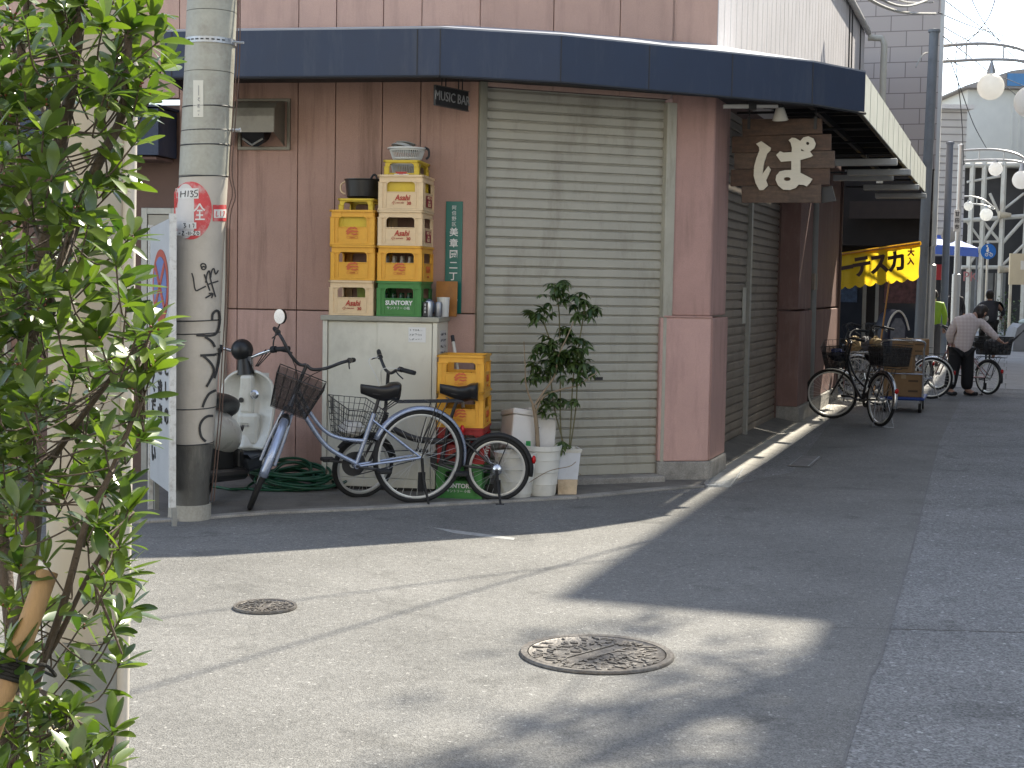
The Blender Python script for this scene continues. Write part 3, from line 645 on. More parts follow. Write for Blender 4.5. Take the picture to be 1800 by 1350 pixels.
def pole_stroke(pts, wpx, mat, name='graffiti', dr=.004, k=5):
    P = smooth_path([Vector((x, y, 0)) for x, y in pts], k); rows = []
    for i, p in enumerate(P):
        t = (P[min(i+1, len(P)-1)] - P[max(i-1, 0)]).normalized(); e = Vector((-t.y, t.x, 0)) * (wpx/2)
        rows.append([cyl_hit(p.x - e.x, p.y - e.y, dr), cyl_hit(p.x + e.x, p.y + e.y, dr)])
    return rows
M_red = pm('faded red vinyl', (.55, .055, .06), .5, .12, 6, dirt=((.55, .5, .47), .75, 14))
M_wht = pm('white sticker', (.66, .65, .62), .5, .06, 8, dirt=((.4, .38, .34), .3, 12))
M_ink = pm('black ink', (.015, .015, .016), .5, .2)
def halfdisc(cx, cy, rx, ry, x0, x1):
    out = []
    for i in range(25):
        a = -math.pi/2 + math.pi*i/24; y = cy + ry*math.sin(a); h = rx*math.cos(a)
        out.append((max(cx - h, x0), min(cx + h, x1) if min(cx + h, x1) > max(cx-h, x0) else max(cx-h, x0) + .01, y))
    return out
st_ = pole_patch(halfdisc(335, 370, 37.5, 51, 306, 400), 'round_sticker', M_red, .003)
pole_patch(halfdisc(326, 371, 21, 48, 306, 341), 'sticker_worn_patch', pm('worn sticker backing', (.58, .55, .52), .6, .06, 9), .004)
pole_patch([(308.5, 349, 331), (308.5, 349, 349)], 'sticker_label', M_wht, .005)
pole_patch([(311, 345, 391), (311, 345, 402)], 'sticker_label', M_wht, .005)
pole_patch([(310, 352, 406), (310, 352, 414)], 'sticker_label', M_wht, .005)
pole_patch([(374, 398, 360), (374, 398, 389)], 'sticker_tag', M_red, .003)
pole_patch([(376, 398, 368), (376, 398, 383)], 'sticker_tag', M_wht, .004)
pole_patch([(339.5, 357.5, 141), (339.5, 357.5, 206)], 'number_plate', pm('ivory plate', (.6, .58, .5), .5, .05), .006)
rows_sets = []
def ptext(strokes, w, mat, name, dr):
    m = MB(PI_)
    for s in strokes: m.grid(pole_stroke(s, w, mat, dr=dr, k=3))
    return m.obj(name, mat, PT)
# H135 / digits / red character on the sticker
ptext([[(318, 336), (317, 347)], [(326, 335), (325, 346)], [(318, 341), (326, 340)], [(331, 335), (330, 346)], [(334, 336), (339, 336), (336, 340), (340, 342), (337, 346), (334, 345)], [(348, 334), (343, 335), (342, 339), (347, 340), (346, 345), (341, 346)]], 1.5, M_ink, 'handwriting', .007)
ptext([[(322, 393), (326, 393), (324, 396), (327, 398), (323, 401)], [(333, 394), (333, 400)], [(338, 394), (341, 394), (340, 400)]], 1.2, M_ink, 'handwriting', .007)
ptext([[(314, 410), (317, 410)], [(320, 407), (323, 407), (320, 413), (324, 413)], [(327, 410), (329, 410)], [(331, 407), (331, 413)], [(334, 407), (334, 413)], [(336, 410), (338, 410)], [(340, 407), (343, 407), (340, 413), (344, 413)], [(347, 407), (350, 410), (348, 413), (346, 410), (347, 407)]], 1.2, M_ink, 'handwriting', .007)
ptext([[(351, 358), (346, 366), (341, 371)], [(351, 358), (355, 365), (360, 370)], [(346, 370), (356, 370)], [(345, 378), (357, 378)], [(351, 370), (351, 385)], [(343, 385.5), (360, 385.5)]], 2.6, M_wht, 'sticker_character', .006)
ptext([[(381, 371), (380, 380), (384, 379)], [(388, 371), (388, 380)], [(392, 372), (395, 372), (393, 380)]], 1.3, M_red, 'tag_lettering', .006)
ptext([[(349, 150), (349, 168)], [(348, 172), (351, 172), (348, 175), (351, 178)], [(347, 184), (351, 184), (347, 188), (351, 188)], [(347, 195), (351, 195)], [(349, 200), (349, 203)]], 1.5, pm('grey lettering', (.3, .29, .27), .6, .1), 'plate_lettering', .008)
M_spray = pm('black spray paint', (.035, .034, .034), .7, .4, 30)
ptext([[(337, 480), (340, 490), (342, 505), (345, 511), (352, 508), (362, 503)], [(359, 482), (363, 494), (369, 511)], [(362, 497), (364, 482), (368, 476), (370, 490), (372, 477), (376, 472), (379, 482), (384, 475)], [(369, 487), (374, 505), (379, 522)], [(365, 500), (384, 494)], [(354, 470), (353, 466), (356, 463.5), (361, 465), (362, 471), (358, 474), (354, 471), (358, 468.5), (361, 470)], [(361, 524), (373, 517)], [(367, 516), (374, 516), (372, 524)]], 2.6, M_spray, 'graffiti', .006)
ptext([[(373, 563), (374, 552), (381, 546), (386, 552), (386, 570), (381, 585), (370, 590), (345, 589)], [(360, 592), (372, 600), (378, 610)], [(384, 612), (386, 622), (352, 625)], [(358, 626), (372, 640), (376, 655), (363, 680)], [(387, 612), (384, 640), (377, 665)], [(380, 686), (368, 692), (360, 705), (356, 716)], [(375, 731), (364, 732), (355, 740), (351, 752), (354, 768), (362, 776)]], 4.4, M_spray, 'graffiti', .006)
# ================================================================== FOREGROUND POLE
Yf = 4.25
M_fp = pm('cream pole jacket', (.40, .355, .28), .55, .07, 2.5, .12, 40, dirt=((.24, .2, .15), .4, 3, (2, 2, .6)))
c0 = atY(150, 1140, Yf); c1 = atY(164, 0, Yf); dirv = (c1 - c0) / (c1.z - c0.z)
base = c0 - dirv * c0.z
t = thing('telephone_pole', 'cream jacketed pole with a conduit standing behind the leafy tree', 'pole', T(base.x, base.y, 0)); ti = t.matrix_world.inverted()
m = MB(ti); m.tube([base + dirv * z for z in (.52, 2, 4, 7)], [.112, .112, .112, .108], 32); m.obj('shaft', M_fp, t, smooth=True)
m = MB(ti); m.tube([base + dirv * z for z in (0, .3, .519)], [.118, .117, .116], 32); m.obj('pole_foot', pm('grey pole sleeve', (.20, .20, .18), .6, .2, 5, .2, 50, dirt=((.33, .32, .28), .6, 5, (3, 3, .6))), t, smooth=True)
off = Vector((.115, -.03, 0)); m = MB(ti); m.tube([base + dirv * z + off for z in (0, 2, 4, 7)], .021, 14); m.obj('conduit', pm('pale conduit', (.52, .48, .42), .5, .08, 5), t, smooth=True)
# ================================================================== NO STOPPING SIGN BOARD
a = atY(302, 384, 9.28); b = atY(264, 408, 9.86); a.z = 0; b.z = 0
MSG = frame(b, a - b); LW_ = (a - b).length
t = thing('notice_board', 'white no stopping notice board with Japanese lettering left of the utility pole', 'notice board', MSG)
M_brd = pm('white painted board', (.47, .49, .51), .5, .06, 3, .08, 30, dirt=((.33, .35, .37), .5, 4))
m = MB(); m.pris_xz([(.0, .22), (LW_, .2), (LW_, 1.93), (.0, 1.88)], 0, .02); m.obj('board', M_brd, t, bevel=.003)
m = MB(); m.box((LW_ + .001, -.018, .12), (LW_ + .035, .022, 1.95)); m.box((-.02, -.01, .0), (-.002, .022, 1.9)); m.obj('board_frame', pm('chipped white frame', (.6, .6, .58), .55, .1, 20, dirt=((.25, .22, .19), .8, 22)), t)
m = MB(); m.box((LW_ + .005, .0, 0), (LW_ + .03, .03, .119)); m.box((.02, .022, 0), (.05, .05, .4)); m.obj('leg', M_alu, t)
def ring(cx, cz, r0, r1): 
    return [[(cx + r1*math.cos(i*math.pi/24), cz + r1*math.sin(i*math.pi/24)) for i in range(48)], [(cx + r0*math.cos(i*math.pi/24), cz + r0*math.sin(i*math.pi/24)) for i in range(48)]]
cx = LW_ * .52; cz = 1.50; rr = .235
shape2d([ring(cx, cz, 0, rr)[0]], pm('sign red', (.42, .09, .06), .5, .1), t, T(0, -.0035, 0), 'no_stopping_symbol', .001)
shape2d([ring(cx, cz, 0, rr*.80)[0]], pm('sign blue', (.14, .2, .42), .5, .1), t, T(0, -.0065, 0), 'no_stopping_symbol', .001)
for an in (45, -45): 
    m = MB(); m.box((-rr*.8, -.0105, -.022), (rr*.8, -.0085 if an > 0 else -.0088, .022), T(cx, 0, cz) @ RY(an)); m.obj('no_stopping_symbol', MATS['sign red'], t)
for i, ch in enumerate('ここしの'): text(ch, .135, M_ink, t, T(LW_*.80, -.004, 1.14 - i*.155), bold=.003)
for i, ch in enumerate('ご遠慮'): text(ch, .135, M_ink, t, T(LW_*.50, -.004, .98 - i*.155), bold=.003)
for i, ch in enumerate('ください'): text(ch, .135, M_ink, t, T(LW_*.2, -.004, .86 - i*.155), bold=.003)
# ================================================================== signs on the building
M_green = pm('green enamel plate', (.0, .12, .095), .35, .06, 3)
x0, z1 = wx(ML, 784.5, 354); x1, z0 = wx(ML, 811, 551)
t = thing('address_plate', 'tall narrow green address plate with white Japanese characters on the pink wall', 'sign', ML @ T((x0 + x1)/2, -.006, z0))
W_, H_ = x1 - x0, z1 - z0
m = MB(); m.box((-W_/2, -.004, 0), (W_/2, .004, H_)); m.obj('plate', M_green, t, bevel=.002)
M_wl = pm('white lettering', (.72, .72, .70), .5, .03)
for i, ch in enumerate('阿倍野区'): text(ch, .036, M_wl, t, T(0, -.0065, H_ - .05 - i*.041), depth=.001)
for i, ch in enumerate('美章園二丁目'): text(ch, .068, M_wl, t, T(0, -.0065, H_ - .235 - i*.083), depth=.001, bold=.001)
text('9', .12, M_wl, t, T(0.01, -.0065, H_ - .80 + .04), depth=.001, bold=.002)
for i, ch in enumerate('番'): text(ch, .035, M_wl, t, T(0, -.0065, .09 - i*.05), depth=.001)
# MUSIC BAR sign
p0 = atY(766, 148, 10.85); p1 = atY(824, 162, 11.21); d = p1 - p0; d.z = 0; Wm = d.length
t = thing('hanging_sign', 'small black MUSIC BAR board hanging on hooks under the navy awning', 'sign', frame(p0 + Vector((0, 0, -.15)), d))
m = MB(); m.box((0, 0, 0), (Wm, .02, .148)); m.obj('board', pm('black sign board', (.018, .017, .018), .5, .3, 10), t, bevel=.004)
m = MB()
for x0_, x1_, z0_, z1_ in ((0, Wm, .0, .006), (0, Wm, .142, .148)): m.box((x0_, -.006, z0_), (x1_, -.0005, z1_))
m.obj('board_rim', pm('dark bronze', (.06, .05, .045), .5, .2), t)
text('MUSIC BAR', .098, pm('dull silver lettering', (.26, .26, .26), .5, .2, 30), t, T(Wm/2, -.003, .072), depth=.002, width=.92)
m = MB()
for x in (.09, Wm - .12):
    for dx in (0, .05): m.tube([(x + dx, .01, .148), (x + dx, .01, .32)], .005, 6)
m.obj('hook', M_black, t)
# wooden ぱ sign
k = 1/6.75
def sp_(cx, cy): return 1270 + cx*k, 180 + cy*k
YS = 12.25
cS = atY(1375, 282, YS); MW = frame((cS.x, cS.y, cS.z), Vector((math.cos(R(-19)), math.sin(R(-19)), 0)))
nW = Vector((MW[0][1], MW[1][1], MW[2][1]))
def wl(cx, cy, dy=0.0):
    p = MW.inverted() @ onplane(*sp_(cx, cy), MW @ Vector((0, dy, 0)), nW); return p.x, p.z
t = thing('wooden_sign', 'weathered wooden plank sign with a big white hiragana letter under the awning', 'sign', MW)
M_wood = pm('weathered brown plank', (.085, .050, .033), .75, .35, 3.2, .35, 30, stretch=(1, 1, 9), dirt=((.03, .022, .017), .8, 6, (1.2, 1, 3)), fine=.15)
M_woodg = pm('greyed plank', (.10, .066, .046), .75, .35, 3.4, .35, 30, stretch=(1, 1, 10), dirt=((.035, .026, .02), .8, 7, (1.2, 1, 3)), fine=.15)
planks = [((230, 198), (1180, 190), (1185, 370), (240, 400), 0, M_wood), ((110, 405), (1290, 375), (1290, 570), (110, 600), .008, M_wood), ((140, 603), (1332, 573), (1330, 778), (140, 790), -.006, M_woodg), ((100, 797), (1278, 777), (1270, 975), (95, 995), .004, M_wood), ((225, 998), (1170, 975), (1165, 1190), (225, 1190), -.002, M_woodg)]
for a_, b_, c_, d_, dy, mt in planks:
    P = [wl(*q, dy) for q in (d_, c_, b_, a_)]
    m = MB(); m.pris_xz(P, dy, dy + .025); m.obj('plank', mt, t, bevel=.003)
M_ivory = pm('ivory painted wood', (.62, .57, .46), .6, .08, 3, .2, 30, stretch=(1, 1, 8))
left = [(400, 492), (462, 460), (575, 540), (570, 570), (530, 610), (495, 720), (475, 850), (545, 755), (575, 800), (518, 925), (540, 985), (485, 1042), (440, 1042), (395, 960), (372, 870), (378, 760), (405, 660), (440, 570), (435, 530)]
right = [(785, 450), (825, 420), (870, 425), (925, 458), (960, 418), (1020, 403), (1080, 430), (1108, 490), (1090, 545), (1045, 578), (1040, 585), (1075, 632), (1050, 650), (925, 685), (925, 835), (1068, 908), (1040, 955), (1000, 998), (965, 980), (905, 975), (870, 1015), (800, 1040), (720, 1035), (660, 985), (632, 920), (640, 870), (680, 820), (745, 805), (818, 803), (818, 695), (695, 706), (638, 625), (685, 580), (730, 597), (822, 590), (825, 540), (810, 480)]
hole1 = [(1012 + 18*math.cos(i*math.pi/8), 488 + 18*math.sin(i*math.pi/8)) for i in range(16)]
hole2 = [(770 + 40*math.cos(i*math.pi/8), 910 + 23*math.sin(i*math.pi/8)) for i in range(16)]
hole3 = [(935, 550), (975, 580), (935, 578)]
shape2d([[wl(*q, -.02) for q in left]], M_ivory, t, T(0, -.020, 0), 'hiragana_letter', .009)
shape2d([[wl(*q, -.02) for q in pl_] for pl_ in (right, hole1, hole2, hole3)], M_ivory, t, T(0, -.020, 0), 'hiragana_letter', .009)
m = MB()
for cx_ in (315, 1103):
    x, z = wl(cx_, 245); m.box((x - .012, -.006, z - .05), (x + .012, -.001, z + .05)); m.tube([(x, .012, z), (x, .012, z + .22)], .006, 6)
m.obj('hanger', M_black, t)
m = MB(); P = [wl(*q) for q in ((1165, 1190), (1340, 1165), (1290, 985), (1168, 1000))]; m.pris_xz(P, .05, .07); m.obj('bracket', M_black, t)
# small lamp over it
x, z = wl(712, 155); 
tl = thing('spot_lamp', 'small white cone shaded lamp above the wooden plank sign', 'lamp', MW @ T(x, -.12, z))
m = MB(); m.lathe([(.028, .055), (.034, .045), (.062, -.045), (.066, -.05), (.06, -.048), (.025, .04)], 24, RX(16)); m.obj('lamp_shade', pm('white enamel', (.6, .58, .52), .4, .05), tl, smooth=True)
m = MB(); m.tube(smooth_path([(0, 0, .05), (0, .02, .09), (0, .1, .11), (0, .2, .10)]), .007, 6); m.lathe([(.03, .05), (.022, .085), (.0001, .09)], 12, RX(16)); m.obj('lamp_arm', M_black, tl)
a_ = atY(1272, 186, 11.9); b_ = atY(1368, 186, 11.9)
tb = thing('strip_light', 'white strip light fitting under the awning beside the corner pillar', 'lamp', frame(a_, b_ - a_))
Lb = (b_ - a_).length; m = MB(); m.box((0, 0, -.018), (Lb*.48, .05, .012)); m.box((Lb*.58, 0, -.014), (Lb, .05, .010)); m.obj('fitting', MATS['fitting enamel'], tb, bevel=.004)
m = MB(); m.box((Lb*.46, -.01, -.03), (Lb*.6, .06, .10)); m.obj('bracket', M_black, tb)
# ================================================================== overhead cables (they also draw the thin shadows on the crossing)
M_cab = pm('black cable', (.02, .02, .022), .6, .2)
def cable(pts, r, label, n=8, mat=None):
    o = MB(); P = smooth_path(pts, n); o.tube(P, r, 6); q = o.obj('overhead_cable', mat or M_cab); return tag(q, label, 'cable')
def sag(a, b, s, n=10):
    a, b = Vector(a), Vector(b); return [a.lerp(b, i/n) - Vector((0, 0, 4*s*(i/n)*(1 - i/n))) for i in range(n + 1)]
def over(p, q, z, ext):
    """cable at height z whose shadow passes ground points p, q"""
    p = gp(*p); q = gp(*q); sh = Vector((TOSUN.x, TOSUN.y, 0)) * (z / TOSUN.z); d = (q - p)
    a = p - d * ext[0] + sh; b = q + d * ext[1] + sh; a.z = b.z = z; return a, b
for (p, q, z, ext, r, lab) in (((290, 1200), (1050, 975), 6.2, (.7, 1.2), .011, 'black cable crossing high above the manhole towards the street lamps'),
                              ((300, 1085), (900, 1008), 6.6, (1.2, 2.0), .009, 'thin black cable high above the crossing in front of the awning'),
                              ((860, 1350), (1140, 1070), 7.2, (1.0, 1.2), .010, 'thin black cable running high along the crossing over the large manhole'),
                              ((700, 1350), (1160, 1230), 7.0, (1.0, 1.0), .010, 'black cable high above the near end of the crossing')):
    a, b = over(p, q, z, ext); cable(sag(a, b, .05), r, lab)
# ================================================================== STEEL CABINET, CRATES AND THE THINGS ROUND THEM
M_cab_g = pm('grey enamel cabinet', (.62, .60, .51), .42, .05, 2, .05, 30, dirt=((.30, .28, .22), .45, 3, (1, 1, .7)))
M_cab_t = pm('olive grey cabinet top', (.33, .32, .26), .5, .08, 4, .05, 40, dirt=((.14, .13, .1), .5, 4))
CX0 = gp(567, 863); CF = 10.97
cl = atY(566, 700, 11.02); cr = atY(767, 700, 10.90); cl.z = cr.z = 0
MC = frame(cl, cr - cl); CWd = (cr - cl).length; CHt = 1.30; CDp = .46
cab = thing('steel_cabinet', 'grey steel sliding door cabinet carrying stacked bottle crates against the pink wall', 'cabinet', MC)
m = MB(); m.box((.02, .02, .0), (CWd - .02, CDp - .02, .035)); m.obj('plinth', M_black, cab)
m = MB(); m.box((0, .03, .036), (CWd, CDp, 1.262)); m.box((0, .0, .036), (.035, .029, 1.262)); m.box((CWd - .035, .0, .036), (CWd, .029, 1.262)); m.box((.036, .0, .036), (CWd - .036, .028, .10)); m.obj('carcass', M_cab_g, cab, bevel=.004)
m = MB(); m.box((-.014, -.014, 1.263), (CWd + .014, CDp + .01, CHt)); m.obj('top', M_cab_t, cab, bevel=.005)
m = MB(); m.box((.040, .014, .104), (CWd*.5, .027, 1.255)); d1 = m.obj('door', M_cab_g, cab, bevel=.002)
m = MB(); m.box((CWd*.48, .003, .104), (CWd - .040, .013, 1.255)); d2 = m.obj('door', M_cab_g, cab, bevel=.002)
m = MB(); m.box((.065, .011, .57), (.083, .0135, .70)); m.obj('handle', pm('dark recess', (.12, .115, .1), .5, .1), d1, bevel=.002)
M_paper = pm('white paper', (.68, .68, .66), .8, .04, 6)
def scribble(m, x0, x1, z, y, seed, h=.012):
    rg = random.Random(seed); x = x0
    while x < x1 - h:
        for _ in range(rg.randint(2, 4)):
            a = (x + rg.uniform(0, h), y, z + rg.uniform(-h/2, h/2)); b = (x + rg.uniform(0, h), y, z + rg.uniform(-h/2, h/2))
            m.tube([a, b], .0011, 4)
        x += h * 1.25
m = MB(); m.box((CWd - .215, .0005, 1.115), (CWd - .085, .0025, 1.225)); pp = m.obj('paper_notice', M_paper, cab)
m = MB()
for i in range(3): scribble(m, CWd - .208, CWd - .092, 1.203 - i*.033, -.0005, i, .016)
m.obj('handwriting', pm('grey pen', (.12, .12, .13), .6, .1), pp)
m = MB(); m.box((CWd + .0005, .10, .95), (CWd + .0025, .34, 1.20)); pp = m.obj('paper_notice', pm('grey shaded paper', (.55, .54, .52), .8, .05, 6), cab)
m = MB()
for i in range(5):
    rg = random.Random(i + 50); y = .12
    while y < .32: m.tube([(CWd + .004, y, 1.17 - i*.045 + rg.uniform(-.012, .012)), (CWd + .004, y + .012, 1.17 - i*.045 + rg.uniform(-.012, .012))], .0012, 4); y += .012
m.obj('handwriting', MATS['grey pen'], pp)
# ---- crates
CRW, CRD, CRH = .338, .44, .258
def crate_shell(w, d, h, open_lo=.52, open_hi=.80, wide=.62, foot=True, grid=True, th=.012):
    m = MB(); hw, hd = w/2, d/2
    m.box((-hw + .006, -hd + .006, .004), (hw - .006, hd - .006, .016))
    for (M, L) in ((I4, w), (RZ(90), d), (RZ(180), w), (RZ(270), d)):
        hl = L/2; off = hd if L == w else hw
        ow = L * wide / 2; y0 = -off + .006; y1 = y0 + th; c = .022
        zl, zh = h*open_lo, h*open_hi
        m.pris_xz([(-hl + .012, .004), (hl - .012, .004), (hl - .012, zl), (-hl + .012, zl)], y0, y1, M)
        m.pris_xz([(-hl + .012, zl), (-ow, zl), (-ow, zh - c), (-ow + c*.3, zh - c*.3), (-ow + c, zh), (-ow + c, h), (-hl + .012, h)], y0, y1, M)
        m.pris_xz([(hl - .012, zl), (hl - .012, h), (ow - c, h), (ow - c, zh), (ow - c*.3, zh - c*.3), (ow, zh - c), (ow, zl)], y0, y1, M)
        m.pris_xz([(-ow + c, zh), (ow - c, zh), (ow - c, h), (-ow + c, h)], y0, y1, M)
        # proud corner posts, rim, shoulder ledge, foot flange and opening lip
        for s in (-1, 1): m.box((s*hl, -off, .006), (s*(hl - .034), -off + .0058, h*.78), M); m.box((s*(ow+.004), -off + .002, .02), (s*(ow+.012), -off + .0059, h*.78), M)
        m.box((-hl - .004, -off - .004, h - .016), (hl + .004, -off + .0155, h), M)
        m.box((-hl - .003, -off - .003, h*.775), (-ow - .004, -off + .0055, h*.80), M); m.box((ow + .004, -off - .003, h*.775), (hl + .003, -off + .0055, h*.80), M)
        m.box((-hl - .002, -off - .002, 0), (hl + .002, -off + .0056, .013), M)
        m.box((-ow - .003, -off + .001, zl - .007), (ow + .003, -off + .0057, zl), M)
    if grid:
        for i in range(1, 5): x = -hw + .012 + (w - .024)*i/5; m.box((x - .0025, -hd + .02, .017), (x + .0025, hd - .02, h*.45))
        for i in range(1, 6): y = -hd + .012 + (d - .024)*i/6; m.box((-hw + .02, y - .0024, .0175), (hw - .02, y + .0024, h*.445))
    return m
def crate_mat(n, c): return pm(n, c, .42, .06, 5, .05, 60, dirt=(tuple(v*.55 for v in c), .35, 7), spec=.45)
M_yel = crate_mat('yellow crate plastic', (.72, .36, .035)); M_bei = crate_mat('beige crate plastic', (.70, .52, .31)); M_grn = crate_mat('green crate plastic', (.045, .20, .045))
M_lem = crate_mat('lemon crate plastic', (.62, .44, .03)); M_rd = crate_mat('red crate plastic', (.30, .012, .014))
M_pr = pm('red print', (.42, .04, .025), .5, .08, 30); M_pw = pm('white print', (.72, .72, .70), .5, .05); M_po = pm('orange red print', (.55, .11, .03), .5, .08, 30)
yF = -CRD/2 - .0005
def creature(t, z, s=1.0, mat=None):
    """running maned beast emblem with a name band below it"""
    mat = mat or M_po
    blobs = [[(-.050, .004), (-.030, .030), (-.012, .040), (.004, .036), (.016, .042), (.030, .034), (.040, .022), (.030, .020), (.022, .026), (.008, .024), (-.006, .026), (-.022, .018), (-.038, -.002)],
             [(-.046, -.012), (-.036, .000), (-.020, .012), (.0, .016), (.018, .012), (.034, .014), (.050, .004), (.038, .002), (.020, .000), (.004, .004), (-.014, -.002), (-.024, -.012), (-.034, -.020)],
             [(-.012, -.014), (.0, -.006), (.016, -.010), (.034, -.006), (.046, -.018), (.034, -.016), (.020, -.022), (.006, -.020)]]
    for b in blobs: shape2d([[(x*s, y*s) for x, y in b]], mat, t, T(0, yF, z), 'emblem', .0012)
    m = MB(); w_, h_ = .042*s, .008*s
    for a, b in (((-w_, -h_), (w_, -h_ + .0018)), ((-w_, h_ - .0018), (w_, h_)), ((-w_, -h_), (-w_ + .0018, h_)), ((w_ - .0018, -h_), (w_, h_))): m.box((a[0], yF - .001, z - .038*s + a[1]), (b[0], yF, z - .038*s + b[1]))
    m.obj('emblem', mat, t); text('KIRIN', .013*s, mat, t, T(0, yF, z - .038*s), depth=.001, spacing=1.2)
def dress(t, kind):
    Ms = RZ(90) @ T(0, -CRW/2 - .0005, 0)
    if kind == 'beige':
        text('Asahi', .058, M_pr, t, T(.012, yF, .090), depth=.0012, bold=.0012, shear=.25, width=.86)
        text('小', .030, M_pr, t, T(-.052, yF, .052), depth=.0012); text('DRAFT BEER', .0125, M_pr, t, T(-.004, yF, .053), depth=.0012, width=.8); text('30', .032, M_pr, t, T(.062, yF, .050), depth=.0012, bold=.001)
        m = MB(); m.box((-.10, -.0012, .03), (.10, .0, .115), Ms); m.obj('side_label', pm('dark red label', (.26, .02, .03), .5, .1), t)
        text('アサヒビール\nAsahi\n株式会社', .026, M_bei, t, Ms @ T(0, -.002, .072), depth=.001)
    elif kind == 'yellow':
        creature(t, .094); text('KIRIN', .075, M_po, t, Ms @ T(0, -.001, .085), depth=.001, width=.8); text('BEER', .026, M_po, t, Ms @ T(0, -.001, .035), depth=.001)
    elif kind == 'green':
        text('SUNTORY', .044, M_pw, t, T(0, yF, .098), depth=.0012, bold=.0014, width=1.0); text('サントリー 小瓶', .024, M_pw, t, T(-.004, yF, .060), depth=.0012)
    elif kind == 'red':
        text('小瓶 コーラ', .034, M_po, t, Ms @ T(0, -.001, .085), depth=.001); text('ドリンク', .05, M_po, t, T(0, yF, .07), depth=.001)
def make_crate(kind, mat, label, M, group=None):
    t = thing('bottle_crate', label, 'crate', M, group); crate_shell(CRW, CRD, CRH).obj('crate_body', mat, t, bevel=.0015); dress(t, kind); return t
G = 'bottle crates stacked on the cabinet'
zt = CHt + .001; PIT = CRH - .004 + .005
def cab_px(px, py, dy):   # local x on the cabinet front plane moved dy
    p = MC.inverted() @ onplane(px, py, MC @ Vector((0, dy, 0)), Vector((MC[0][1], MC[1][1], MC[2][1]))); return p
xl = (cab_px(580, 500, .02).x + cab_px(657, 500, .02).x)/2; xr = (cab_px(660.5, 500, .02).x + cab_px(743, 500, .02).x)/2
def at_stack(x, i, jig=0, dy=0): return MC @ T(x + (.002 if i % 2 else -.002), .02 + CRD/2 + dy, zt + i*PIT) @ RZ(jig)
cb = make_crate('beige', M_bei, 'beige crate with red lettering at the bottom of the left stack on the cabinet', at_stack(xl, 0, -.5), G)
cy = make_crate('yellow', M_yel, 'yellow crate with red beast emblem directly on the lowest beige crate', at_stack(xl, 1, .4), G)
dup(cy, at_stack(xl + .002, 2, -.3), 'yellow crate topmost of the left stack, a lemon crate nested inside it')
cg = make_crate('green', M_grn, 'green crate with white lettering at the bottom of the right stack on the cabinet', at_stack(xr, 0, .3), G)
dup(cy, at_stack(xr, 1, -.4), 'yellow crate with red beast emblem between the green and a beige crate')
dup(cb, at_stack(xr + .002, 2, .4), 'beige crate second from the top of the right stack, under another beige crate')
dup(cb, at_stack(xr + .001, 3, 0), 'beige crate highest in the right stack with a lemon crate nested inside it')
# smaller lemon crates nested in the topmost ones
def lemon(M, label):
    t = thing('nested_crate', label, 'crate', M, 'small lemon crates nested in larger crates'); w, d, h = CRW - .075, CRD - .06, .235
    crate_shell(w, d, h, .60, .90, .70, grid=False, th=.010).obj('crate_body', M_lem, t, bevel=.0015)
    y = -d/2 - .001
    m = MB(); m.pris_xz([(-.050, .150), (-.026, .128), (-.050, .102), (.050, .102), (.026, .128), (.050, .150)], y - .001, y); e = m.obj('emblem', M_pr, t)
    m = MB(); m.pris_xz([(-.055, .122), (.055, .122), (.055, .133), (-.055, .133)], y - .002, y - .0011); m.obj('emblem', M_pw, t)
    text('BEER', .014, M_pr, t, T(0, y - .0026, .1275), depth=.0006); text('BEER', .016, M_pw, t, T(0, y - .0012, .109), depth=.0006)
    return t
lm = lemon(at_stack(xl + .006, 2) @ T(.012, 0, .108), 'small lemon yellow crate in the top of the left stack holding a black pot')
dup(lm, at_stack(xr, 3) @ T(-.002, 0, .132), 'small lemon yellow crate crowning the right stack under a white colander')
# things on top
zp = zt + 2*PIT + .108 + .245
t = thing('cooking_pot', 'black cooking pot with side handles in the small lemon crate of the left stack', 'pot', MC @ T(xl + .03, .02 + CRD/2, zp))
m = MB(); m.lathe([(.0001, 0), (.115, 0), (.128, .012), (.140, .13), (.148, .135), (.148, .142), (.135, .14), (.122, .015), (.0001, .012)], 32); m.obj('pot_body', pm('black enamel', (.008, .008, .009), .35, .2, 6), t, smooth=True)
m = MB(); m.tube(smooth_path([(-.138, -.02, .125), (-.172, -.02, .10), (-.168, -.02, .05), (-.135, -.02, .03)]), .006, 8); m.obj('handle', M_bei, t)
m = MB(); m.tube(smooth_path([(.05, .0, .142), (.07, 0, .175), (.09, 0, .172), (.10, 0, .142)]), .008, 8); m.obj('handle', M_black, t)
M_wp = pm('white plastic', (.60, .60, .57), .4, .05, 5, dirt=((.4, .38, .33), .4, 6))
def colander(M, label, r=.135, h=.085):
    t = thing('colander', label, 'colander', M, 'white plastic colanders'); m = MB()
    m.lathe([(.0001, .002), (r*.74, .002), (r*.74, .010), (.0001, .006)], 36); m.lathe([(r*.93, h*.80), (r*.955, h*.80), (r, h), (r + .012, h - .004), (r + .012, h + .006), (r - .01, h + .006)], 36, ring=True)
    m.lathe([(r*.775, h*.12), (r*.80, h*.12), (r*.80, h*.22), (r*.775, h*.22)], 36, ring=True)
    for i in range(48):
        a = 2*math.pi*i/48; m.tube([(r*.74*math.cos(a), r*.74*math.sin(a), .004), (r*.80*math.cos(a), r*.80*math.sin(a), h*.2), (r*.945*math.cos(a), r*.945*math.sin(a), h*.85)], .0032, 4)
    m.obj('basket', M_wp, t, smooth=True); return t
zc = zt + 3*PIT + .132 + .255
colander(MC @ T(xr + .005, .02 + CRD/2 - .02, zc - .01), 'white slotted colander standing on top of the right crate stack')
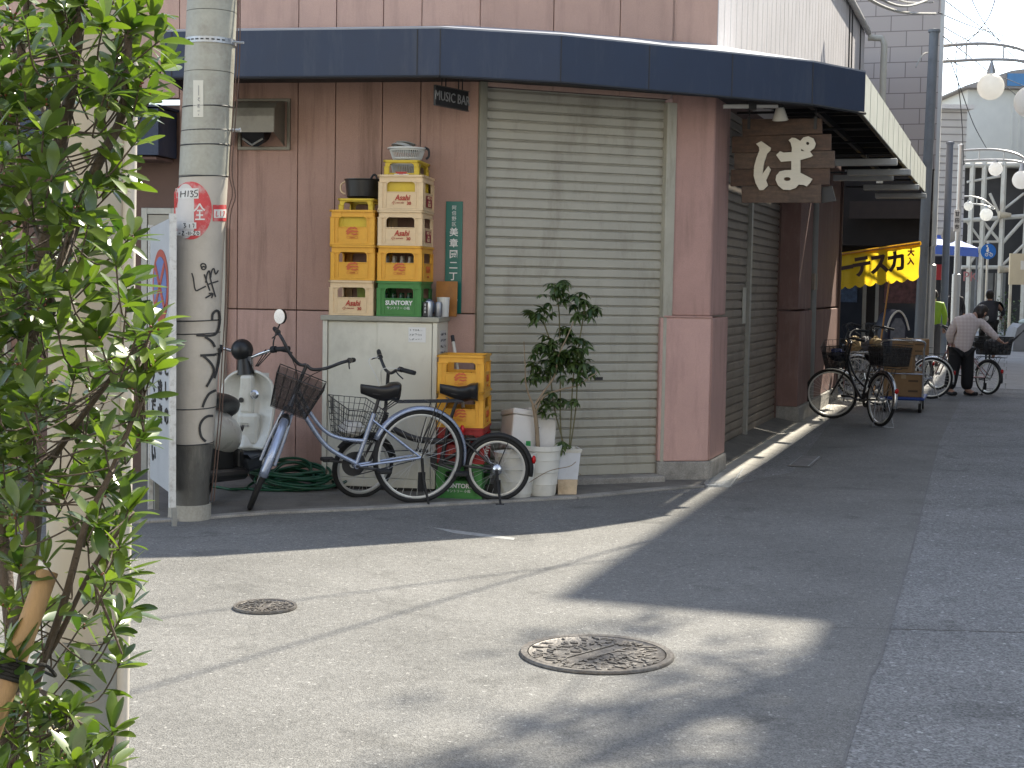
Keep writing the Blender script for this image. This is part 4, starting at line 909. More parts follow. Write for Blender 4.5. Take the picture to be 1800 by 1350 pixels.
colander(MC @ T(xr - .01, .02 + CRD/2, zc - .125), 'white slotted colander sunk inside the lemon crate of the right stack', .115, .10)
t = thing('food_lid', 'white round plastic lids piled askew on the top colander', 'lid', MC @ T(xr - .02, .02 + CRD/2 - .02, zc + .082) @ RY(12) @ RX(-8))
m = MB(); m.lathe([(.0001, .03), (.05, .03), (.085, .012), (.098, .0), (.094, .0), (.05, .024), (.0001, .025)], 28); m.obj('lid', M_wp, t, smooth=True)
m = MB(); m.lathe([(.0001, .045), (.04, .046), (.075, .036), (.07, .034), (.0001, .04)], 24, T(.01, 0, 0) @ RY(-6)); m.obj('lid', M_wp, t, smooth=True)
t = thing('ladle_handle', 'thin black pan handle leaning beside the colander on the crates', 'pan handle', MC @ T(xr + .14, .2, zc + .03))
m = MB(); m.tube(smooth_path([(0, 0, .055), (.03, 0, .035), (.032, 0, -.01), (.012, 0, -.03)]), .009, 8); m.obj('handle', M_black, t, smooth=True)
m = MB(); m.lathe([(.0001, 0), (.055, .004), (.07, .016), (.066, .018), (.0001, .006)], 20, T(-.07, .05, .03)); m.obj('pan', M_black, t, smooth=True)
# on the cabinet beside the green crate
xc = cab_px(755, 540, .05).x
def can(M, label, mat, r=.031, h=.115):
    t = thing('drink_can', label, 'can', M, 'cans on the cabinet corner'); m = MB()
    m.lathe([(.0001, .004), (r*.7, .004), (r*.8, 0), (r, .010), (r, h - .014), (r*.8, h), (r*.76, h), (r*.74, h - .005), (.0001, h - .006)], 24); m.obj('can_body', mat, t, smooth=True)
    m = MB(); m.box((-.008, -.012, h - .0055), (.008, .012, h - .004)); m.obj('tab', M_steel, t); return t
M_tin = pm('brushed tin', (.55, .56, .58), .32, .12, 12, .05, 40, metal=.85)
can(MC @ T(CWd - .095 + .015, .06, CHt + .001), 'silver tin can at the cabinet corner, front right of the green crate', M_tin)
can(MC @ T(CWd - .012, .10, CHt + .001), 'duller grey tin can behind the silver can on the cabinet corner', pm('dull tin', (.30, .31, .34), .35, .15, 12, .05, 40, metal=.8), .028, .11)
t = thing('drink_carton', 'small black printed carton squeezed between green crate and cans', 'carton', MC @ T(xr + CRW/2 + .028, .035, CHt + .001))
m = MB(); m.box((-.018, -.015, 0), (.018, .03, .11)); m.obj('carton', M_ink, t, bevel=.004)
text('8\n8\n8', .026, M_pw, t, T(0, -.0165, .062), depth=.0008)
t = thing('plastic_tub', 'white cylindrical plastic tub behind the tin cans on the cabinet', 'tub', MC @ T(CWd - .0, .22, CHt + .001))
m = MB(); m.lathe([(.0001, 0), (.042, 0), (.047, .13), (.049, .13), (.049, .145), (.0001, .147)], 24); m.obj('tub', M_wp, t, smooth=True)
t = thing('plywood_board', 'orange brown board leaning upright between the right crate stack and the address plate', 'board', MC @ T(xr + CRW/2 + .045, .32, CHt + .001) @ RZ(-4) @ RX(-4))
m = MB(); m.box((0, 0, 0), (.165, .012, .265)); m.obj('board', pm('orange brown board', (.34, .135, .022), .5, .12, 3, .05, 30, dirt=((.1, .05, .02), .7, 6)), t, bevel=.002)
t = thing('crumpled_rag', 'blue grey crumpled rag hanging from the side of the green crate', 'rag', MC @ T(xr + CRW/2 + .03, .16, CHt + .07))
m = MB(); rg = random.Random(4); m.sphere((0, 0, 0), .05, 14, 10, sc3=(.8, .9, 1.2)); m.v = [p + Vector((rg.uniform(-.008, .008), rg.uniform(-.008, .008), rg.uniform(-.008, .008))) for p in m.v]; m.obj('rag', pm('blue grey cloth', (.12, .15, .22), .9, .2, 12), t, smooth='all', subsurf=1)
# bottles seen through the openings of crates
def bottles(M, n, col, label):
    t = thing('empty_bottles', label, 'bottles', M); 
    for i in range(n):
        m = MB(); m.lathe([(.0001, 0), (.029, 0), (.03, .10), (.026, .13), (.013, .165), (.012, .20), (.014, .205), (.0001, .205)], 14, T(-.12 + .06*(i % 5), -.15 + .07*(i // 5), 0)); m.obj('bottle', col, t, smooth=True)
M_bot = pm('brown glass', (.06, .022, .008), .12, .1); M_botg = pm('green glass', (.01, .05, .02), .12, .1); M_botc = pm('clear glassware', (.25, .22, .17), .1, .1)
bottles(at_stack(xr, 0) @ T(0, 0, .02) @ Matrix.Diagonal((1, 1, .75, 1)), 10, M_botg, 'dark green bottles standing inside the green crate on the cabinet')
bottles(at_stack(xr, 1) @ T(0, 0, .02) @ Matrix.Diagonal((1, 1, .8, 1)), 10, M_botc, 'clear glasses standing inside the yellow crate above the green one')
t = thing('green_tub', 'lime green plastic tub inside the lowest beige crate on the cabinet', 'tub', at_stack(xl, 0) @ T(.06, -.02, .02)); m = MB(); m.lathe([(.0001, 0), (.055, 0), (.07, .20), (.0001, .20)], 20); m.obj('tub', pm('lime plastic', (.25, .33, .05), .5, .1), t, smooth=True)
# ---- ground stack by the shutter
gf = gp(766, 878); gf2 = gp(849, 879.5)
MGS = frame(gf, Vector((1, -.10, 0))); GG = 'bottle crates stacked on the ground'
def at_g(i, dx=0, rz=0): return MGS @ T(CRW/2 + dx, CRD/2 - .0, .004 + i*PIT) @ RZ(rz)
dup(cg, at_g(0, .0, -.5), 'green crate with white lettering at the foot of the ground stack', GG)
make_crate('red', M_rd, 'dark red crate second from the ground behind the bicycle wheels', at_g(1, .003, .6), GG)
dup(cy, at_g(2, .0, -.4), 'yellow crate resting on the red crate by the shutter', GG)
dup(cy, at_g(3, -.004, .5), 'empty yellow crate on top of the ground stack by the shutter', GG)
# broom
b0 = atY(803, 640, 11.12); b1 = atY(795, 590, 11.2); dd = (b1 - b0).normalized()
bt = b1; bb = b1 - dd * 1.13; bb.z = .02
t = thing('broom', 'white handled broom with black tip leaning between cabinet and yellow crates', 'broom', T(bb.x, bb.y, bb.z))
m = MB(); m.tube([Vector((0, 0, .06)), bt - bb - dd*.05], .013, 10); m.obj('broom_handle', pm('white handle', (.6, .58, .52), .45, .05), t, smooth=True)
m = MB(); m.tube([bt - bb - dd*.05, bt - bb], .0145, 10); m.obj('handle_tip', M_black, t, smooth=True)
m = MB(); m.box((-.14, -.02, -.015), (.14, .02, .07)); m.obj('broom_head', M_black, t)
# ---- hose coil
hc = gp(505, 868); hc.z = .012
m = MB(); rg = random.Random(12)
for k in range(13):
    n = 40; ph = rg.random()*6.28; rx = rg.uniform(.17, .29); ry = rg.uniform(.11, .19); tilt = rg.uniform(.1, .75); ox, oy = rg.uniform(-.07, .12), rg.uniform(0, .10); z0 = .012 + k*.010
    P = []
    for i in range(n):
        a = 2*math.pi*i/n; wob = 1 + .06*math.sin(3*a + ph); yy = oy + ry*math.sin(a)*wob
        P.append((ox + rx*math.cos(a)*wob, yy, max(.012, z0 + tilt*.16*max(0, math.sin(a)) + .015*math.sin(2*a + ph))))
    m.tube(P, .0105, 7, closed=True)
m.tube(smooth_path([(-.3, -.05, .012), (-.42, -.1, .012), (-.5, -.02, .012), (-.62, .05, .012)]), .0105, 7)
t = tag(m.obj('garden_hose', pm('dark green hose', (.006, .06, .028), .4, .15, 9, spec=.5), None, smooth='all'), 'dark green garden hose coiled on the ground between scooter and cabinet', 'hose'); t.location = hc + Vector((0, .12, 0))
# ---- planters and box
M_wplant = pm('white planter plastic', (.66, .65, .60), .45, .05, 4, dirt=((.38, .35, .29), .45, 5, (2, 2, .7)))
wp = gp(952, 876.5)
POT = T(wp.x, wp.y + .13, .004); ph_ = .375
t = thing('ribbed_planter', 'round white ribbed planter holding a bare branch by the shutter', 'planter', POT)
m = MB(); m.lathe([(.0001, 0), (.098, 0), (.105, .02), (.112, .09), (.118, .092), (.116, .10), (.121, .18), (.127, .182), (.125, .19), (.130, .27), (.135, .272), (.133, .28), (.137, .335), (.146, .34), (.146, ph_), (.136, ph_), (.13, .32), (.0001, .32)], 36); m.obj('pot', M_wplant, t, smooth=True)
m = MB(); m.lathe([(.0001, .325), (.131, .322), (.0001, .33)], 24); m.obj('soil', pm('dry soil', (.05, .035, .022), .9, .3, 20, .5, 60), t)
m = MB(); m.box((-.12, -.04, ph_ - .02), (-.085, -.015, ph_ + .03)); m.obj('green_clip', pm('green plastic clip', (.02, .25, .06), .4, .1), t, bevel=.004)
wp2 = gp(905, 880)
t = thing('ribbed_bucket', 'white ribbed tub half hidden behind the small black bicycle wheel', 'bucket', T(wp2.x, wp2.y + .17, .004))
m = MB(); m.lathe([(.0001, 0), (.115, 0), (.118, .03), (.124, .032), (.122, .042), (.13, .12), (.136, .122), (.134, .13), (.141, .21), (.147, .212), (.145, .22), (.152, .295), (.160, .30), (.160, .33), (.15, .33), (.14, .28), (.0001, .28)], 36); m.obj('tub', M_wplant, t, smooth=True)
bx = atY(928, 760, 11.02)
MBX = T(bx.x - .01, bx.y + .02, .315) @ RZ(20) @ RY(8) @ RX(-9)
t = thing('foam_box', 'tilted white foam box with a lid behind the planters', 'box', MBX)
M_foam = pm('white foam', (.63, .61, .585), .7, .04, 5, .15, 150, dirt=((.4, .37, .33), .4, 4))
m = MB(); m.box((-.175, -.13, 0), (.175, .13, .25)); b_ = m.obj('box_body', M_foam, t, bevel=.014)
m = MB(); m.box((-.182, -.137, .251), (.182, .137, .295)); m.box((-.05, -.10, .2955), (.02, .10, .318)); l_ = m.obj('lid', M_foam, t, bevel=.01)
m = MB(); m.box((-.1, -.06, .2955), (-.06, -.03, .304)); m.box((.08, .02, .2955), (.13, .05, .302)); m.obj('lid_recess', pm('grey mark', (.2, .2, .2), .6, .1), t)
shape2d([[(-.02, .02), (.02, .024), (.0, .0), (.014, -.018), (-.012, -.012), (.004, .004)]], M_ink, t, T(.02, -.131, .15), 'printed_mark', .001)
pp_ = gp(995, 872.5)
TP = T(pp_.x, pp_.y + .085, .004)
t = thing('tall_planter', 'tall square white pot with a stained base holding a leafy umbrella plant', 'planter', TP @ RZ(8))
m = MB(); 
def sq(z, a): return [(-a, -a, z), (a, -a, z), (a, a, z), (-a, a, z)]
m.grid([sq(.12, .072), sq(.32, .088)], closed=True); m.obj('pot', pm('bluish white pot', (.58, .60, .64), .45, .06, 4, dirt=((.35, .33, .3), .3, 5)), t, solid=.006)
m = MB(); m.grid([sq(0, .066), sq(.119, .072)], closed=True); m.add(sq(.001, .06), [(0, 1, 2, 3)]); m.obj('stained_base', pm('stained pot base', (.56, .44, .30), .7, .25, 9, .1, 60, dirt=((.18, .10, .05), .7, 9)), t, solid=.006)
m = MB(); m.grid([sq(.32, .094), sq(.345, .102), sq(.345, .086), sq(.31, .084)], closed=True); m.add(sq(.315, .085), [(0, 1, 2, 3)]); m.obj('rim', M_wplant, t, bevel=.003)
# bare branch
M_bark = pm('grey tan bark', (.26, .20, .135), .85, .2, 18, .4, 80)
yb = wp.y + .13
def bp_(px, py, dy=0): return atY(px, py, yb + dy)
t = thing('bare_branch', 'leafless forked branch growing from the ribbed white planter', 'plant', POT); ti = POT.inverted()
for P, r0, r1 in (([(946, 800), (944, 760), (941, 730), (937, 712)], .017, .013), ([(939, 715), (930, 695), (924, 672), (923, 640), (921, 600)], .009, .003), ([(940, 712), (955, 690), (975, 660), (982, 625), (998, 590), (1008, 565)], .009, .003), ([(942, 724), (955, 698), (985, 685), (1015, 678), (1035, 664), (1050, 655)], .008, .003)):
    Q = smooth_path([bp_(*q, .02*math.sin(i)) for i, q in enumerate(P)], 4); m = MB(ti); n = len(Q); m.tube(Q, [r0 + (r1 - r0)*i/(n-1) for i in range(n)], 8); m.obj('branch', M_bark, t, smooth=True)
rgw = random.Random(3)
for k in range(4):
    m = MB(ti)
    a = bp_(950 + k*5, 790 + k*3); b = bp_(rgw.uniform(985, 1045), rgw.uniform(810, 850), .1); c = a.lerp(b, .5) + Vector((0, 0, rgw.uniform(.02, .10))); m.tube(smooth_path([a, c, b], 6), .002, 5); m.obj('twig', M_bark, t)
m = MB(ti)
m.tube(smooth_path([bp_(930, 848, -.16), bp_(965, 828, -.15), bp_(1000, 820, -.1), bp_(1012, 812, 0)], 6), .003, 5)
m.obj('twig', M_bark, t)
# umbrella plant
def leaf_mesh(L, W, n=5, fold=.25, curl=.3, ob=False):
    """one leaf along +x lying in the xy plane, midrib folded, tip curling down"""
    vs = []; fs = []
    for i in range(n + 1):
        t_ = i/n; wv = W * ((1.0 if not ob else 1.06) * math.sin(math.pi * (t_**.85 if not ob else min(.93, .04 + .9*t_**1.25))) ** .8 if 0 < t_ < 1 else (.02 if t_ == 0 or not ob else .22)); x = L*t_; z = -curl*L*t_*t_
        vs += [(x, -wv/2, z + fold*wv*.5), (x, 0, z), (x, wv/2, z + fold*wv*.5)]
    for i in range(n):
        o = i*3; fs += [(o, o+3, o+4, o+1), (o+1, o+4, o+5, o+2)]
    return vs, fs
def leaf_mat(name, c1, c2, trans, rough=.35, spec=.5):
    m_ = bpy.data.materials.new(name); m_.use_nodes = True; tn = m_.node_tree; N = tn.nodes; L = tn.links; b = N['Principled BSDF']; out = N['Material Output']
    tc = N.new('ShaderNodeTexCoord'); nz = N.new('ShaderNodeTexNoise'); nz.inputs['Scale'].default_value = 9; nz.inputs['Detail'].default_value = 3; L.new(tc.outputs['Object'], nz.inputs[0])
    ge = N.new('ShaderNodeNewGeometry'); ad = N.new('ShaderNodeMath'); ad.operation = 'MULTIPLY_ADD'; L.new(ge.outputs['Random Per Island'], ad.inputs[0]); ad.inputs[1].default_value = .8
    sb = N.new('ShaderNodeMath'); sb.operation = 'SUBTRACT'; L.new(nz.outputs[0], sb.inputs[0]); sb.inputs[1].default_value = .4; L.new(sb.outputs[0], ad.inputs[2])
    mx = N.new('ShaderNodeMix'); mx.data_type = 'RGBA'; L.new(ad.outputs[0], mx.inputs[0]); mx.inputs[6].default_value = c1 + (1,); mx.inputs[7].default_value = c2 + (1,)
    L.new(mx.outputs[2], b.inputs['Base Color']); b.inputs['Roughness'].default_value = rough; b.inputs['Specular IOR Level'].default_value = spec
    tr = N.new('ShaderNodeBsdfTranslucent'); tv = N.new('ShaderNodeMix'); tv.data_type = 'RGBA'; tv.blend_type = 'MULTIPLY'; tv.inputs[0].default_value = 1; L.new(mx.outputs[2], tv.inputs[6]); tv.inputs[7].default_value = (1.9, 2.2, .55, 1); L.new(tv.outputs[2], tr.inputs[0])
    ms = N.new('ShaderNodeMixShader'); ms.inputs[0].default_value = trans; L.new(b.outputs[0], ms.inputs[1]); L.new(tr.outputs[0], ms.inputs[2]); L.new(ms.outputs[0], out.inputs[0])
    MATS[name] = m_; return m_
M_schef = leaf_mat('dark umbrella leaf', (.018, .045, .014), (.085, .125, .035), .2)
t = thing('umbrella_plant', 'tall leafy umbrella plant with thin stems before the beige shutter', 'plant', TP); ti = TP.inverted()
yu = pp_.y + .085
def up_(px, py, dy=0): return atY(px, py, yu + dy)
m = MB(ti)
stems = [[(990, 795), (985, 740), (985, 660), (984, 590), (982, 540), (975, 498)], [(1000, 795), (1004, 735), (1008, 660), (1020, 590), (1028, 540)], [(995, 795), (975, 720), (968, 665), (965, 640)], [(1001, 795), (1012, 720), (1015, 660)], [(988, 640), (972, 610), (955, 565)]]
for S_ in stems: m.tube(smooth_path([up_(*q, .02*math.sin(i*2)) for i, q in enumerate(S_)], 4), [.006]*0 or .0055, 6)
m.obj('stem', pm('green brown stem', (.12, .11, .05), .7, .2, 12), t, smooth=True)
m = MB(ti); rg = random.Random(21)
cl_ = [(983, 497, 16, 9), (975, 520, 22, 6), (1018, 535, 28, 14), (1035, 545, 18, 8), (943, 555, 18, 8), (960, 550, 12, 5), (985, 600, 36, 22), (1010, 615, 30, 18), (955, 625, 30, 16), (975, 640, 34, 14), (1020, 650, 24, 14), (940, 655, 20, 8), (1000, 640, 30, 12), (975, 695, 26, 9), (960, 715, 20, 5), (1000, 700, 16, 3), (985, 785, 15, 7)]
for (x, y, rr, n) in cl_:
    for i in range(n):
        a = rg.random()*6.283; q = rr*math.sqrt(rg.random()); c = up_(x + q*math.cos(a), y + .8*q*math.sin(a), rg.uniform(-.11, .09))
        ph = rg.random()*6.283; dip = rg.uniform(-.2, .5); nl = rg.randint(6, 8)
        Mc = T(*c) @ Matrix.Rotation(rg.uniform(-.5, .5), 4, 'X') @ Matrix.Rotation(rg.uniform(-.5, .5), 4, 'Y')
        for k in range(nl):
            L_ = rg.uniform(.055, .085); v_, f_ = leaf_mesh(L_, L_*.36, 4, .2, .5)
            m.add(v_, f_, Mc @ Matrix.Rotation(ph + 6.283*k/nl + rg.uniform(-.2, .2), 4, 'Z') @ Matrix.Rotation(dip + rg.uniform(-.15, .2), 4, 'Y'))
m.obj('foliage', M_schef, t, smooth='all')
# ================================================================== BICYCLES
M_tyre = pm('tyre rubber', (.016, .016, .017), .8, .2, 20, .2, 120)
M_chrome = pm('bright steel', (.62, .63, .65), .22, .08, 12, metal=.95)
M_rim = pm('aluminium rim', (.60, .60, .58), .35, .08, 12, metal=.6)
M_darkst = pm('dark steel', (.035, .035, .037), .4, .2, 12, metal=.3)
M_saddle = pm('black vinyl', (.012, .012, .013), .38, .2, 14, .2, 60)
M_grip = pm('grip rubber', (.014, .014, .015), .75, .1)
M_redl = pm('red reflector', (.45, .01, .01), .25, .1)
M_lav = pm('lavender blue paint', (.33, .38, .50), .26, .06, 6, metal=.55, coat=.4)
def wheel(t, M, wr, rimc=None, spokes=32, tw=.019, hubr=.018, detail=True):
    w_ = MB(M); r = wr - 2*tw
    w_.lathe([(r - .012, -.010), (r - .002, -.013), (r + .006, -.011), (r + .006, .011), (r - .002, .013), (r - .012, .010)], 48, RX(90), ring=True)
    w_.v = w_.v; n = len(w_.f)
    w_.lathe([(hubr*.5, -.035), (hubr*1.5, -.033), (hubr*1.5, -.028), (hubr, -.024), (hubr, .024), (hubr*1.5, .028), (hubr*1.5, .033), (hubr*.5, .035)], 14, RX(90), ring=True)
    for i in range(spokes):
        a = 2*math.pi*i/spokes; s = 1 if i % 2 else -1; off = (.9 if (i//2) % 2 else -.9)
        w_.tube([(hubr*1.4*math.cos(a + off), s*.029, hubr*1.4*math.sin(a + off)), (r*math.cos(a), s*.003, r*math.sin(a))], .0012, 4, cap=False)
    w0 = w_.obj('wheel', rimc or M_rim, t, smooth=True)
    ty = MB(M); rr = wr - tw; prof = [(rr + tw*math.cos(b), tw*math.sin(b)) for b in [2*math.pi*k/12 for k in range(12)]]
    ty.lathe(prof, 56, RX(90), ring=True); ty.obj('tyre', M_tyre, w0, smooth='all')
    return w0
def arc_guard(mb, M, wr, a0, a1, wdt=.05, n=24):
    """curved mudguard; angles in degrees measured from +x up over the wheel"""
    rows = []
    for i in range(n + 1):
        a = R(a0 + (a1 - a0)*i/n); rows.append([((wr + .014 + dz)*math.cos(a), y, (wr + .014 + dz)*math.sin(a)) for y, dz in ((-wdt/2, -.016), (-wdt*.36, .002), (0, .010), (wdt*.36, .002), (wdt/2, -.016))])
    mb.grid(rows, M)
def bicycle(name, label, M, o, group=None):
    """x forward, y left, z up, rear wheel above the origin"""
    t = thing(name, label, 'bicycle', M, group); wr = o['wr']; wb = o['wb']; paint = o['paint']; trim = o.get('trim', M_darkst)
    rh = Vector((0, 0, wr)); bb = Vector((o.get('bbx', .43), 0, o.get('bbz', .28))); fh = Vector((wb, 0, wr))
    hb, ht = Vector(o['hb']), Vector(o['ht'])            # head tube bottom / top
    st = Vector(o['st'])                                  # seat tube top
    ax = (ht - hb).normalized(); steer = o.get('steer', 0)
    RS = Matrix.Translation(hb) @ Matrix.Rotation(R(steer), 4, ax) @ Matrix.Translation(-hb)
    ho = o.get('hub_off', .058)
    # frame
    f = MB()
    for P, r in o['tubes']: f.tube(smooth_path(P, 6) if len(P) > 2 else P, r, 10)
    f.tube([hb - ax*.01, ht + ax*.01], .019, 12); f.tube([bb, st], .0155, 10); f.tube([bb + Vector((0, -.035, 0)), bb + Vector((0, .035, 0))], .021, 12)
    for s in (-1, 1):
        e = Vector((0, s*ho, 0)); f.tube([bb + Vector((-.02, s*.03, 0)), rh + e*.9], .0095, 8); f.tube([st.lerp(bb, .12) + Vector((0, s*.016, 0)), rh + e*.9], .0075, 8)
    f.obj('frame', paint, t, smooth=True)
    # fork, turned with the bars
    k = MB(RS); cr = hb - ax*.02
    for s in (-1, 1): k.tube(smooth_path([cr + Vector((0, s*.03, 0)), cr.lerp(fh, .55) + Vector((0, s*.048, 0)), fh + Vector((.0, s*.05, 0))], 4), .011, 8)
    k.tube([cr + Vector((0, -.04, .0)), cr + Vector((0, .04, 0))], .015, 8); k.obj('fork', o.get('forkc', paint), t, smooth=True)
    wheel(t, T(*rh), wr, o.get('rimc')); wheel(t, RS @ T(*fh), wr, o.get('rimc'))
    # mudguards
    if o.get('guards', True):
        g = MB(); arc_guard(g, T(*rh), wr, o.get('ga0', -8 + 180), o.get('ga1', 20), o.get('gw', .055)); gr = g.obj('mudguard', o.get('guardc', paint), t, smooth='all', solid=.002)
        g = MB(RS); arc_guard(g, T(*fh), wr, o.get('gf0', 165), o.get('gf1', 60), o.get('gw', .055)); g.obj('mudguard', o.get('guardc', paint), t, smooth='all', solid=.002)
        s_ = MB()
        for s in (-1, 1): s_.tube([rh + Vector((0, s*ho, 0)), rh + Vector((-.3*wr - .02, s*.03, (wr + .012)*.93))], .003, 5)
        s_.obj('guard_stay', trim, gr)
        if o.get('reflector', True):
            a = R(o.get('ra', 150)); q = rh + Vector(((wr + .035)*math.cos(a), 0, (wr + .035)*math.sin(a))); z = MB(); z.sphere(tuple(q), .026, 12, 8, sc3=(.6, 1, 1.2)); z.obj('reflector', M_redl, gr, smooth=True)
    # bars
    h = MB(RS); bars = o['bars']; stem = o['stem']
    h.tube([ht - ax*.02, Vector(stem)], .0125, 10)
    for s in (-1, 1): h.tube(smooth_path([(p[0], s*p[1], p[2]) for p in bars], 5), .0115, 10)
    hbo = h.obj('handlebar', o.get('barc', M_darkst), t, smooth=True)
    for s in (-1, 1):
        a, b = Vector(bars[-2]), Vector(bars[-1]); a.y *= s; b.y *= s; d = (b - a).normalized()
        gq = MB(RS); gq.tube([b - d*.10, b - d*.02, b + d*.012], [.0165, .017, .0155], 12); gq.obj('grip', M_grip, hbo, smooth=True)
        bl = MB(RS); bl.tube(smooth_path([b - d*.13, b - d*.11 + Vector((.045, 0, -.012)), b - d*.03 + Vector((.055, 0, -.045))], 3), .005, 6); bl.tube([b - d*.14, b - d*.115], .02, 8); bl.obj('brake_lever', o.get('leverc', M_darkst), hbo)
    cbm = MB(RS)
    for s in (-1, 1):
        b = Vector(bars[-2]); b.y *= s; cbm.tube(smooth_path([b, Vector(stem) + Vector((.10, s*.12, .06)), Vector(stem) + Vector((.06, s*.02, -.10)), hb + Vector((.03, s*.02, .0))], 5), .0028, 5)
    cbm.obj('brake_cable', o.get('cablec', M_grip), hbo)
    # saddle
    sp = Vector(o['saddle']); p_ = MB(); p_.tube([st, sp - Vector((0, 0, .03))], .0125, 10); p_.obj('seat_post', o.get('postc', M_darkst), t, smooth=True)
    sd = MB(); L0, W0 = .27, .19; rows = []
    for i in range(11):
        u = i/10; x = sp.x - .13 + L0*u; w_ = W0*(1 - .78*min(1, max(0, (u - .12)/.55))**.8) if u > .1 else W0*(.72 + 2.8*u*.98); zt_ = sp.z + .03*abs(u - .5)*1.2 + (.012 if u < .3 else 0)
        rows.append([(x, w_/2*math.sin(b), zt_ + (.018*math.cos(b) if math.cos(b) > 0 else .115*math.cos(b)*(.42 + .58*(1 - u)))) for b in [2*math.pi*q/14 for q in range(14)]])
    sd.grid(rows, closed=True); sd.f += [tuple(range(14))[::-1], tuple(range(140, 154))]; sd.obj('saddle', M_saddle, t, smooth='all')
    spr = MB()
    for s in (-1, 1): spr.tube([(sp.x - .10, s*.05, sp.z - .055), (sp.x - .10, s*.05, sp.z)], .014, 8); spr.tube([(sp.x - .10, s*.05, sp.z - .05), (sp.x + .06, s*.02, sp.z - .03)], .004, 5)
    spr.obj('saddle_spring', M_darkst, t)
    # crank, chain
    c = MB(); ca = R(o.get('crank', 190)); dv = Vector((math.cos(ca), 0, math.sin(ca)))*.165
    c.tube([bb + Vector((0, -.065, 0)), bb + dv + Vector((0, -.075, 0))], .009, 8); c.tube([bb + Vector((0, .065, 0)), bb - dv + Vector((0, .075, 0))], .009, 8); c.tube([bb + Vector((0, -.07, 0)), bb + Vector((0, .07, 0))], .011, 8)
    c.lathe([(.03, -.002), (.085, -.002), (.085, .002), (.03, .002)], 32, T(bb.x, -.05, bb.z) @ RX(90), ring=True); co = c.obj('crank', o.get('crankc', M_darkst), t)
    for s, q in ((-1, bb + dv), (1, bb - dv)):
        pd = MB(); pd.box((-.045, -.045, -.012), (.045, .045, .012), T(q.x, q.y + s*.125, q.z)); pd.obj('pedal', M_grip, co, bevel=.006)
    ch = MB()
    if o.get('chaincase'):
        ch.prism([(x, z) for x, z in [(bb.x + .11*math.cos(R(a)), bb.z + .105*math.sin(R(a))) for a in range(-90, 100, 15)] + [(0 + .06*math.cos(R(a)), wr + .055*math.sin(R(a))) for a in range(90, 280, 20)]], .055, .062, Matrix(((1,0,0,0),(0,0,-1,0),(0,1,0,0),(0,0,0,1))))
    else:
        for dz in (-1, 1): ch.tube([(bb.x, -.05, bb.z + dz*.083), (0, -.05, wr + dz*.035)], .004, 5)
    ch.obj('chain_guard' if o.get('chaincase') else 'chain', o.get('chainc', M_darkst), t)
    # carrier
    if o.get('rack'):
        q = MB(); zt_ = wr*2 + .055; x0, x1 = -.30, .24
        for y in (-.055, 0, .055): q.tube([(x0, y, zt_), (x1 - .05, y, zt_), (x1 + .03, y*.5, zt_ - .06)], .0045, 6)
        for x in (x0, -.05, .12): q.tube([(x, -.055, zt_), (x, .055, zt_)], .0045, 6)
        for s in (-1, 1):
            q.tube([(x0 + .12, s*.055, zt_), (0, s*(ho + .006), wr)], .004, 6); q.tube([(x0 + .2, s*.055, zt_), (0, s*(ho + .006), wr)], .004, 6)
        q.tube([(x0 + .1, -.03, zt_ + .02), (x0 + .1, .03, zt_ + .02)], .004, 6); q.obj('carrier', o.get('rackc', M_darkst), t)
    # stand
    s_ = MB()
    if o.get('stand') == 'double':
        for s in (-1, 1): s_.tube([(0, s*.075, wr), (-.10, s*.13, .006)], .006, 6)
        s_.tube([(-.10, -.13, .006), (-.13, -.1, .006), (-.13, .1, .006), (-.10, .13, .006)], .006, 6); s_.obj('stand', M_chrome, t)
    elif o.get('stand', 'side'):
        sy = o.get('stand_y', 1); s_.tube([(0, sy*.075, wr), (-.01, sy*.085, wr*.6), (-.035, sy*.16, .008)], [.011, .011, .008], 8); s_.tube([(-.06, sy*.16, .006), (.0, sy*.165, .006)], .009, 6); s_.box((-.03, sy*.06, wr*.3), (.02, sy*.075, wr*.7)) ; s_.obj('stand', M_grip, t)
    # basket
    if o.get('basket'):
        b = o['basket']; mm = RS if b.get('steered', True) else I4; basket(t, mm, **{k_: v_ for k_, v_ in b.items() if k_ != 'steered'})
    if o.get('rear_basket'): basket(t, I4, **o['rear_basket'])
    if o.get('lamp'):
        l = MB(RS); q = Vector(o['lamp']); l.tube([q + Vector((-.05, 0, 0)), q, q + Vector((.05, 0, 0))], [.025, .038, .04], 14); l.obj('headlamp', M_darkst, t, smooth=True)
    return t
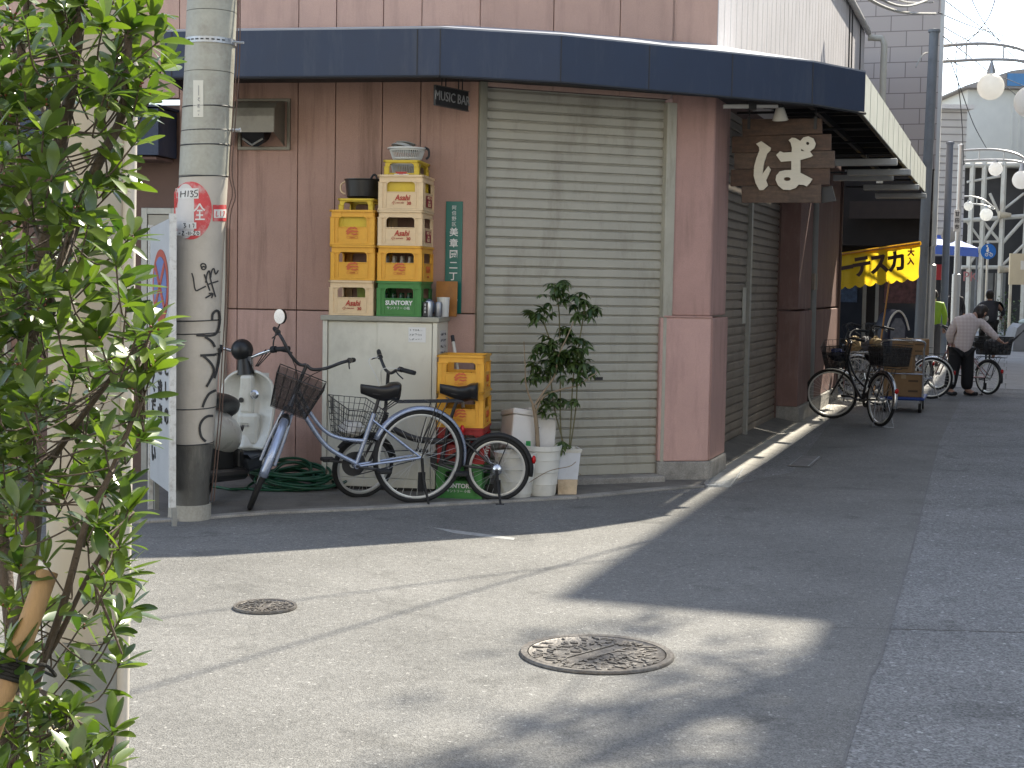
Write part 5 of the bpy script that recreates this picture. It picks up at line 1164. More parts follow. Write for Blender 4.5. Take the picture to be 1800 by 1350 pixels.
def basket(t, M, c, size, mat, nx=9, ny=6, nz=6, r=.002, rim=.004, taper=.8, tilt=0, solid=None):
    """open wire basket; c = centre of the base"""
    w_, d_, h_ = size; m = MB(M @ T(*c) @ RY(tilt))
    def pt(u, v, z): k_ = taper + (1 - taper)*z; return (u*d_/2*k_, v*w_/2*k_, z*h_)
    for z in [i/nz for i in range(nz + 1)]:
        m.tube([pt(-1, -1, z), pt(1, -1, z), pt(1, 1, z), pt(-1, 1, z)], rim if z == 1 else r, 5, closed=True)
    for i in range(nx + 1):
        v = -1 + 2*i/nx
        for u in (-1, 1): m.tube([pt(u, v, 0), pt(u, v, 1)], r, 4)
        m.tube([pt(-1, v, 0), pt(1, v, 0)], r, 4)
    for i in range(ny + 1):
        u = -1 + 2*i/ny
        for v in (-1, 1): m.tube([pt(u, v, 0), pt(u, v, 1)], r, 4)
        m.tube([pt(u, -1, 0), pt(u, 1, 0)], r, 4)
    b = m.obj('basket', mat, t)
    if solid:
        q = MB(M @ T(*c) @ RY(tilt)); k_ = .985
        for a, b_ in (((-1, -1), (1, -1)), ((1, -1), (1, 1)), ((1, 1), (-1, 1)), ((-1, 1), (-1, -1))):
            P = [pt(a[0]*k_, a[1]*k_, 0.02), pt(b_[0]*k_, b_[1]*k_, .02), pt(b_[0]*k_, b_[1]*k_, solid[1]), pt(a[0]*k_, a[1]*k_, solid[1])]; q.quad(*P)
        q.quad(pt(-k_, -k_, .015), pt(k_, -k_, .015), pt(k_, k_, .015), pt(-k_, k_, .015))
        q.obj('basket_mesh', solid[0], b)
    return b
def mesh_fabric(name, col, a):
    """fine net: woven holes let light through"""
    m_ = bpy.data.materials.new(name); m_.use_nodes = True; tn = m_.node_tree; N = tn.nodes; L = tn.links; b = N['Principled BSDF']; b.inputs['Base Color'].default_value = col + (1,); b.inputs['Roughness'].default_value = .6
    nz = N.new('ShaderNodeTexNoise'); tc = N.new('ShaderNodeTexCoord'); nz.inputs['Scale'].default_value = 40; L.new(tc.outputs['Object'], nz.inputs[0])
    mr = N.new('ShaderNodeMapRange'); mr.inputs[3].default_value = a - .12; mr.inputs[4].default_value = a + .12; L.new(nz.outputs[0], mr.inputs[0]); L.new(mr.outputs[0], b.inputs['Alpha']); return m_
M_net = mesh_fabric('black basket net', (.018, .016, .016), .60)
M_net2 = mesh_fabric('dense black basket net', (.014, .014, .015), .78)
def ride(rx, ry, heading, lean=0, z=.004):
    return T(rx, ry, z) @ RZ(heading) @ RX(lean)
# ---- lavender city bicycle
wrb = .335
blue = dict(wr=wrb, wb=1.10, paint=M_lav, hb=(.93, 0, .70), ht=(.875, 0, .845), st=(.335, 0, .645), bbx=.455, bbz=.285,
    tubes=[([(.905, 0, .77), (.80, 0, .60), (.66, 0, .42), (.455, 0, .30)], .0165), ([(.885, 0, .825), (.79, 0, .66), (.68, 0, .53), (.56, 0, .475), (.40, 0, .455)], .0135)],
    stem=(.825, 0, .985), bars=[(.825, .0, .985), (.835, .05, .975), (.86, .13, 1.03), (.83, .21, 1.095), (.74, .265, 1.10), (.65, .285, 1.075)],
    steer=74, saddle=(.295, 0, .815), rack=True, stand='side', stand_y=1, chaincase=False, crank=8, guards=True, ga0=192, ga1=22, ga=0, gf0=172, gf1=10, gw=.062, barc=M_darkst,
    basket=dict(c=(1.02, 0, .72), size=(.33, .23, .24), mat=M_darkst, nx=6, ny=4, nz=3, r=.0022, taper=.74, tilt=-8, solid=(M_net, .96)), lamp=(1.06, .0, .66))
HB = 203
bl = bicycle('city_bicycle', 'lavender blue city bicycle with dark net basket parked before the grey cabinet', ride(-.655, 10.40, HB, -4), blue)
# ---- small black folding bicycle behind it
wrf = .235
fold = dict(wr=wrf, wb=.965, paint=M_darkst, hb=(.83, 0, .50), ht=(.80, 0, .60), st=(.345, 0, .56), bbx=.40, bbz=.27,
    tubes=[([(.82, 0, .54), (.60, 0, .44), (.38, 0, .42)], .024), ([(.40, 0, .28), (.30, 0, .33), (.2, 0, .42)], .014), ([(.38, 0, .43), (.2, 0, .44), (.02, 0, .45)], .013)],
    stem=(.79, 0, .92), bars=[(.79, 0, .92), (.79, .06, .93), (.78, .17, .985), (.735, .30, .99)],
    steer=32, saddle=(.275, 0, .80), rack=False, stand='side', stand_y=1, crank=20, ga0=192, ga1=20, gf0=170, gf1=40, guardc=M_grip, forkc=M_darkst, leverc=M_darkst, cablec=pm('white cable', (.6, .6, .58), .5, .05), ra=165,
    basket=dict(c=(1.06, 0, .46), size=(.40, .30, .25), mat=M_darkst, nx=9, ny=7, nz=6, r=.0024, rim=.004, taper=.68, tilt=-10))
fb = bicycle('folding_bicycle', 'small black folding bicycle with wire basket behind the lavender bicycle', ride(-.095, 10.58, 178, -3), fold)
sp = MB(); n = 60; sp.tube([(.06 + .18*i/n*.25 + .014*math.cos(i*.8), -.07 + .014*math.sin(i*.8), .42 - .15*i/n) for i in range(n)], .004, 5); sp.obj('suspension_spring', pm('white spring', (.65, .65, .62), .4, .05), fb)
gd = MB(); gd.lathe([(.015, -.045), (.04, -.05), (.034, -.058), (.028, -.062), (.02, -.066), (.012, -.07)], 24, T(0, 0, wrf) @ RX(90)); gd.obj('sprocket', M_chrome, fb)
bag = MB(); rgb_ = random.Random(8); bag.sphere((1.06, .0, .53), .085, 16, 12, sc3=(1, 1.1, .6)); bag.v = [p + Vector((rgb_.uniform(-.014, .014), rgb_.uniform(-.014, .014), rgb_.uniform(-.012, .012))) for p in bag.v]
RSf = Matrix.Translation(Vector((.83, 0, .5))) @ Matrix.Rotation(R(32), 4, Vector((-.03, 0, .1)).normalized()) @ Matrix.Translation(-Vector((.83, 0, .5)))
bt_ = thing('plastic_bag', 'crumpled white plastic bag lying in the wire basket of the small bicycle', 'bag', fb.matrix_world @ RSf)
bag.obj('bag', pm('crumpled white plastic', (.62, .60, .55), .5, .12, 20), bt_, smooth=False)
# ================================================================== SCOOTER
M_cream = pm('ivory scooter paint', (.58, .565, .50), .28, .04, 4, coat=.4, dirt=((.4, .37, .3), .25, 4))
M_blkp = pm('black scooter plastic', (.012, .012, .013), .4, .2, 8)
sh_c = atY(433, 730, 10.95)
hd = Vector((.2, .98, 0))                                  # heading, away to the right
MSC = Matrix(((hd.x, -hd.y, 0, sh_c.x), (hd.y, hd.x, 0, sh_c.y), (0, 0, 1, .012), (0, 0, 0, 1)))
# local: x forward (away), y left, z up, origin under the leg shield
t = thing('motor_scooter', 'ivory motor scooter with black seat and round mirror parked behind the utility pole', 'scooter', MSC)
m = MB(); rows = []
for z, w_, x in ((.30, .15, -.02), (.34, .175, -.0), (.45, .19, .04), (.60, .20, .075), (.72, .195, .09), (.80, .17, .095), (.85, .11, .095), (.868, .05, .092)):
    w_ *= 1.1; rows.append([(x - .07*abs(v)**2.2 + (.045 if abs(v) < .25 and z < .8 else 0)*-1, v*w_, z) for v in (-1, -.8, -.55, -.3, -.12, 0, .12, .3, .55, .8, 1)])
m.grid(rows); m.obj('leg_shield', M_cream, t, smooth='all', solid=.02, subsurf=1)
m = MB(); m.box((-.035, -.10, .32), (.04, .06, .56)); m.box((-.02, -.05, .55), (.06, .05, .84)); m.obj('glove_box', M_cream, t, bevel=.025)
m = MB(); m.lathe([(.0001, .012), (.022, .012), (.03, .004), (.034, 0)], 20, T(-.035, -.075, .70) @ RY(-90)); m.obj('key_switch', M_chrome, t, smooth=True)
m = MB(); m.lathe([(.0001, .006), (.018, .006), (.02, 0)], 16, T(-.028, .03, .655) @ RY(-90)); m.obj('hook_hole', M_blkp, t)
m = MB(); m.box((-.048, -.03, .46), (-.037, .03, .475)); m.box((-.048, -.03, .485), (-.037, .03, .488)); m.obj('warning_label', pm('grey label', (.35, .33, .3), .6, .1), t)
m = MB(); m.grid([[(x, y, z) for y in (-.17, -.14, .14, .17)] for x, z in ((.06, .30), (.02, .275), (-.32, .255), (-.40, .30))]); m.grid([[(x, y, z) for y in (-.17, -.14, .14, .17)] for x, z in ((.06, .22), (.02, .19), (-.36, .17), (-.40, .25))]); m.box((-.36, -.155, .18), (.04, .155, .27)); m.obj('floorboard', pm('dark floor mat', (.03, .036, .045), .6, .2, 8), t, bevel=.01)
m = MB(); rows = []
for x, w_, zb, zt_ in ((-.34, .10, .30, .50), (-.42, .15, .28, .60), (-.60, .17, .30, .64), (-.85, .165, .36, .66), (-1.08, .12, .44, .67), (-1.18, .05, .5, .66)):
    rows.append([(x, w_*math.sin(b), (zb + zt_)/2 + (zt_ - zb)/2*math.cos(b)) for b in [2*math.pi*q/16 for q in range(16)]])
m.grid(rows, closed=True); m.f.append(tuple(range(16))[::-1]); m.f.append(tuple(range(80, 96))); m.obj('body_cover', M_cream, t, smooth='all', subsurf=1)
m = MB(); m.prism([(.0, 0), (.022, .02), (.030, .045), (.008, .03), (.0, .05), (-.008, .03), (-.03, .045), (-.022, .02)], -.002, .002, T(-.47, -.158, .47) @ RX(90) @ RX(0)); m.obj('side_emblem', M_darkst, t)
m = MB(); rows = []
for x, w_, z in ((-.33, .07, .60), (-.38, .12, .66), (-.52, .14, .70), (-.75, .145, .72), (-.98, .13, .75), (-1.08, .09, .745)):
    rows.append([(x, w_*math.sin(b), z + (.05 if math.cos(b) > 0 else .07)*math.cos(b)) for b in [2*math.pi*q/14 for q in range(14)]])
m.grid(rows, closed=True); m.f.append(tuple(range(14))[::-1]); m.f.append(tuple(range(70, 84))); m.obj('saddle', M_saddle, t, smooth='all', subsurf=1)
m = MB(); m.box((-1.0, -.09, .20), (-.42, .10, .40)); m.box((-.46, -.14, .2), (-.38, .14, .34)); m.tube([(-.35, -.12, .16), (-1.05, -.14, .22), (-1.2, -.15, .26)], .045, 12); m.obj('engine', M_blkp, t, bevel=.02)
for x in (.28, -.86):
    m = MB(T(x, 0, .215)); m.lathe([(.03, -.05), (.13, -.04), (.14, -.03), (.14, .03), (.13, .04), (.03, .05)], 28, RX(90)); w0 = m.obj('wheel', M_darkst, t, smooth=True)
    m = MB(T(x, 0, .215)); m.lathe([(.17 + .042*math.cos(b), .042*math.sin(b)) for b in [2*math.pi*q/12 for q in range(12)]], 36, RX(90), ring=True); m.obj('tyre', M_tyre, w0, smooth='all')
m = MB(); m.grid([[(.28 + .26*math.cos(R(a)), y, .215 + .26*math.sin(R(a)) - abs(y)*.3) for y in (-.08, -.04, 0, .04, .08)] for a in range(20, 171, 15)]); m.grid([[(.14, y, z) for y in (-.12, 0, .12)] for z in (.35, .85)]); m.obj('front_fender', M_cream, t, smooth='all', solid=.01)
m = MB(); m.tube([(.10, 0, .80), (.055, 0, .98)], .025, 12)
for s in (-1, 1): m.tube(smooth_path([(.055, s*.02, .97), (.05, s*.10, 1.0), (.02, s*.2, 1.03), (-.04, s*.32, 1.045)], 4), .013, 10)
hbs = m.obj('handlebar', M_chrome, t, smooth=True)
for s in (-1, 1):
    m = MB(); m.tube([(-.0, s*.235, 1.035), (-.05, s*.345, 1.045)], .018, 12); m.tube([(.012, s*.19, 1.03), (.0, s*.225, 1.034)], .026, 10); m.tube(smooth_path([(.02, s*.2, 1.03), (.06, s*.25, 1.02), (.03, s*.34, 1.01)], 4), .006, 6); m.obj('grip', M_grip, hbs, smooth=True)
m = MB(); m.sphere((.06, .06, 1.02), .082, 20, 14, sc3=(1.05, 1, 1)); m.tube([(.06, .03, .84), (.06, .05, 1.0)], [.065, .04], 16); m.obj('headlamp_case', M_blkp, t, smooth=True)
m = MB(); m.tube(smooth_path([(.012, -.2, 1.04), (.0, -.21, 1.10), (.02, -.235, 1.19), (.02, -.25, 1.225)], 4), .006, 8); m.lathe([(.055, -.012), (.056, .006), (.04, .02), (.0001, .026)], 28, T(.02, -.255, 1.275) @ RZ(-24) @ RY(90)); mi = m.obj('mirror', M_blkp, t, smooth=True)
m = MB(); m.lathe([(.0001, 0), (.0535, 0), (.0535, -.003), (.0001, -.003)], 28, T(.02, -.255, 1.275) @ RZ(-24) @ RY(90) @ T(0, 0, -.0125)); m.obj('mirror_glass', pm('mirror glass', (.9, .9, .9), .0, .01, metal=1.0), mi)
m = MB()
for y in (-.2, -.17, -.14): m.tube(smooth_path([(.02, y, 1.03), (.06, y*.7, .98), (.07, y*.3, .9)], 4), .004, 5)
m.obj('control_cable', M_grip, hbs)
# ================================================================== FOREGROUND TREE
rg = random.Random(5)
M_leaf = leaf_mat('glossy evergreen leaf', (.030, .066, .016), (.135, .180, .036), .30, .32, .9)
M_twig = pm('tree bark', (.085, .062, .045), .8, .3, 30, .5, 120)
stems = [([(14, 1900, 3.2), (14, 1350, 3.2), (20, 1180, 3.2), (48, 1010, 3.2), (60, 850, 3.18), (38, 720, 3.15), (48, 590, 3.1), (78, 430, 3.1), (108, 255, 3.1), (132, 110, 3.1), (150, -60, 3.1)], .024, .010),
         ([(44, 620, 3.12), (102, 480, 3.05), (165, 305, 3.0), (215, 200, 3.0), (226, 60, 3.0), (232, -60, 3.0)], .013, .007),
         ([(14, 1370, 3.2), (62, 1205, 3.1), (112, 1060, 3.0), (150, 925, 2.95), (200, 820, 2.95), (244, 700, 2.95), (262, 600, 2.95)], .010, .004),
         ([(24, 1150, 3.22), (2, 900, 3.3), (-4, 650, 3.3), (12, 400, 3.3), (34, 120, 3.3), (60, -60, 3.3)], .016, .009),
         ([(58, 860, 3.18), (120, 765, 3.1), (195, 665, 3.0), (240, 610, 3.0)], .009, .004),
         ([(40, 1215, 3.15), (100, 1125, 3.05), (162, 1000, 3.0), (235, 900, 2.95)], .008, .003),
         ([(108, 255, 3.1), (60, 160, 3.2), (10, 60, 3.25)], .008, .004), ([(78, 430, 3.1), (30, 330, 3.2), (-20, 260, 3.2)], .008, .004),
         ([(160, 1010, 3.0), (215, 1150, 2.95)], .004, .002), ([(62, 1205, 3.1), (130, 1265, 3.0), (200, 1300, 2.95)], .005, .003)]
base = gp(14, 1900); base.z = 0
tr = thing('evergreen_tree', 'leafy evergreen tree with glossy oblong leaves close to the viewer', 'tree', T(atY(14, 1900, 3.2).x, 3.2, 0)); ti = tr.matrix_world.inverted()
nodes = []; tk = MB(ti)
for P, r0, r1 in stems:
    Q = smooth_path([atY(x, y, Y) for x, y, Y in P], 6); n = len(Q); tk.tube(Q, [r0 + (r1 - r0)*i/(n - 1) for i in range(n)], 9); nodes += Q
b_ = atY(14, 1900, 3.2); tk.tube([Vector((b_.x, b_.y, 0)), b_ + Vector((0, 0, .02))], [.032, .024], 10)
tk.obj('trunk', M_twig, tr, smooth=True)
edge = [(-60, 300), (0, 304), (60, 306), (110, 312), (160, 292), (230, 282), (290, 240), (330, 232), (380, 258), (430, 262), (480, 252), (530, 250), (560, 298), (620, 300), (680, 292), (730, 282), (770, 288), (810, 292), (860, 262), (900, 285), (945, 298), (985, 262), (1020, 268), (1090, 276), (1130, 232), (1190, 262), (1240, 240), (1300, 236), (1400, 236)]
def xr_(y):
    for (a, xa), (b, xb) in zip(edge[:-1], edge[1:]):
        if a <= y <= b: return xa + (xb - xa)*(y - a)/(b - a)
    return 236
def dens(x, y):
    d = 1.0
    if y > 880: d = .55
    if 90 < x < 205 and 950 < y < 1080: d *= .25
    if 60 < x < 175 and 1090 < y < 1240: d *= .25
    if 130 < x < 205 and 1240 < y < 1300: d *= .4
    if x < 60 and 900 < y < 1130: d *= .35
    if 100 < x < 190 and 180 < y < 330: d *= .35
    if 190 < x < 240 and 350 < y < 470: d *= .5
    if 225 < x and 330 < y < 370: d *= .15
    if x > 210 and (250 < y < 330): d *= .5
    if 80 < x < 225 and 560 < y < 900: d *= .5
    if 95 < x < 225 and y < 560: d *= .65
    return d
cl = []; tries = 0
while len(cl) < 215 and tries < 40000:
    tries += 1; y = rg.uniform(-50, 1400); x = rg.uniform(-55, xr_(y) - 22)
    if rg.random() > dens(x, y): continue
    if any((x - a)**2 + (y - b)**2 < 25**2 for a, b, _ in cl): continue
    cl.append((x, y, rg.uniform(2.75, 3.3)))
lv = MB(ti); tw = MB(ti); by = MB(ti)
zup = Vector((0, 0, 1))
def put_leaf(p, d, L, W, roll=0.0):
    v_, f_ = leaf_mesh(L, W, 7, rg.uniform(.08, .4), rg.uniform(-.08, .3), True); x = d.normalized(); y = zup.cross(x)
    y = y.normalized() if y.length > .1 else Vector((1, 0, 0)); z = x.cross(y)
    lv.add(v_, f_, Matrix(((x.x, y.x, z.x, p.x), (x.y, y.y, z.y, p.y), (x.z, y.z, z.z, p.z), (0, 0, 0, 1))) @ Matrix.Rotation(roll, 4, 'X'))
for (x, y, Y) in cl:
    c = atY(x, y, Y); nn = min(nodes, key=lambda q: (q - c).length_squared + (.02 if q.z > c.z else 0))
    out = (c - nn); out = out.normalized() if out.length > .01 else Vector((1, 0, 0))
    ax = (out*.7 + Vector((.30, -.08, .95)) + Vector((rg.uniform(-.35, .35), rg.uniform(-.4, .3), rg.uniform(-.2, .3)))).normalized()
    k = c - ax*rg.uniform(.07, .12); mid = nn.lerp(k, .5) + Vector((0, 0, -.01))
    tw.tube(smooth_path([nn, mid, k, c], 4), [.0036]*0 or .0019, 6)
    e1 = ax.orthogonal().normalized(); e2 = ax.cross(e1); n = rg.randint(7, 11); ph = rg.random()*6.28
    for i in range(n):
        a = ph + i*2.4; el = rg.uniform(.45, 1.3); d = ax*math.cos(el) + (e1*math.cos(a) + e2*math.sin(a))*math.sin(el)
        L = rg.uniform(.050, .084); put_leaf(c - ax*rg.uniform(0, .022), d, L, L*rg.uniform(.26, .36), rg.uniform(-.7, .7))
    for i in range(rg.randint(2, 4)):
        a = rg.random()*6.28; p = k.lerp(c, rg.uniform(-.2, .8)); d = ax*.35 + (e1*math.cos(a) + e2*math.sin(a)); L = rg.uniform(.046, .076); put_leaf(p, d, L, L*rg.uniform(.26, .34), rg.uniform(-.7, .7))
    if rg.random() < .4:
        for i in range(5): q = c + Vector((rg.uniform(-.012, .012), rg.uniform(-.012, .012), rg.uniform(-.01, .015))); by.sphere(tuple(q), .0028, 6, 4)
tw.obj('twig', M_twig, tr, smooth='all'); lv.obj('crown', M_leaf, tr, smooth='all'); by.obj('buds', pm('red brown bud', (.16, .045, .02), .5, .2), tr, smooth='all')  # the tiny red brown spheres are buds, not open flowers
# support stake with its tie
s0, s1 = atY(14, 1200, 2.9), atY(84, 1004, 2.98); d = (s1 - s0).normalized(); g = s0 - d*(s0.z/d.z)
t = thing('tree_stake', 'pale round wooden support stake leaning against the leafy tree', 'stake', T(g.x, g.y, 0)); ti2 = t.matrix_world.inverted()
m = MB(ti2); m.tube([g, s0, s1], .0215, 20); m.obj('stake', pm('pale cedar wood', (.36, .225, .105), .65, .18, 4, .2, 60, stretch=(6, 6, .5), dirt=((.16, .09, .04), .5, 9)), t, smooth=True)
m = MB(ti2); q = s0.lerp(s1, .12)
for i in range(6): m.tube([q + d*(i*.007 - .02) + (d.orthogonal().normalized()*math.cos(a) + d.cross(d.orthogonal().normalized())*math.sin(a))*.0245 for a in [2*math.pi*k_/20 for k_ in range(20)]], .0045, 6, closed=True)
m.tube(smooth_path([q + Vector((.02, -.01, 0)), q + Vector((.06, 0, .01)), q + Vector((.075, .03, -.02)), q + Vector((.03, .1, -.03))]), .004, 6); m.obj('tie', pm('black tie rope', (.015, .014, .013), .8, .2), t)
# low flowering shrub at its foot
fb_ = atY(80, 1330, 3.35)
t = thing('flowering_shrub', 'low shrub with small cream flowers below the leafy tree', 'shrub', T(fb_.x, fb_.y, 0)); ti3 = t.matrix_world.inverted()
fl = MB(ti3); st2 = MB(ti3); lf = MB(ti3)
for i in range(46):
    c = atY(rg.uniform(0, 150), rg.uniform(1262, 1420), rg.uniform(3.2, 3.5)); st2.tube([c, Vector((fb_.x + rg.uniform(-.05, .05), fb_.y, 0))], .0022, 5)
    for k in range(12):
        q = c + Vector((rg.uniform(-.022, .022), rg.uniform(-.022, .022), rg.uniform(-.012, .018)))
        for a in range(5):
            v_, f_ = leaf_mesh(.0065, .005, 2, .2, -.3); fl.add(v_, f_, T(*q) @ Matrix.Rotation(a*1.257, 4, 'Z') @ Matrix.Rotation(-.4, 4, 'Y'))
    for k in range(4):
        L = rg.uniform(.03, .05); v_, f_ = leaf_mesh(L, L*.4, 4, .2, .3); lf.add(v_, f_, T(*(c - Vector((0, 0, rg.uniform(.02, .12))))) @ Matrix.Rotation(rg.random()*6.28, 4, 'Z') @ Matrix.Rotation(-.3, 4, 'Y'))
fl.obj('blossom', pm('cream petals', (.66, .60, .40), .6, .1, 30), t, smooth='all'); st2.obj('stem', M_twig, t); lf.obj('foliage', M_leaf, t, smooth='all')
# tall street tree out of frame on the right: it throws the soft dappled shade on the crossing
tc_ = S(4.43, 5.15)
t = thing('unseen_street_tree', 'unseen tall street tree standing by the office block beyond the right edge', 'tree', T(*tc_))
m = MB(); m.tube(smooth_path([(0, 0, 0), (.05, .03, 3), (-.05, 0, 7.5), (-.1, -.05, 12.6)]), .08, 10)
for k in range(9):
    a = k*2.4; m.tube(smooth_path([(-.1, 0, 10.2 + k*.24), (-.1 + .25*math.cos(a), .25*math.sin(a), 10.8 + k*.24), (-.1 + .5*math.cos(a), .5*math.sin(a), 11.1 + k*.24)]), .02, 6)
m.obj('trunk', M_twig, t, smooth=True)
m = MB(); r2 = random.Random(31)
for k in range(70):
    a = r2.random()*6.283; q = r2.random()**.5*.42; c = Vector((-.1 + q*math.cos(a), q*math.sin(a), r2.uniform(10.9, 13.2)))
    if k > 58: c = Vector((-.1 + .7*q*math.cos(a), .7*q*math.sin(a), c.z)) + SU*1.0 - SN*.5 + Vector((0, 0, .3))
    for j in range(9):
        L = r2.uniform(.09, .15); v_, f_ = leaf_mesh(L, L*.45, 3, .2, .3); m.add(v_, f_, T(*(c + Vector((r2.uniform(-.12, .12), r2.uniform(-.12, .12), r2.uniform(-.1, .1))))) @ Matrix.Rotation(r2.random()*6.28, 4, 'Z') @ Matrix.Rotation(r2.uniform(-.6, .6), 4, 'Y'))
m.obj('crown', M_leaf, t, smooth='all')
# ================================================================== DOWN THE SIDE STREET
def gY(px, Y):
    py = 512.0
    for _ in range(4):
        p = gp(px, py + 4061.0/Y); 
        py += (p.y - Y)/Y*60*0
    lo, hi = 520, 1300
    for _ in range(40):
        mid = (lo + hi)/2
        if gp(px, mid).y > Y: lo = mid
        else: hi = mid
    return gp(px, (lo + hi)/2)
# parked black bicycle with two baskets
gen = dict(wr=.31, wb=1.06, paint=M_darkst, hb=(.87, 0, .62), ht=(.83, 0, .78), st=(.33, 0, .60), bbx=.43, bbz=.27,
    tubes=[([(.85, 0, .70), (.70, 0, .48), (.43, 0, .28)], .017), ([(.84, 0, .76), (.66, 0, .56), (.40, 0, .43)], .014)],
    stem=(.79, 0, .93), bars=[(.79, 0, .93), (.80, .05, .93), (.82, .14, .99), (.76, .24, 1.03), (.62, .28, 1.0)],
    steer=0, saddle=(.28, 0, .78), rack=True, stand='double', ga0=195, ga1=20, gf0=168, gf1=45, guardc=M_darkst, ra=160)
def G_(**k): d = dict(gen); d.update(k); return d
r0 = gY(1545, 16.95)
b1 = bicycle('parked_bicycle', 'black bicycle with two dark baskets parked askew beside the side street wall', ride(r0.x, r0.y, 106, 3), G_(steer=58, guardc=M_chrome, gf0=150, gf1=80,
    basket=dict(c=(.98, 0, .66), size=(.40, .30, .27), mat=M_darkst, nx=8, ny=6, nz=5, taper=.78, solid=(M_net2, .75)), rear_basket=dict(c=(-.12, 0, .70), size=(.38, .34, .24), mat=M_darkst, nx=8, ny=6, nz=5, taper=.86, tilt=4, solid=(M_net2, .9))))
bgm = MB(); bgm.sphere((.0, 0, .0), .10, 12, 8, sc3=(1, 1.1, .7)); bgm.v = [p + Vector((rg.uniform(-.02, .02), rg.uniform(-.02, .02), rg.uniform(-.015, .015))) for p in bgm.v]
tb_ = thing('blue_bag', 'dark blue plastic bag stuffed in the front basket of the black bicycle', 'bag', b1.matrix_world @ T(.87, .12, .77)); bgm.obj('bag', pm('dark blue plastic', (.02, .03, .10), .3, .2), tb_)
# platform hand truck with cartons
h0 = gY(1588, 19.4); MH = T(h0.x, h0.y, 0) @ RZ(72)        # local x up the street
t = thing('platform_truck', 'blue platform hand truck with a chrome handle carrying brown cartons', 'hand truck', MH)
m = MB(); m.box((-.42, -.28, .16), (.42, .28, .20)); m.obj('deck', pm('blue enamel deck', (.015, .05, .24), .4, .1, 4), t, bevel=.02)
for x in (-.34, .34):
    for y in (-.22, .22):
        m = MB(); m.cyl((x, y - .018, .062), (x, y + .018, .062), .06, n=20); w0 = m.obj('castor', M_tyre, t, smooth=True)
        m = MB(); m.box((x - .025, y - .026, .05), (x + .025, y - .020, .16)); m.box((x - .025, y + .020, .05), (x + .025, y + .026, .16)); m.obj('fork', M_steel, w0)
m = MB(); m.tube(smooth_path([(-.38, -.25, .2), (-.40, -.25, .55), (-.43, -.25, .80), (-.55, -.25, .92), (-.55, 0, .93), (-.55, .25, .92), (-.43, .25, .80), (-.40, .25, .55), (-.38, .25, .2)], 4), .015, 10); m.tube([(-.41, -.25, .5), (-.41, .25, .5)], .01, 8); ho = m.obj('handle', M_chrome, t, smooth=True); 
ho.data.transform(RZ(0))
M_card = pm('brown cardboard', (.30, .18, .085), .8, .1, 6, .1, 60, dirt=((.2, .12, .06), .4, 5)); M_cardm = pm('box print', (.10, .06, .03), .7, .1)
def carton(M, sz, label):
    w_, d_, h_ = sz; t_ = thing('cardboard_carton', label, 'carton', M, 'cartons on the hand truck'); m = MB(); m.box((-w_/2, -d_/2, 0), (w_/2, d_/2, h_)); o_ = m.obj('carton_body', M_card, t_, bevel=.004)
    m = MB(); m.box((-w_/2 - .001, -.03, h_ + .0003), (w_/2 + .001, .03, h_ + .001)); m.box((-w_/2 - .001, -.03, h_*.75), (-w_/2 - .0004, .03, h_ + .001)); m.obj('tape', pm('pale tape', (.42, .30, .17), .4, .1), t_)
    m = MB()
    for k_ in range(2): m.box((-w_/2 - .0014, -d_*.36, h_*(.62 - k_*.42)), (-w_/2 - .0006, -d_*.12, h_*(.70 - k_*.42)))
    m.obj('print', M_cardm, t_); return t_
# the side facing us is local -x
carton(MH @ T(-.12, 0, .2015) @ RZ(2), (.44, .5, .31), 'largest brown carton at the bottom, on the blue hand truck deck')
carton(MH @ T(-.16, .07, .513) @ RZ(-3), (.36, .38, .22), 'middle brown carton with dark print on the hand truck')
carton(MH @ T(.06, -.06, .735) @ RZ(3), (.42, .46, .2), 'topmost plain brown carton on the hand truck')
# bicycle standing behind the truck, woman's bicycle
q = gY(1636, 21.5)
bicycle('parked_bicycle', 'bicycle with chrome mudguards parked beyond the blue hand truck', ride(q.x, q.y, 170, 2), G_(guardc=M_chrome, paint=pm('silver paint', (.35, .36, .38), .3, .1, 5, metal=.5), ra=165, steer=10, wr=.30))
q = gY(1736, 22.6)
wbk = bicycle('shopping_bicycle', 'dusty pink bicycle with a black rear basket beside the bending woman', ride(q.x, q.y, 118, 0), G_(paint=pm('dusty pink paint', (.36, .20, .19), .35, .1, 5, metal=.3), wr=.26, steer=5, guardc=M_darkst, ra=158, bbz=.25, postc=M_darkst,
    rear_basket=dict(c=(-.08, 0, .62), size=(.44, .36, .26), mat=M_darkst, nx=5, ny=4, nz=3, r=.006, rim=.011, taper=.86, solid=(M_net2, .95)), stand='side'))
m = MB(); rb = random.Random(4); m.sphere((0, 0, 0), .14, 14, 10, sc3=(1, 1.1, .8)); m.v = [p + Vector((rb.uniform(-.02, .02), rb.uniform(-.02, .02), rb.uniform(-.015, .015))) for p in m.v]
tb_ = thing('shopping_bag', 'grey white stuffed shopping bag in the rear basket of the pink bicycle', 'bag', wbk.matrix_world @ T(-.08, .0, .74)); m.obj('bag', pm('grey plastic bag', (.35, .35, .35), .5, .2, 20), tb_)
tu = thing('umbrella', 'black folded umbrella sticking up out of the rear basket of the pink bicycle', 'umbrella', wbk.matrix_world @ T(-.1, -.14, .66))
m = MB(); m.tube([(0, 0, 0), (-.06, -.25, .22), (-.08, -.36, .31)], [.02, .016, .006], 8); m.obj('canopy', M_black, tu); m = MB(); m.tube([(-.08, -.36, .31), (-.09, -.42, .36)], .012, 8); m.obj('handle', M_darkst, tu)
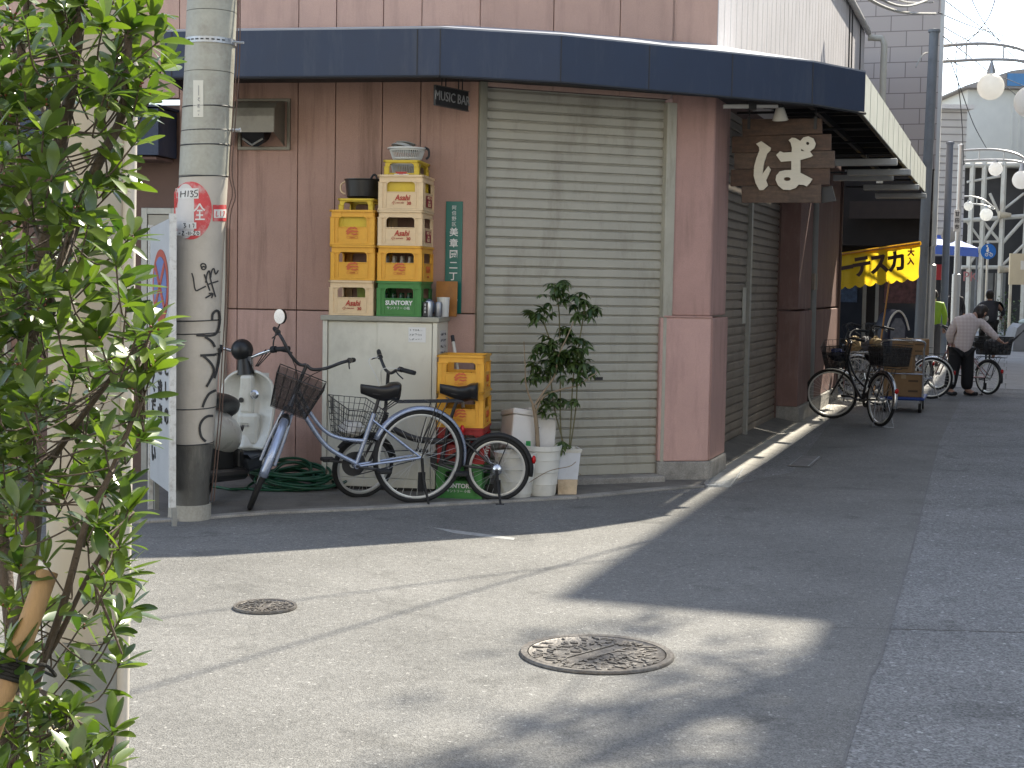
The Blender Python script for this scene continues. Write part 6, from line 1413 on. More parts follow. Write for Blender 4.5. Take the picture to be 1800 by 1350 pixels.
# more bicycles parked under the yellow banner
for px, Y, hd_, lab, kw in ((1520, 22.6, 150, 'bicycle with white saddle cover parked under the yellow banner, leftmost', dict(guardc=M_chrome)),
                       (1578, 23.0, 158, 'bicycle with chrome guards parked below the child seat rain cover', dict(guardc=M_chrome, paint=MATS['silver paint'])),
                       (1604, 23.4, 140, 'dark bicycle parked behind the grey steel pole under the banner', dict())):
    q = gY(px, Y); bicycle('parked_bicycle', lab, ride(q.x, q.y, hd_, 3), G_(steer=12, **kw), 'bicycles parked under the yellow banner')
q = gY(1563, 22.9); MRC = T(q.x, q.y, .72) @ RZ(20)
t = thing('child_seat_cover', 'navy child seat rain cover with white piping on a parked bicycle', 'rain cover', MRC)
m = MB(); rows = []
for y, s_ in ((-.16, .8), (-.1, 1), (.1, 1), (.16, .9)): rows.append([(x*s_, y, z*(.9 + .1*s_)) for x, z in ((-.19, -.18), (-.21, .1), (-.20, .30), (-.12, .47), (0, .55), (.12, .47), (.20, .30), (.21, .0), (.19, -.18))])
m.grid(rows); m.f += [tuple(range(9)), tuple(range(27, 36))]; m.obj('cover', pm('navy nylon', (.014, .016, .035), .5, .2, 8), t, smooth=True)
m = MB(); m.tube(smooth_path([(-.20, -.17, .24), (-.12, -.17, .44), (0, -.17, .53), (.12, -.17, .44), (.2, -.17, .24)]), .016, 8); m.obj('piping', M_wht, t)
m = MB(); m.grid([[(-.13, -.165, .0), (.13, -.165, .0)], [(-.13, -.172, .3), (.13, -.172, .3)], [(-.05, -.168, .42), (.05, -.168, .42)]]); m.obj('clear_window', pm('grey vinyl window', (.14, .15, .18), .2, .3, 12), t)
# wire cart with goods
q = gY(1514, 20.7); MCA = T(q.x, q.y, 0) @ RZ(-12)
t = thing('wire_cart', 'chrome wire cart full of grey and straw coloured goods under the banner', 'cart', MCA)
m = MB(); m.tube(smooth_path([(-.24, -.2, 0), (-.24, -.2, .62), (-.20, -.2, .70), (.24, -.2, .71), (.28, -.2, .64), (.28, -.2, 0)], 3), .012, 8); m.tube(smooth_path([(-.24, .2, 0), (-.24, .2, .62), (-.20, .2, .70), (.24, .2, .71), (.28, .2, .64), (.28, .2, 0)], 3), .012, 8); m.obj('cart_frame', M_chrome, t, smooth=True)
basket(t, I4, (.02, 0, .42), (.38, .46, .27), M_chrome, nx=9, ny=9, nz=5, taper=1)
basket(t, I4, (.02, 0, .08), (.38, .46, .2), M_chrome, nx=9, ny=9, nz=4, taper=1)
for i, (x, y, c, cn, lab) in enumerate(((-.12, -.05, (.34, .26, .14), 'straw bundle', 'straw coloured bundle lying in the wire cart, left end'), (.03, .0, (.10, .10, .11), 'grey bundle', 'dark grey bundle in the middle of the wire cart'), (.16, -.02, (.38, .30, .17), 'straw bundle', 'pale straw bundle lying in the wire cart, right end'))):
    m = MB(); r3 = random.Random(i); m.sphere((0, 0, 0), .13, 14, 10, sc3=(.8, 1.1, .8)); m.v = [p + Vector((r3.uniform(-.03, .03), r3.uniform(-.03, .03), r3.uniform(-.03, .03))) for p in m.v]
    tag(m.obj('goods_bundle', pm(cn, c, .85, .3, 15), None), lab, 'goods', 'bundles in the wire cart').matrix_world = MCA @ T(x, y, .80)
# yellow market banner
e0 = atY(1486, 478, 22.6); e1 = atY(1613.5, 457, 21.75); e0.z = e1.z = 0; MY = frame(e0, e1 - e0); LY = (e1 - e0).length
zl, zr = 1.60, 1.79; dh = .46
t = thing('banner_awning', 'yellow stall awning with brown katakana lettering across the side street shops', 'awning', MY)
M_ylw = pm('yellow canvas', (.80, .53, .015), .6, .06, 3, .15, 20)
tn = M_ylw.node_tree; pb = tn.nodes['Principled BSDF']; trn = tn.nodes.new('ShaderNodeBsdfTranslucent'); trn.inputs[0].default_value = (.95, .68, .03, 1); mxs = tn.nodes.new('ShaderNodeMixShader'); mxs.inputs[0].default_value = .55
tn.links.new(pb.outputs[0], mxs.inputs[1]); tn.links.new(trn.outputs[0], mxs.inputs[2]); tn.links.new(mxs.outputs[0], tn.nodes['Material Output'].inputs[0])
m = MB(); rows = []; NXx = 36
for j in range(7):
    rows.append([(-.35 + (LY + .37)*i/NXx, .006*math.sin(i*1.1) + .012*math.sin(j*.9), (zl + (zr - zl)*i/NXx) + dh*(1 - j/6)) for i in range(NXx + 1)])
m.grid(rows)
rows = []
for j in range(3): rows.append([(-.35 + (LY + .37)*i/NXx, .006*math.sin(i*1.1), (zl + (zr - zl)*i/NXx) - j/2*(.035 + .045*abs(math.sin(i*math.pi/4.0)))) for i in range(NXx + 1)])
m.grid(rows)
can_ = m.obj('valance', M_ylw, t, smooth='all')
m = MB(); m.tube([(-.35, .02, zl + dh), (LY + .02, .02, zr + dh)], .03, 10); m.obj('canopy', M_ylw, t)
slope = math.degrees(math.atan2(zr - zl, LY))
M_brn = pm('dark brown lettering', (.05, .015, .008), .6, .1)
for i, ch in enumerate('ーテスカ'):
    u = .02 + i*.29; 
    o_ = text(ch, .33, M_brn, t, T(u, -.045, zl + (zr - zl)*(u + .35)/(LY + .37) + dh*.47) @ RY(-slope), bold=.014, depth=.002)
for i, ch in enumerate('大入'): text(ch, .11, pm('red brown lettering', (.30, .03, .03), .6, .1), t, T(LY - .09, -.045, zr + dh*.70 - i*.13), bold=.006, depth=.002)
m = MB(); m.tube([(-.35, 0, zl + dh), (LY + .02, 0, zr + dh)], .014, 8); m.tube([(.62, -.12, 0), (.74, .02, zl + .1)], .012, 8); m.obj('pole', pm('orange pole', (.55, .25, .05), .5, .1), t)
# building with grey tile cladding
M_gap2 = pm('dark brown canopy', (.05, .035, .03), .7, .2)
tm = bpy.data.materials.new('mauve tile cladding'); tm.use_nodes = True; tn = tm.node_tree; N = tn.nodes; L = tn.links
tcn = N.new('ShaderNodeTexCoord'); mpn = N.new('ShaderNodeMapping'); mpn.inputs['Rotation'].default_value = (R(90), 0, 0); L.new(tcn.outputs['Object'], mpn.inputs[0])
br = N.new('ShaderNodeTexBrick'); br.inputs['Scale'].default_value = 1; br.inputs['Brick Width'].default_value = .50; br.inputs['Row Height'].default_value = .252; br.inputs['Mortar Size'].default_value = .008; br.inputs['Color1'].default_value = (.50, .425, .385, 1); br.inputs['Color2'].default_value = (.52, .445, .405, 1); br.inputs['Mortar'].default_value = (.25, .205, .185, 1)
L.new(mpn.outputs[0], br.inputs[0]); L.new(br.outputs[0], N['Principled BSDF'].inputs['Base Color']); N['Principled BSDF'].inputs['Roughness'].default_value = .55
MT = frame(S(13.6, -6), SN)                               # local x out towards the street, y up the street
WT = 7.03
t = thing('tile_building', 'mauve grey tiled building beyond the corner building with a dark shop front', 'building', MT)
m = MB(); m.prism([(0, 0), (WT, 0), (WT - .95, 11), (0, 11)], 3.55, 12); m.obj('wall', tm, t)
m = MB(); m.box((WT + .001, -.04, 2.3), (WT + .06, .12, 12.02)); m.obj('corner_trim', pm('white trim', (.62, .61, .58), .5, .05), t)
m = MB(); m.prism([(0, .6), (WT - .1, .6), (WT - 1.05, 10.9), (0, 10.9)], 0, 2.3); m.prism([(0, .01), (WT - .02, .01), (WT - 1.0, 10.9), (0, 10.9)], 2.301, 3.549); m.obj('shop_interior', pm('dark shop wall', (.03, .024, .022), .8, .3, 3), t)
M_glass = pm('shop glass', (.03, .035, .045), .12, .3, 2)
for k in range(3):
    m = MB(); m.box((4.1 + k*1.0, .52, .15), (4.95 + k*1.0, .58, 2.2)); wf = m.obj('shop_window', M_alu, t); m = MB(); m.box((4.16 + k*1.0, .50, .2), (4.89 + k*1.0, .519, 2.15)); m.obj('pane', M_glass, wf)
    m = MB(); m.box((4.25 + k*1.0, .485, 1.35), (4.8 + k*1.0, .495, 2.0)); m.obj('poster', pm(('yellow poster', 'blue poster', 'red poster')[k], ((.20, .16, .06), (.05, .08, .14), (.12, .05, .05))[k], .6, .7, 14), wf)
m = MB(); m.box((WT - .25, .45, 0), (WT - .12, .59, 2.29)); m.obj('blue_column', pm('deep blue paint', (.02, .025, .16), .5, .1), t)
m = MB(); m.prism([(0, .02), (WT - .02, .02), (WT - 1.0, 10.9), (0, 10.9)], 12.03, 12.2); m.obj('roof', M_roof, t)
m = MB(); m.box((WT - 1.3, -.5, 2.82), (WT - .02, -.0, 2.86)); m.box((WT - 1.3, -.52, 2.72), (WT - .0, -.5, 3.0)); m.obj('canopy', M_gap2, t)
# ---- poles
def pole(name, label, px, Y, r, topy, mat, topx=None, sleeve=None):
    b = gY(px, Y); tp = atY(topx or px, topy, Y); t = thing(name, label, 'pole', T(b.x, b.y, 0)); m = MB(); h = tp.z; ln = (tp.x - b.x) if topx else 0; t.matrix_world = T(b.x, b.y, 0) @ Matrix(((1, 0, ln/h, 0), (0, 1, 0, 0), (0, 0, 1, 0), (0, 0, 0, 1))); m.tube([(0, 0, 0), (0, 0, h)], [r, r*.9], 20); m.obj('shaft', mat, t, smooth=True)
    if sleeve: m = MB(); m.tube([(0, 0, 0), (0, 0, sleeve), (0, 0, sleeve + .02)], [r*1.45, r*1.45, r], 20); m.obj('sleeve', mat, t, smooth=True)
    m = MB(); m.lathe([(r, h - .01), (r*1.15, h - .01), (r*1.15, h + .03), (.0001, h + .05)], 16); m.obj('cap', mat, t)
    return t, h
M_gp = pm('grey painted steel', (.20, .215, .23), .5, .12, 3, .1, 40, dirt=((.10, .10, .105), .5, 5))
M_ss = pm('stainless pole', (.50, .50, .49), .38, .05, 2, metal=.5)
pole('steel_pole', 'dark grey painted steel pole at the right end of the yellow banner', 1611, 23.4, .080, 56, M_gp, topx=1651)
M_globe = pm('milky lamp globe', (.85, .85, .84), .25, .03, 3)
tn = M_globe.node_tree; trn = tn.nodes.new('ShaderNodeBsdfTranslucent'); trn.inputs[0].default_value = (.95, .95, .93, 1); mxs = tn.nodes.new('ShaderNodeMixShader'); mxs.inputs[0].default_value = .6
tn.links.new(tn.nodes['Principled BSDF'].outputs[0], mxs.inputs[1]); tn.links.new(trn.outputs[0], mxs.inputs[2]); tn.links.new(mxs.outputs[0], tn.nodes['Material Output'].inputs[0])
def street_lamp(label, px, Y, topy, globes, armz, group='globe street lamps'):
    t, h = pole('street_lamp', label, px, Y, .062 if Y < 30 else .07, topy, M_ss, sleeve=2.0)
    t['category'] = 'street lamp'; t['group'] = group; b = t.matrix_world.translation
    arm = MB()
    zs = [h - .12, h - .38]
    far = max(g[2] for g in globes)
    for z in zs: arm.tube(smooth_path([(0, 0, z), (SN.x*far*.5, SN.y*far*.5, z + .02), (SN.x*far*.9, SN.y*far*.9, z - (.1 if z == zs[0] else .02)), (SN.x*(far + .25), SN.y*(far + .25), z - (.38 if z == zs[0] else .16))], 5), .028, 8)
    for k in (.3, .7): arm.tube([(SN.x*far*k, SN.y*far*k, zs[1]), (SN.x*far*k, SN.y*far*k, zs[0])], .014, 6)
    a = arm.obj('arm', M_ss, t, smooth=True)
    for r, zc, k in globes:
        c = (SN.x*k, SN.y*k, zc); m = MB(); m.sphere(c, r, 28, 18); g = m.obj('globe', M_globe, t, smooth='all')
        m = MB(); m.tube([(c[0], c[1], zc + r - .01), (c[0], c[1], zc + r + .05), (c[0], c[1], zs[1])], [r*.34, r*.3, .014], 12); m.obj('globe_cap', M_steel, g)
    return t
def lamp_globe(px_, py_, r_px, base, Y0):
    # distance k along the arm at which the globe shows under px_
    best = min((abs(((base.x + SN.x*k)/(base.y + SN.y*k)) - (px_ - 900)/2620), k) for k in [i*.01 for i in range(0, 500)])
    k = best[1]; Y = base.y + SN.y*k; return (r_px*Y/2620, atY(px_, py_, Y).z, k)
b = gY(1629, 25.2)
street_lamp('stainless globe street lamp behind the dark grey pole, nearest of its kind', 1629, 25.2, 68, [lamp_globe(1723, 152, 23, b, 25.2), lamp_globe(1792, 179, 27, b, 25.2)], 0)
b = gY(1676, 38)
street_lamp('slimmer globe street lamp farther down the street beside the blue round sign', 1676, 38, 256, [lamp_globe(1737, 297, 12, b, 38), lamp_globe(1783, 316, 16, b, 38)], 0)
b = gY(1668, 52)
street_lamp('small globe street lamp far away in front of the steel arcade', 1668, 52, 340, [lamp_globe(1692, 362, 8, b, 52), lamp_globe(1724, 377, 11, b, 52)], 0)
pole('steel_pole', 'blue grey steel pole down the street before the white sided house', 1656, 34, .085, 252, pm('blue grey paint', (.22, .26, .33), .5, .1, 3))
# round blue sign for cyclists and pedestrians
b = gY(1730, 46); sgn = atY(1733, 442, 46)
t = thing('round_sign', 'round blue pedestrian and bicycle road sign on a thin post', 'road sign', T(b.x, b.y, 0))
m = MB(); m.tube([(0, 0, 0), (0, 0, sgn.z + .3)], .035, 10); m.obj('post', pm('sign post', (.5, .5, .48), .5, .1), t, smooth=True)
m = MB(T(0, -.05, sgn.z) @ RX(90)); m.lathe([(.0001, 0), (.235, 0), (.235, .012), (.0001, .012)], 32); m.obj('face', pm('sign face blue', (.01, .13, .48), .35, .05), t)
z = sgn.z
shape2d([[(-.07, .02), (-.03, .13), (.0, .13), (.02, .02), (-.01, -.02), (-.05, -.02)], [(-.045 + .03*math.cos(a*.5), .165 + .03*math.sin(a*.5)) for a in range(12)]], M_wl, t, T(0, -.068, z), 'pictogram', .002)
m = MB(T(.02, -.067, z - .10)); 
for x in (-.07, .07): m.tube([(x + .045*math.cos(a*.5), 0, .045*math.sin(a*.5)) for a in range(12)], .008, 5, closed=True)
m.tube([(-.07, 0, 0), (-.02, 0, .07), (.05, 0, .07), (.07, 0, 0)], .008, 5); m.obj('pictogram', M_wl, t)
# ---- far buildings and the steel arcade
def far_block(name, label, px0, px1, Y, z1, depth, mat, z0=0):
    a = gY(px0, Y); b_ = gY(px1, Y); M = frame(a, b_ - a); W = (b_ - a).length; t = thing(name, label, 'building', M)
    m = MB(); m.box((0, 0, z0), (W, depth, z1)); m.obj('wall', mat, t); return t, W
M_far = pm('white siding boards', (.55, .54, .50), .6, .06, 2)
t, W = far_block('sided_house', 'narrow white house with horizontal siding behind the silver lamp post', 1592, 1685, 44, atY(1670, 192, 44).z, 8, M_far)
m = MB(); z = 3.2
while z < atY(1670, 192, 44).z - .1: m.box((0, -.012, z), (W, -.001, z + .03)); z += .21
m.obj('siding_shadow_gap', pm('siding groove', (.28, .27, .25), .7, .1), t)
m = MB(); m.box((-.15, -.2, atY(1670, 192, 44).z + .002), (W + .15, 8, atY(1670, 192, 44).z + .12)); m.obj('roof', M_wht, t)
m = MB(); m.box((W*.3, -.05, .1), (W - .1, -.002, 2.6)); o_ = m.obj('shop_front', pm('dark shop opening', (.03, .03, .033), .6, .4, 2), t)
m = MB(); m.box((W - 1.0, -.3, 1.9), (W - .55, -.25, 2.35)); m.obj('shop_sign', pm('red shop sign', (.4, .03, .03), .5, .1), t)
# blue awning of the far shop
a = atY(1640, 440, 41); b_ = atY(1719, 440, 43.5); MBa = frame(Vector((a.x, a.y, 0)), Vector((b_.x - a.x, b_.y - a.y, 0))); Lb = (Vector((b_.x, b_.y)) - Vector((a.x, a.y))).length
zt_ = atY(1680, 433, 42.2).z; zb_ = atY(1680, 449, 42.2).z
t = thing('blue_awning', 'bright blue shop awning down the street left of the round blue sign', 'awning', MBa)
m = MB(); m.grid([[(0, .9, zt_ + .35), (Lb, .9, zt_ + .35)], [(0, 0, zt_), (Lb, 0, zt_)], [(0, -.02, zb_), (Lb, -.02, zb_)]]); m.obj('canvas', pm('bright blue canvas', (.012, .085, .46), .55, .08, 4), t, solid=.01)
m = MB()
for x in (.05, Lb - .05): m.tube([(x, .0, zb_), (x, 0, 0)], .03, 8)
m.obj('post', M_gp, t)
# white building with blue eave over the arcade
M_corr = pm('pale corrugated wall', (.60, .58, .52), .6, .05, 2)
zl_ = atY(1750, 292, 64).z; zh_ = atY(1760, 158, 64).z
t, W = far_block('corrugated_hall', 'large white corrugated hall with a blue eave closing the street', 1686, 1960, 64, zh_, 14, M_corr, zl_)
m = MB(); x = W*.28
while x < W: m.box((x, -.03, zl_), (x + .1, -.001, zh_)); x += .32
m.obj('corrugation', M_corr, t)
m = MB(); m.pris_xz([(-.3, zh_ + .01), (W, zh_ + .01), (W, zh_ + 1.5), (W*.25, zh_ + .75), (-.3, zh_ + .08)], -.5, 14); m.obj('roof', pm('grey brown roof', (.24, .21, .19), .6, .1), t)
m = MB(); m.box((W*.22, -.56, zh_ + .1), (W, -.51, zh_ + .62)); m.obj('eave', pm('blue eave', (.05, .16, .32), .5, .1), t)
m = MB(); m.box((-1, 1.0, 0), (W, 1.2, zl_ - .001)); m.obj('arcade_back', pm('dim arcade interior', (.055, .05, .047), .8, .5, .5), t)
def arc_pt(px, py, Y=60): return atY(px, py, Y)
t = thing('arcade_frame', 'cream steel arcade frame with diagonal braces at the end of the street', 'arcade', T(arc_pt(1757, 560).x, 60, 0)); ti = t.matrix_world.inverted()
M_cst = pm('cream steel', (.56, .53, .46), .5, .1, 3, dirt=((.3, .16, .07), .5, 2.5))
def bar(p, q, r, Y=60, mat=None, name='beam'):
    a, b_ = arc_pt(*p, Y), arc_pt(*q, Y); m = MB(ti); m.tube([a, b_], r, 8); m.obj(name, mat or M_cst, t)
for px in (1703, 1724, 1758, 1800): 
    a = gY(px - 4, 60); b_ = arc_pt(px, 285); m = MB(ti); m.tube([Vector((a.x, a.y, 0)), Vector((a.x, a.y, b_.z))], .11, 4); m.obj('column', M_cst, t)
for p, q, r in (((1690, 388), (1800, 380), .09), ((1690, 470), (1815, 470), .08), ((1690, 291), (1815, 289), .1), ((1700, 470), (1758, 380), .07), ((1724, 385), (1762, 430), .06), ((1758, 432), (1800, 385), .07), ((1700, 390), (1730, 430), .05), ((1700, 425), (1755, 425), .05), ((1758, 380), (1740, 340), .06), ((1758, 470), (1800, 430), .06), ((1762, 370), (1800, 340), .05), ((1700, 320), (1758, 310), .05)): bar(p, q, r)
for k, (px, py) in enumerate(((1768, 378), (1768, 474))):
    a = arc_pt(px, py, 59.6); m = MB(ti @ T(*a) @ RY(90)); m.lathe([(.16, -.28), (.08, .2), (.0001, .2)], 12); m.obj('bracket', pm('rusty cream steel', (.5, .42, .3), .6, .3, 2, dirt=((.3, .12, .04), .8, 2)), t)
for k in range(3):
    a = gY(1702 + k*22, 60.6); m = MB(ti @ T(a.x, a.y, 0)); m.box((0, 0, .1), (.42, .03, 2.35)); m.obj('glass_panel', pm('pale arcade glass', (.20, .195, .185), .15, .2, 2), t)
tx = arc_pt(1706, 487, 59.8); text('PK', .55, pm('faded red paint', (.42, .16, .15), .6, .2), t, ti @ T(*tx), depth=.004)
# signboards, tarpaulin, shrub at the far right
a = arc_pt(1774, 500, 50); b_ = arc_pt(1812, 446, 50); 
t = thing('cream_signboard', 'blank cream signboard on legs at the far right of the street', 'signboard', T(a.x, 50, 0)); m = MB(); m.box((0, 0, a.z), (b_.x - a.x, .1, b_.z)); m.obj('board', pm('cream board', (.56, .49, .36), .6, .08, 2), t)
m = MB(); m.box((.02, .02, 0), (.10, .08, a.z)); m.obj('leg', M_cst, t)
m = MB(); m.box((.35, -.03, a.z + .5), (.9, -.002, a.z + .8)); m.obj('poster', M_wht, t)
a = gY(1792, 40)
t = thing('covered_goods', 'heap of goods under a grey tarpaulin at the right edge of the street', 'tarpaulin', T(a.x + .1, a.y, 0)); m = MB(); rows = []
for y in (-.4, -.2, .1, .4): rows.append([(x*(1 - .12*(z > .5)), y, z + .04*math.sin(x*9 + y*7)) for x, z in ((-.42, 0), (-.40, .3), (-.36, .62), (-.2, .72), (.1, .75), (.4, .66), (.45, .3), (.46, 0))])
m.grid(rows); m.f += [tuple(range(8)), tuple(range(24, 32))]; m.obj('tarpaulin', pm('grey tarpaulin', (.22, .23, .24), .6, .15, 3, .3, 8), t, smooth=True)
m = MB(); m.sphere((.1, 0, .78), .2, 12, 8, sc3=(1.3, 1, .5)); m.obj('bag', pm('pale green plastic', (.38, .46, .44), .5, .2, 5), t, smooth=True)
a = gY(1766, 54); t = thing('green_shrub', 'dark green bush in front of the steel arcade', 'shrub', T(a.x, a.y, 0)); m = MB(); r4 = random.Random(9)
for k in range(300):
    c = Vector((r4.gauss(0, .22), r4.gauss(0, .22), abs(r4.gauss(.55, .4)))); v_, f_ = leaf_mesh(.14, .07, 2, .2, .3); m.add(v_, f_, T(*c) @ Matrix.Rotation(r4.random()*6.28, 4, 'Z') @ Matrix.Rotation(r4.uniform(-1, .4), 4, 'Y'))
m.obj('foliage', M_schef, t); m = MB(); m.tube([(0, 0, 0), (0, 0, .6)], .03, 6); m.obj('stem', M_twig, t)
a = atY(1669, 413, 40); t = thing('round_mirror_back', 'grey back of a round traffic mirror in front of the white house', 'mirror', T(a.x, a.y, 0)); m = MB(T(0, 0, a.z) @ RX(90)); m.lathe([(.0001, .05), (.12, .04), (.22, 0), (.22, -.02), (.0001, -.02)], 28); m.obj('mirror_back', pm('grey plastic back', (.32, .32, .31), .5, .05), t, smooth=True)
m = MB(); m.tube([(0, .05, 0), (0, .05, a.z)], .03, 8); m.obj('post', M_gp, t)
a = atY(1682, 388, 37.4); t = thing('vertical_sign', 'small white vertical sign with three dark characters on the slim lamp post', 'sign', T(a.x, a.y, a.z)); m = MB(); m.box((-.075, -.02, -.27), (.075, .02, .27)); m.obj('board', M_wht, t, bevel=.005)
for i, ch in enumerate('甘田市'): text(ch, .12, M_ink, t, T(0, -.022, .16 - i*.16), bold=.003)
# ---- overhead cables in the strip of sky
def pxcable(P, r, lab, mat=None): 
    return cable([atY(x, y, Y) for x, y, Y in P], r, lab, 5, mat)
M_gcab = pm('grey white cable', (.42, .41, .38), .5, .1)
pxcable([(1500, -20, 19), (1545, 8, 20), (1590, 22, 21.5), (1644, 24, 24)], .022, 'thick pale cable drooping from the corner building to the steel pole, lowest', M_gcab)
pxcable([(1510, -30, 19), (1560, 4, 20), (1600, 10, 21.5), (1644, -6, 24)], .020, 'thick pale cable just above the lowest drooping one', M_gcab)
pxcable([(1540, -30, 19), (1585, 2, 21), (1640, 4, 24)], .014, 'thin pale cable highest above the tiled building', M_gcab)
for P, lab in (([(1645, -12, 24), (1700, 30, 30), (1760, 72, 36), (1820, 112, 42)], 'dark wire slanting down to the right across the sky, upper one'), ([(1648, 40, 25), (1690, 65, 30), (1745, 92, 38), (1820, 118, 50)], 'dark wire slanting down across the sky below the upper one'),
               ([(1752, -10, 24), (1738, 30, 26), (1715, 60, 27), (1690, 82, 28), (1680, 105, 28), (1690, 200, 32), (1694, 290, 38)], 'twisted wire hanging down past the white globe lamp'), ([(1670, 80, 25), (1740, 48, 30), (1820, 12, 36)], 'thin wire rising to the right across the sky'), ([(1664, 102, 25), (1700, 120, 32), (1760, 135, 40), (1820, 160, 50)], 'thin wire just above the globe lamp arm'), ([(1650, 22, 24), (1720, 50, 31), (1820, 78, 40)], 'thin dark wire from the pole head, flattest of those in the sky'), ([(1700, -20, 26), (1730, 40, 30), (1780, 98, 34), (1830, 150, 38)], 'steep dark wire crossing the others in the top right corner'), ([(1672, 110, 26), (1690, 160, 30), (1712, 220, 36), (1735, 262, 40)], 'slack wire hanging from the near globe lamp towards the far one'), ([(1658, 64, 24), (1740, 128, 33), (1830, 205, 44)], 'dark wire running down to the right behind the near globe lamp')):
    pxcable(P, .010, lab)
pxcable([(1636, 92, 24.0), (1622, 96, 23.8), (1610, 118, 23.6)], .013, 'cut pale cable end curling from the wall edge', M_gcab)
# ================================================================== PEOPLE
M_skin = pm('skin', (.42, .24, .17), .55, .06, 8); M_hair = pm('dark brown hair', (.022, .014, .011), .5, .25, 30); M_blkc = pm('black cloth', (.010, .010, .012), .8, .25, 10, .2, 60)
def cloth_check(name, a, b_, sc_):
    m_ = bpy.data.materials.new(name); m_.use_nodes = True; tn = m_.node_tree; N = tn.nodes; L = tn.links; tc = N.new('ShaderNodeTexCoord'); out = None
    bs = N['Principled BSDF']; bs.inputs['Roughness'].default_value = .85
    w1 = N.new('ShaderNodeTexWave'); w1.bands_direction = 'X'; w1.inputs['Scale'].default_value = sc_; w1.inputs['Distortion'].default_value = .4; w2 = N.new('ShaderNodeTexWave'); w2.bands_direction = 'Z'; w2.inputs['Scale'].default_value = sc_; w2.inputs['Distortion'].default_value = .4
    for w_ in (w1, w2): L.new(tc.outputs['Object'], w_.inputs[0])
    ad = N.new('ShaderNodeMath'); ad.operation = 'ADD'; L.new(w1.outputs[1], ad.inputs[0]); L.new(w2.outputs[1], ad.inputs[1]); mr = N.new('ShaderNodeMapRange'); mr.inputs[1].default_value = .6; mr.inputs[2].default_value = 1.8; L.new(ad.outputs[0], mr.inputs[0])
    mx = N.new('ShaderNodeMix'); mx.data_type = 'RGBA'; L.new(mr.outputs[0], mx.inputs[0]); mx.inputs[6].default_value = a + (1,); mx.inputs[7].default_value = b_ + (1,); L.new(mx.outputs[2], bs.inputs['Base Color']); return m_
def head_parts(t, c, fwd, r=.098, hair_long=0.0, M=I4):
    """hair cap and face features on a skinned head centred at c looking along fwd"""
    c = Vector(c); f = Vector(fwd).normalized(); s = Vector((0, 0, 1)).cross(f).normalized(); u = f.cross(s)
    MM = Matrix(((f.x, s.x, u.x, c.x), (f.y, s.y, u.y, c.y), (f.z, s.z, u.z, c.z), (0, 0, 0, 1)))
    h = MB(M @ MM); rows = []
    for i in range(9):
        th = math.pi*(i/8)*.66; rows.append([(r*1.10*math.sin(th)*math.cos(p)*(.86 if math.cos(p) > .3 and th > 1.0 else 1.06) - .012, r*1.0*math.sin(th)*math.sin(p), r*1.16*math.cos(th) + .012) for p in [2*math.pi*k/20 for k in range(20)]])
    h.grid(rows, closed=True)
    h.sphere((-r*.35, 0, -r*.25 - hair_long*.5), r*.86, 14, 10, sc3=(.95, 1.08, 1.0 + hair_long*4)); h.obj('hair', M_hair, t, smooth='all')
    fc = MB(M @ MM); fc.tube([(r*.88, 0, r*.10), (r*1.12, 0, -r*.16), (r*.9, 0, -r*.24)], [.010, .016, .010], 8)
    for k in (-1, 1): fc.sphere((0, k*r*.93, -.01), .026, 10, 8, sc3=(.7, .35, 1.2))
    fc.obj('nose_and_ears', M_skin, t, smooth='all')
    ey = MB(M @ MM)
    for k in (-1, 1): ey.sphere((r*.86, k*r*.36, r*.06), .011, 8, 6)
    ey.sphere((r*.84, 0, -r*.48), .016, 8, 6, sc3=(.4, 1.3, .35)); ey.obj('eyes_and_mouth', pm('dark eye', (.04, .02, .018), .3, .1), t, smooth='all')
def hand(joints, edges, key, wrist, d, side, sc_=1.0):
    """palm, five fingers and a thumb as chained joints appended to a body skeleton"""
    d = Vector(d).normalized(); s = Vector(side).normalized(); p = Vector(wrist); dn = d.cross(s).normalized()
    joints[key + 'w'] = (p, .024); joints[key + 'p'] = (p + d*.05*sc_, .034, .018); edges.append((key + 'w', key + 'p'))
    for i, (o, L) in enumerate(((-.027, .062), (-.009, .074), (.009, .070), (.026, .052))):
        a = p + d*.085*sc_ + s*o; b = a + (d*.7 + dn*.5)*L*.55; c = b + (d*.25 + dn*.9)*L*.5
        for k, (q, r) in enumerate(((a, .0095), (b, .0085), (c, .0075))): joints[f'{key}f{i}{k}'] = (q, r)
        edges += [(key + 'p', f'{key}f{i}0'), (f'{key}f{i}0', f'{key}f{i}1'), (f'{key}f{i}1', f'{key}f{i}2')]
    a = p + d*.03 - s*.036; b = a + d*.03 - s*.014 + dn*.012; joints[key + 't0'] = (a, .011); joints[key + 't1'] = (b, .009); edges += [(key + 'p', key + 't0'), (key + 't0', key + 't1')]
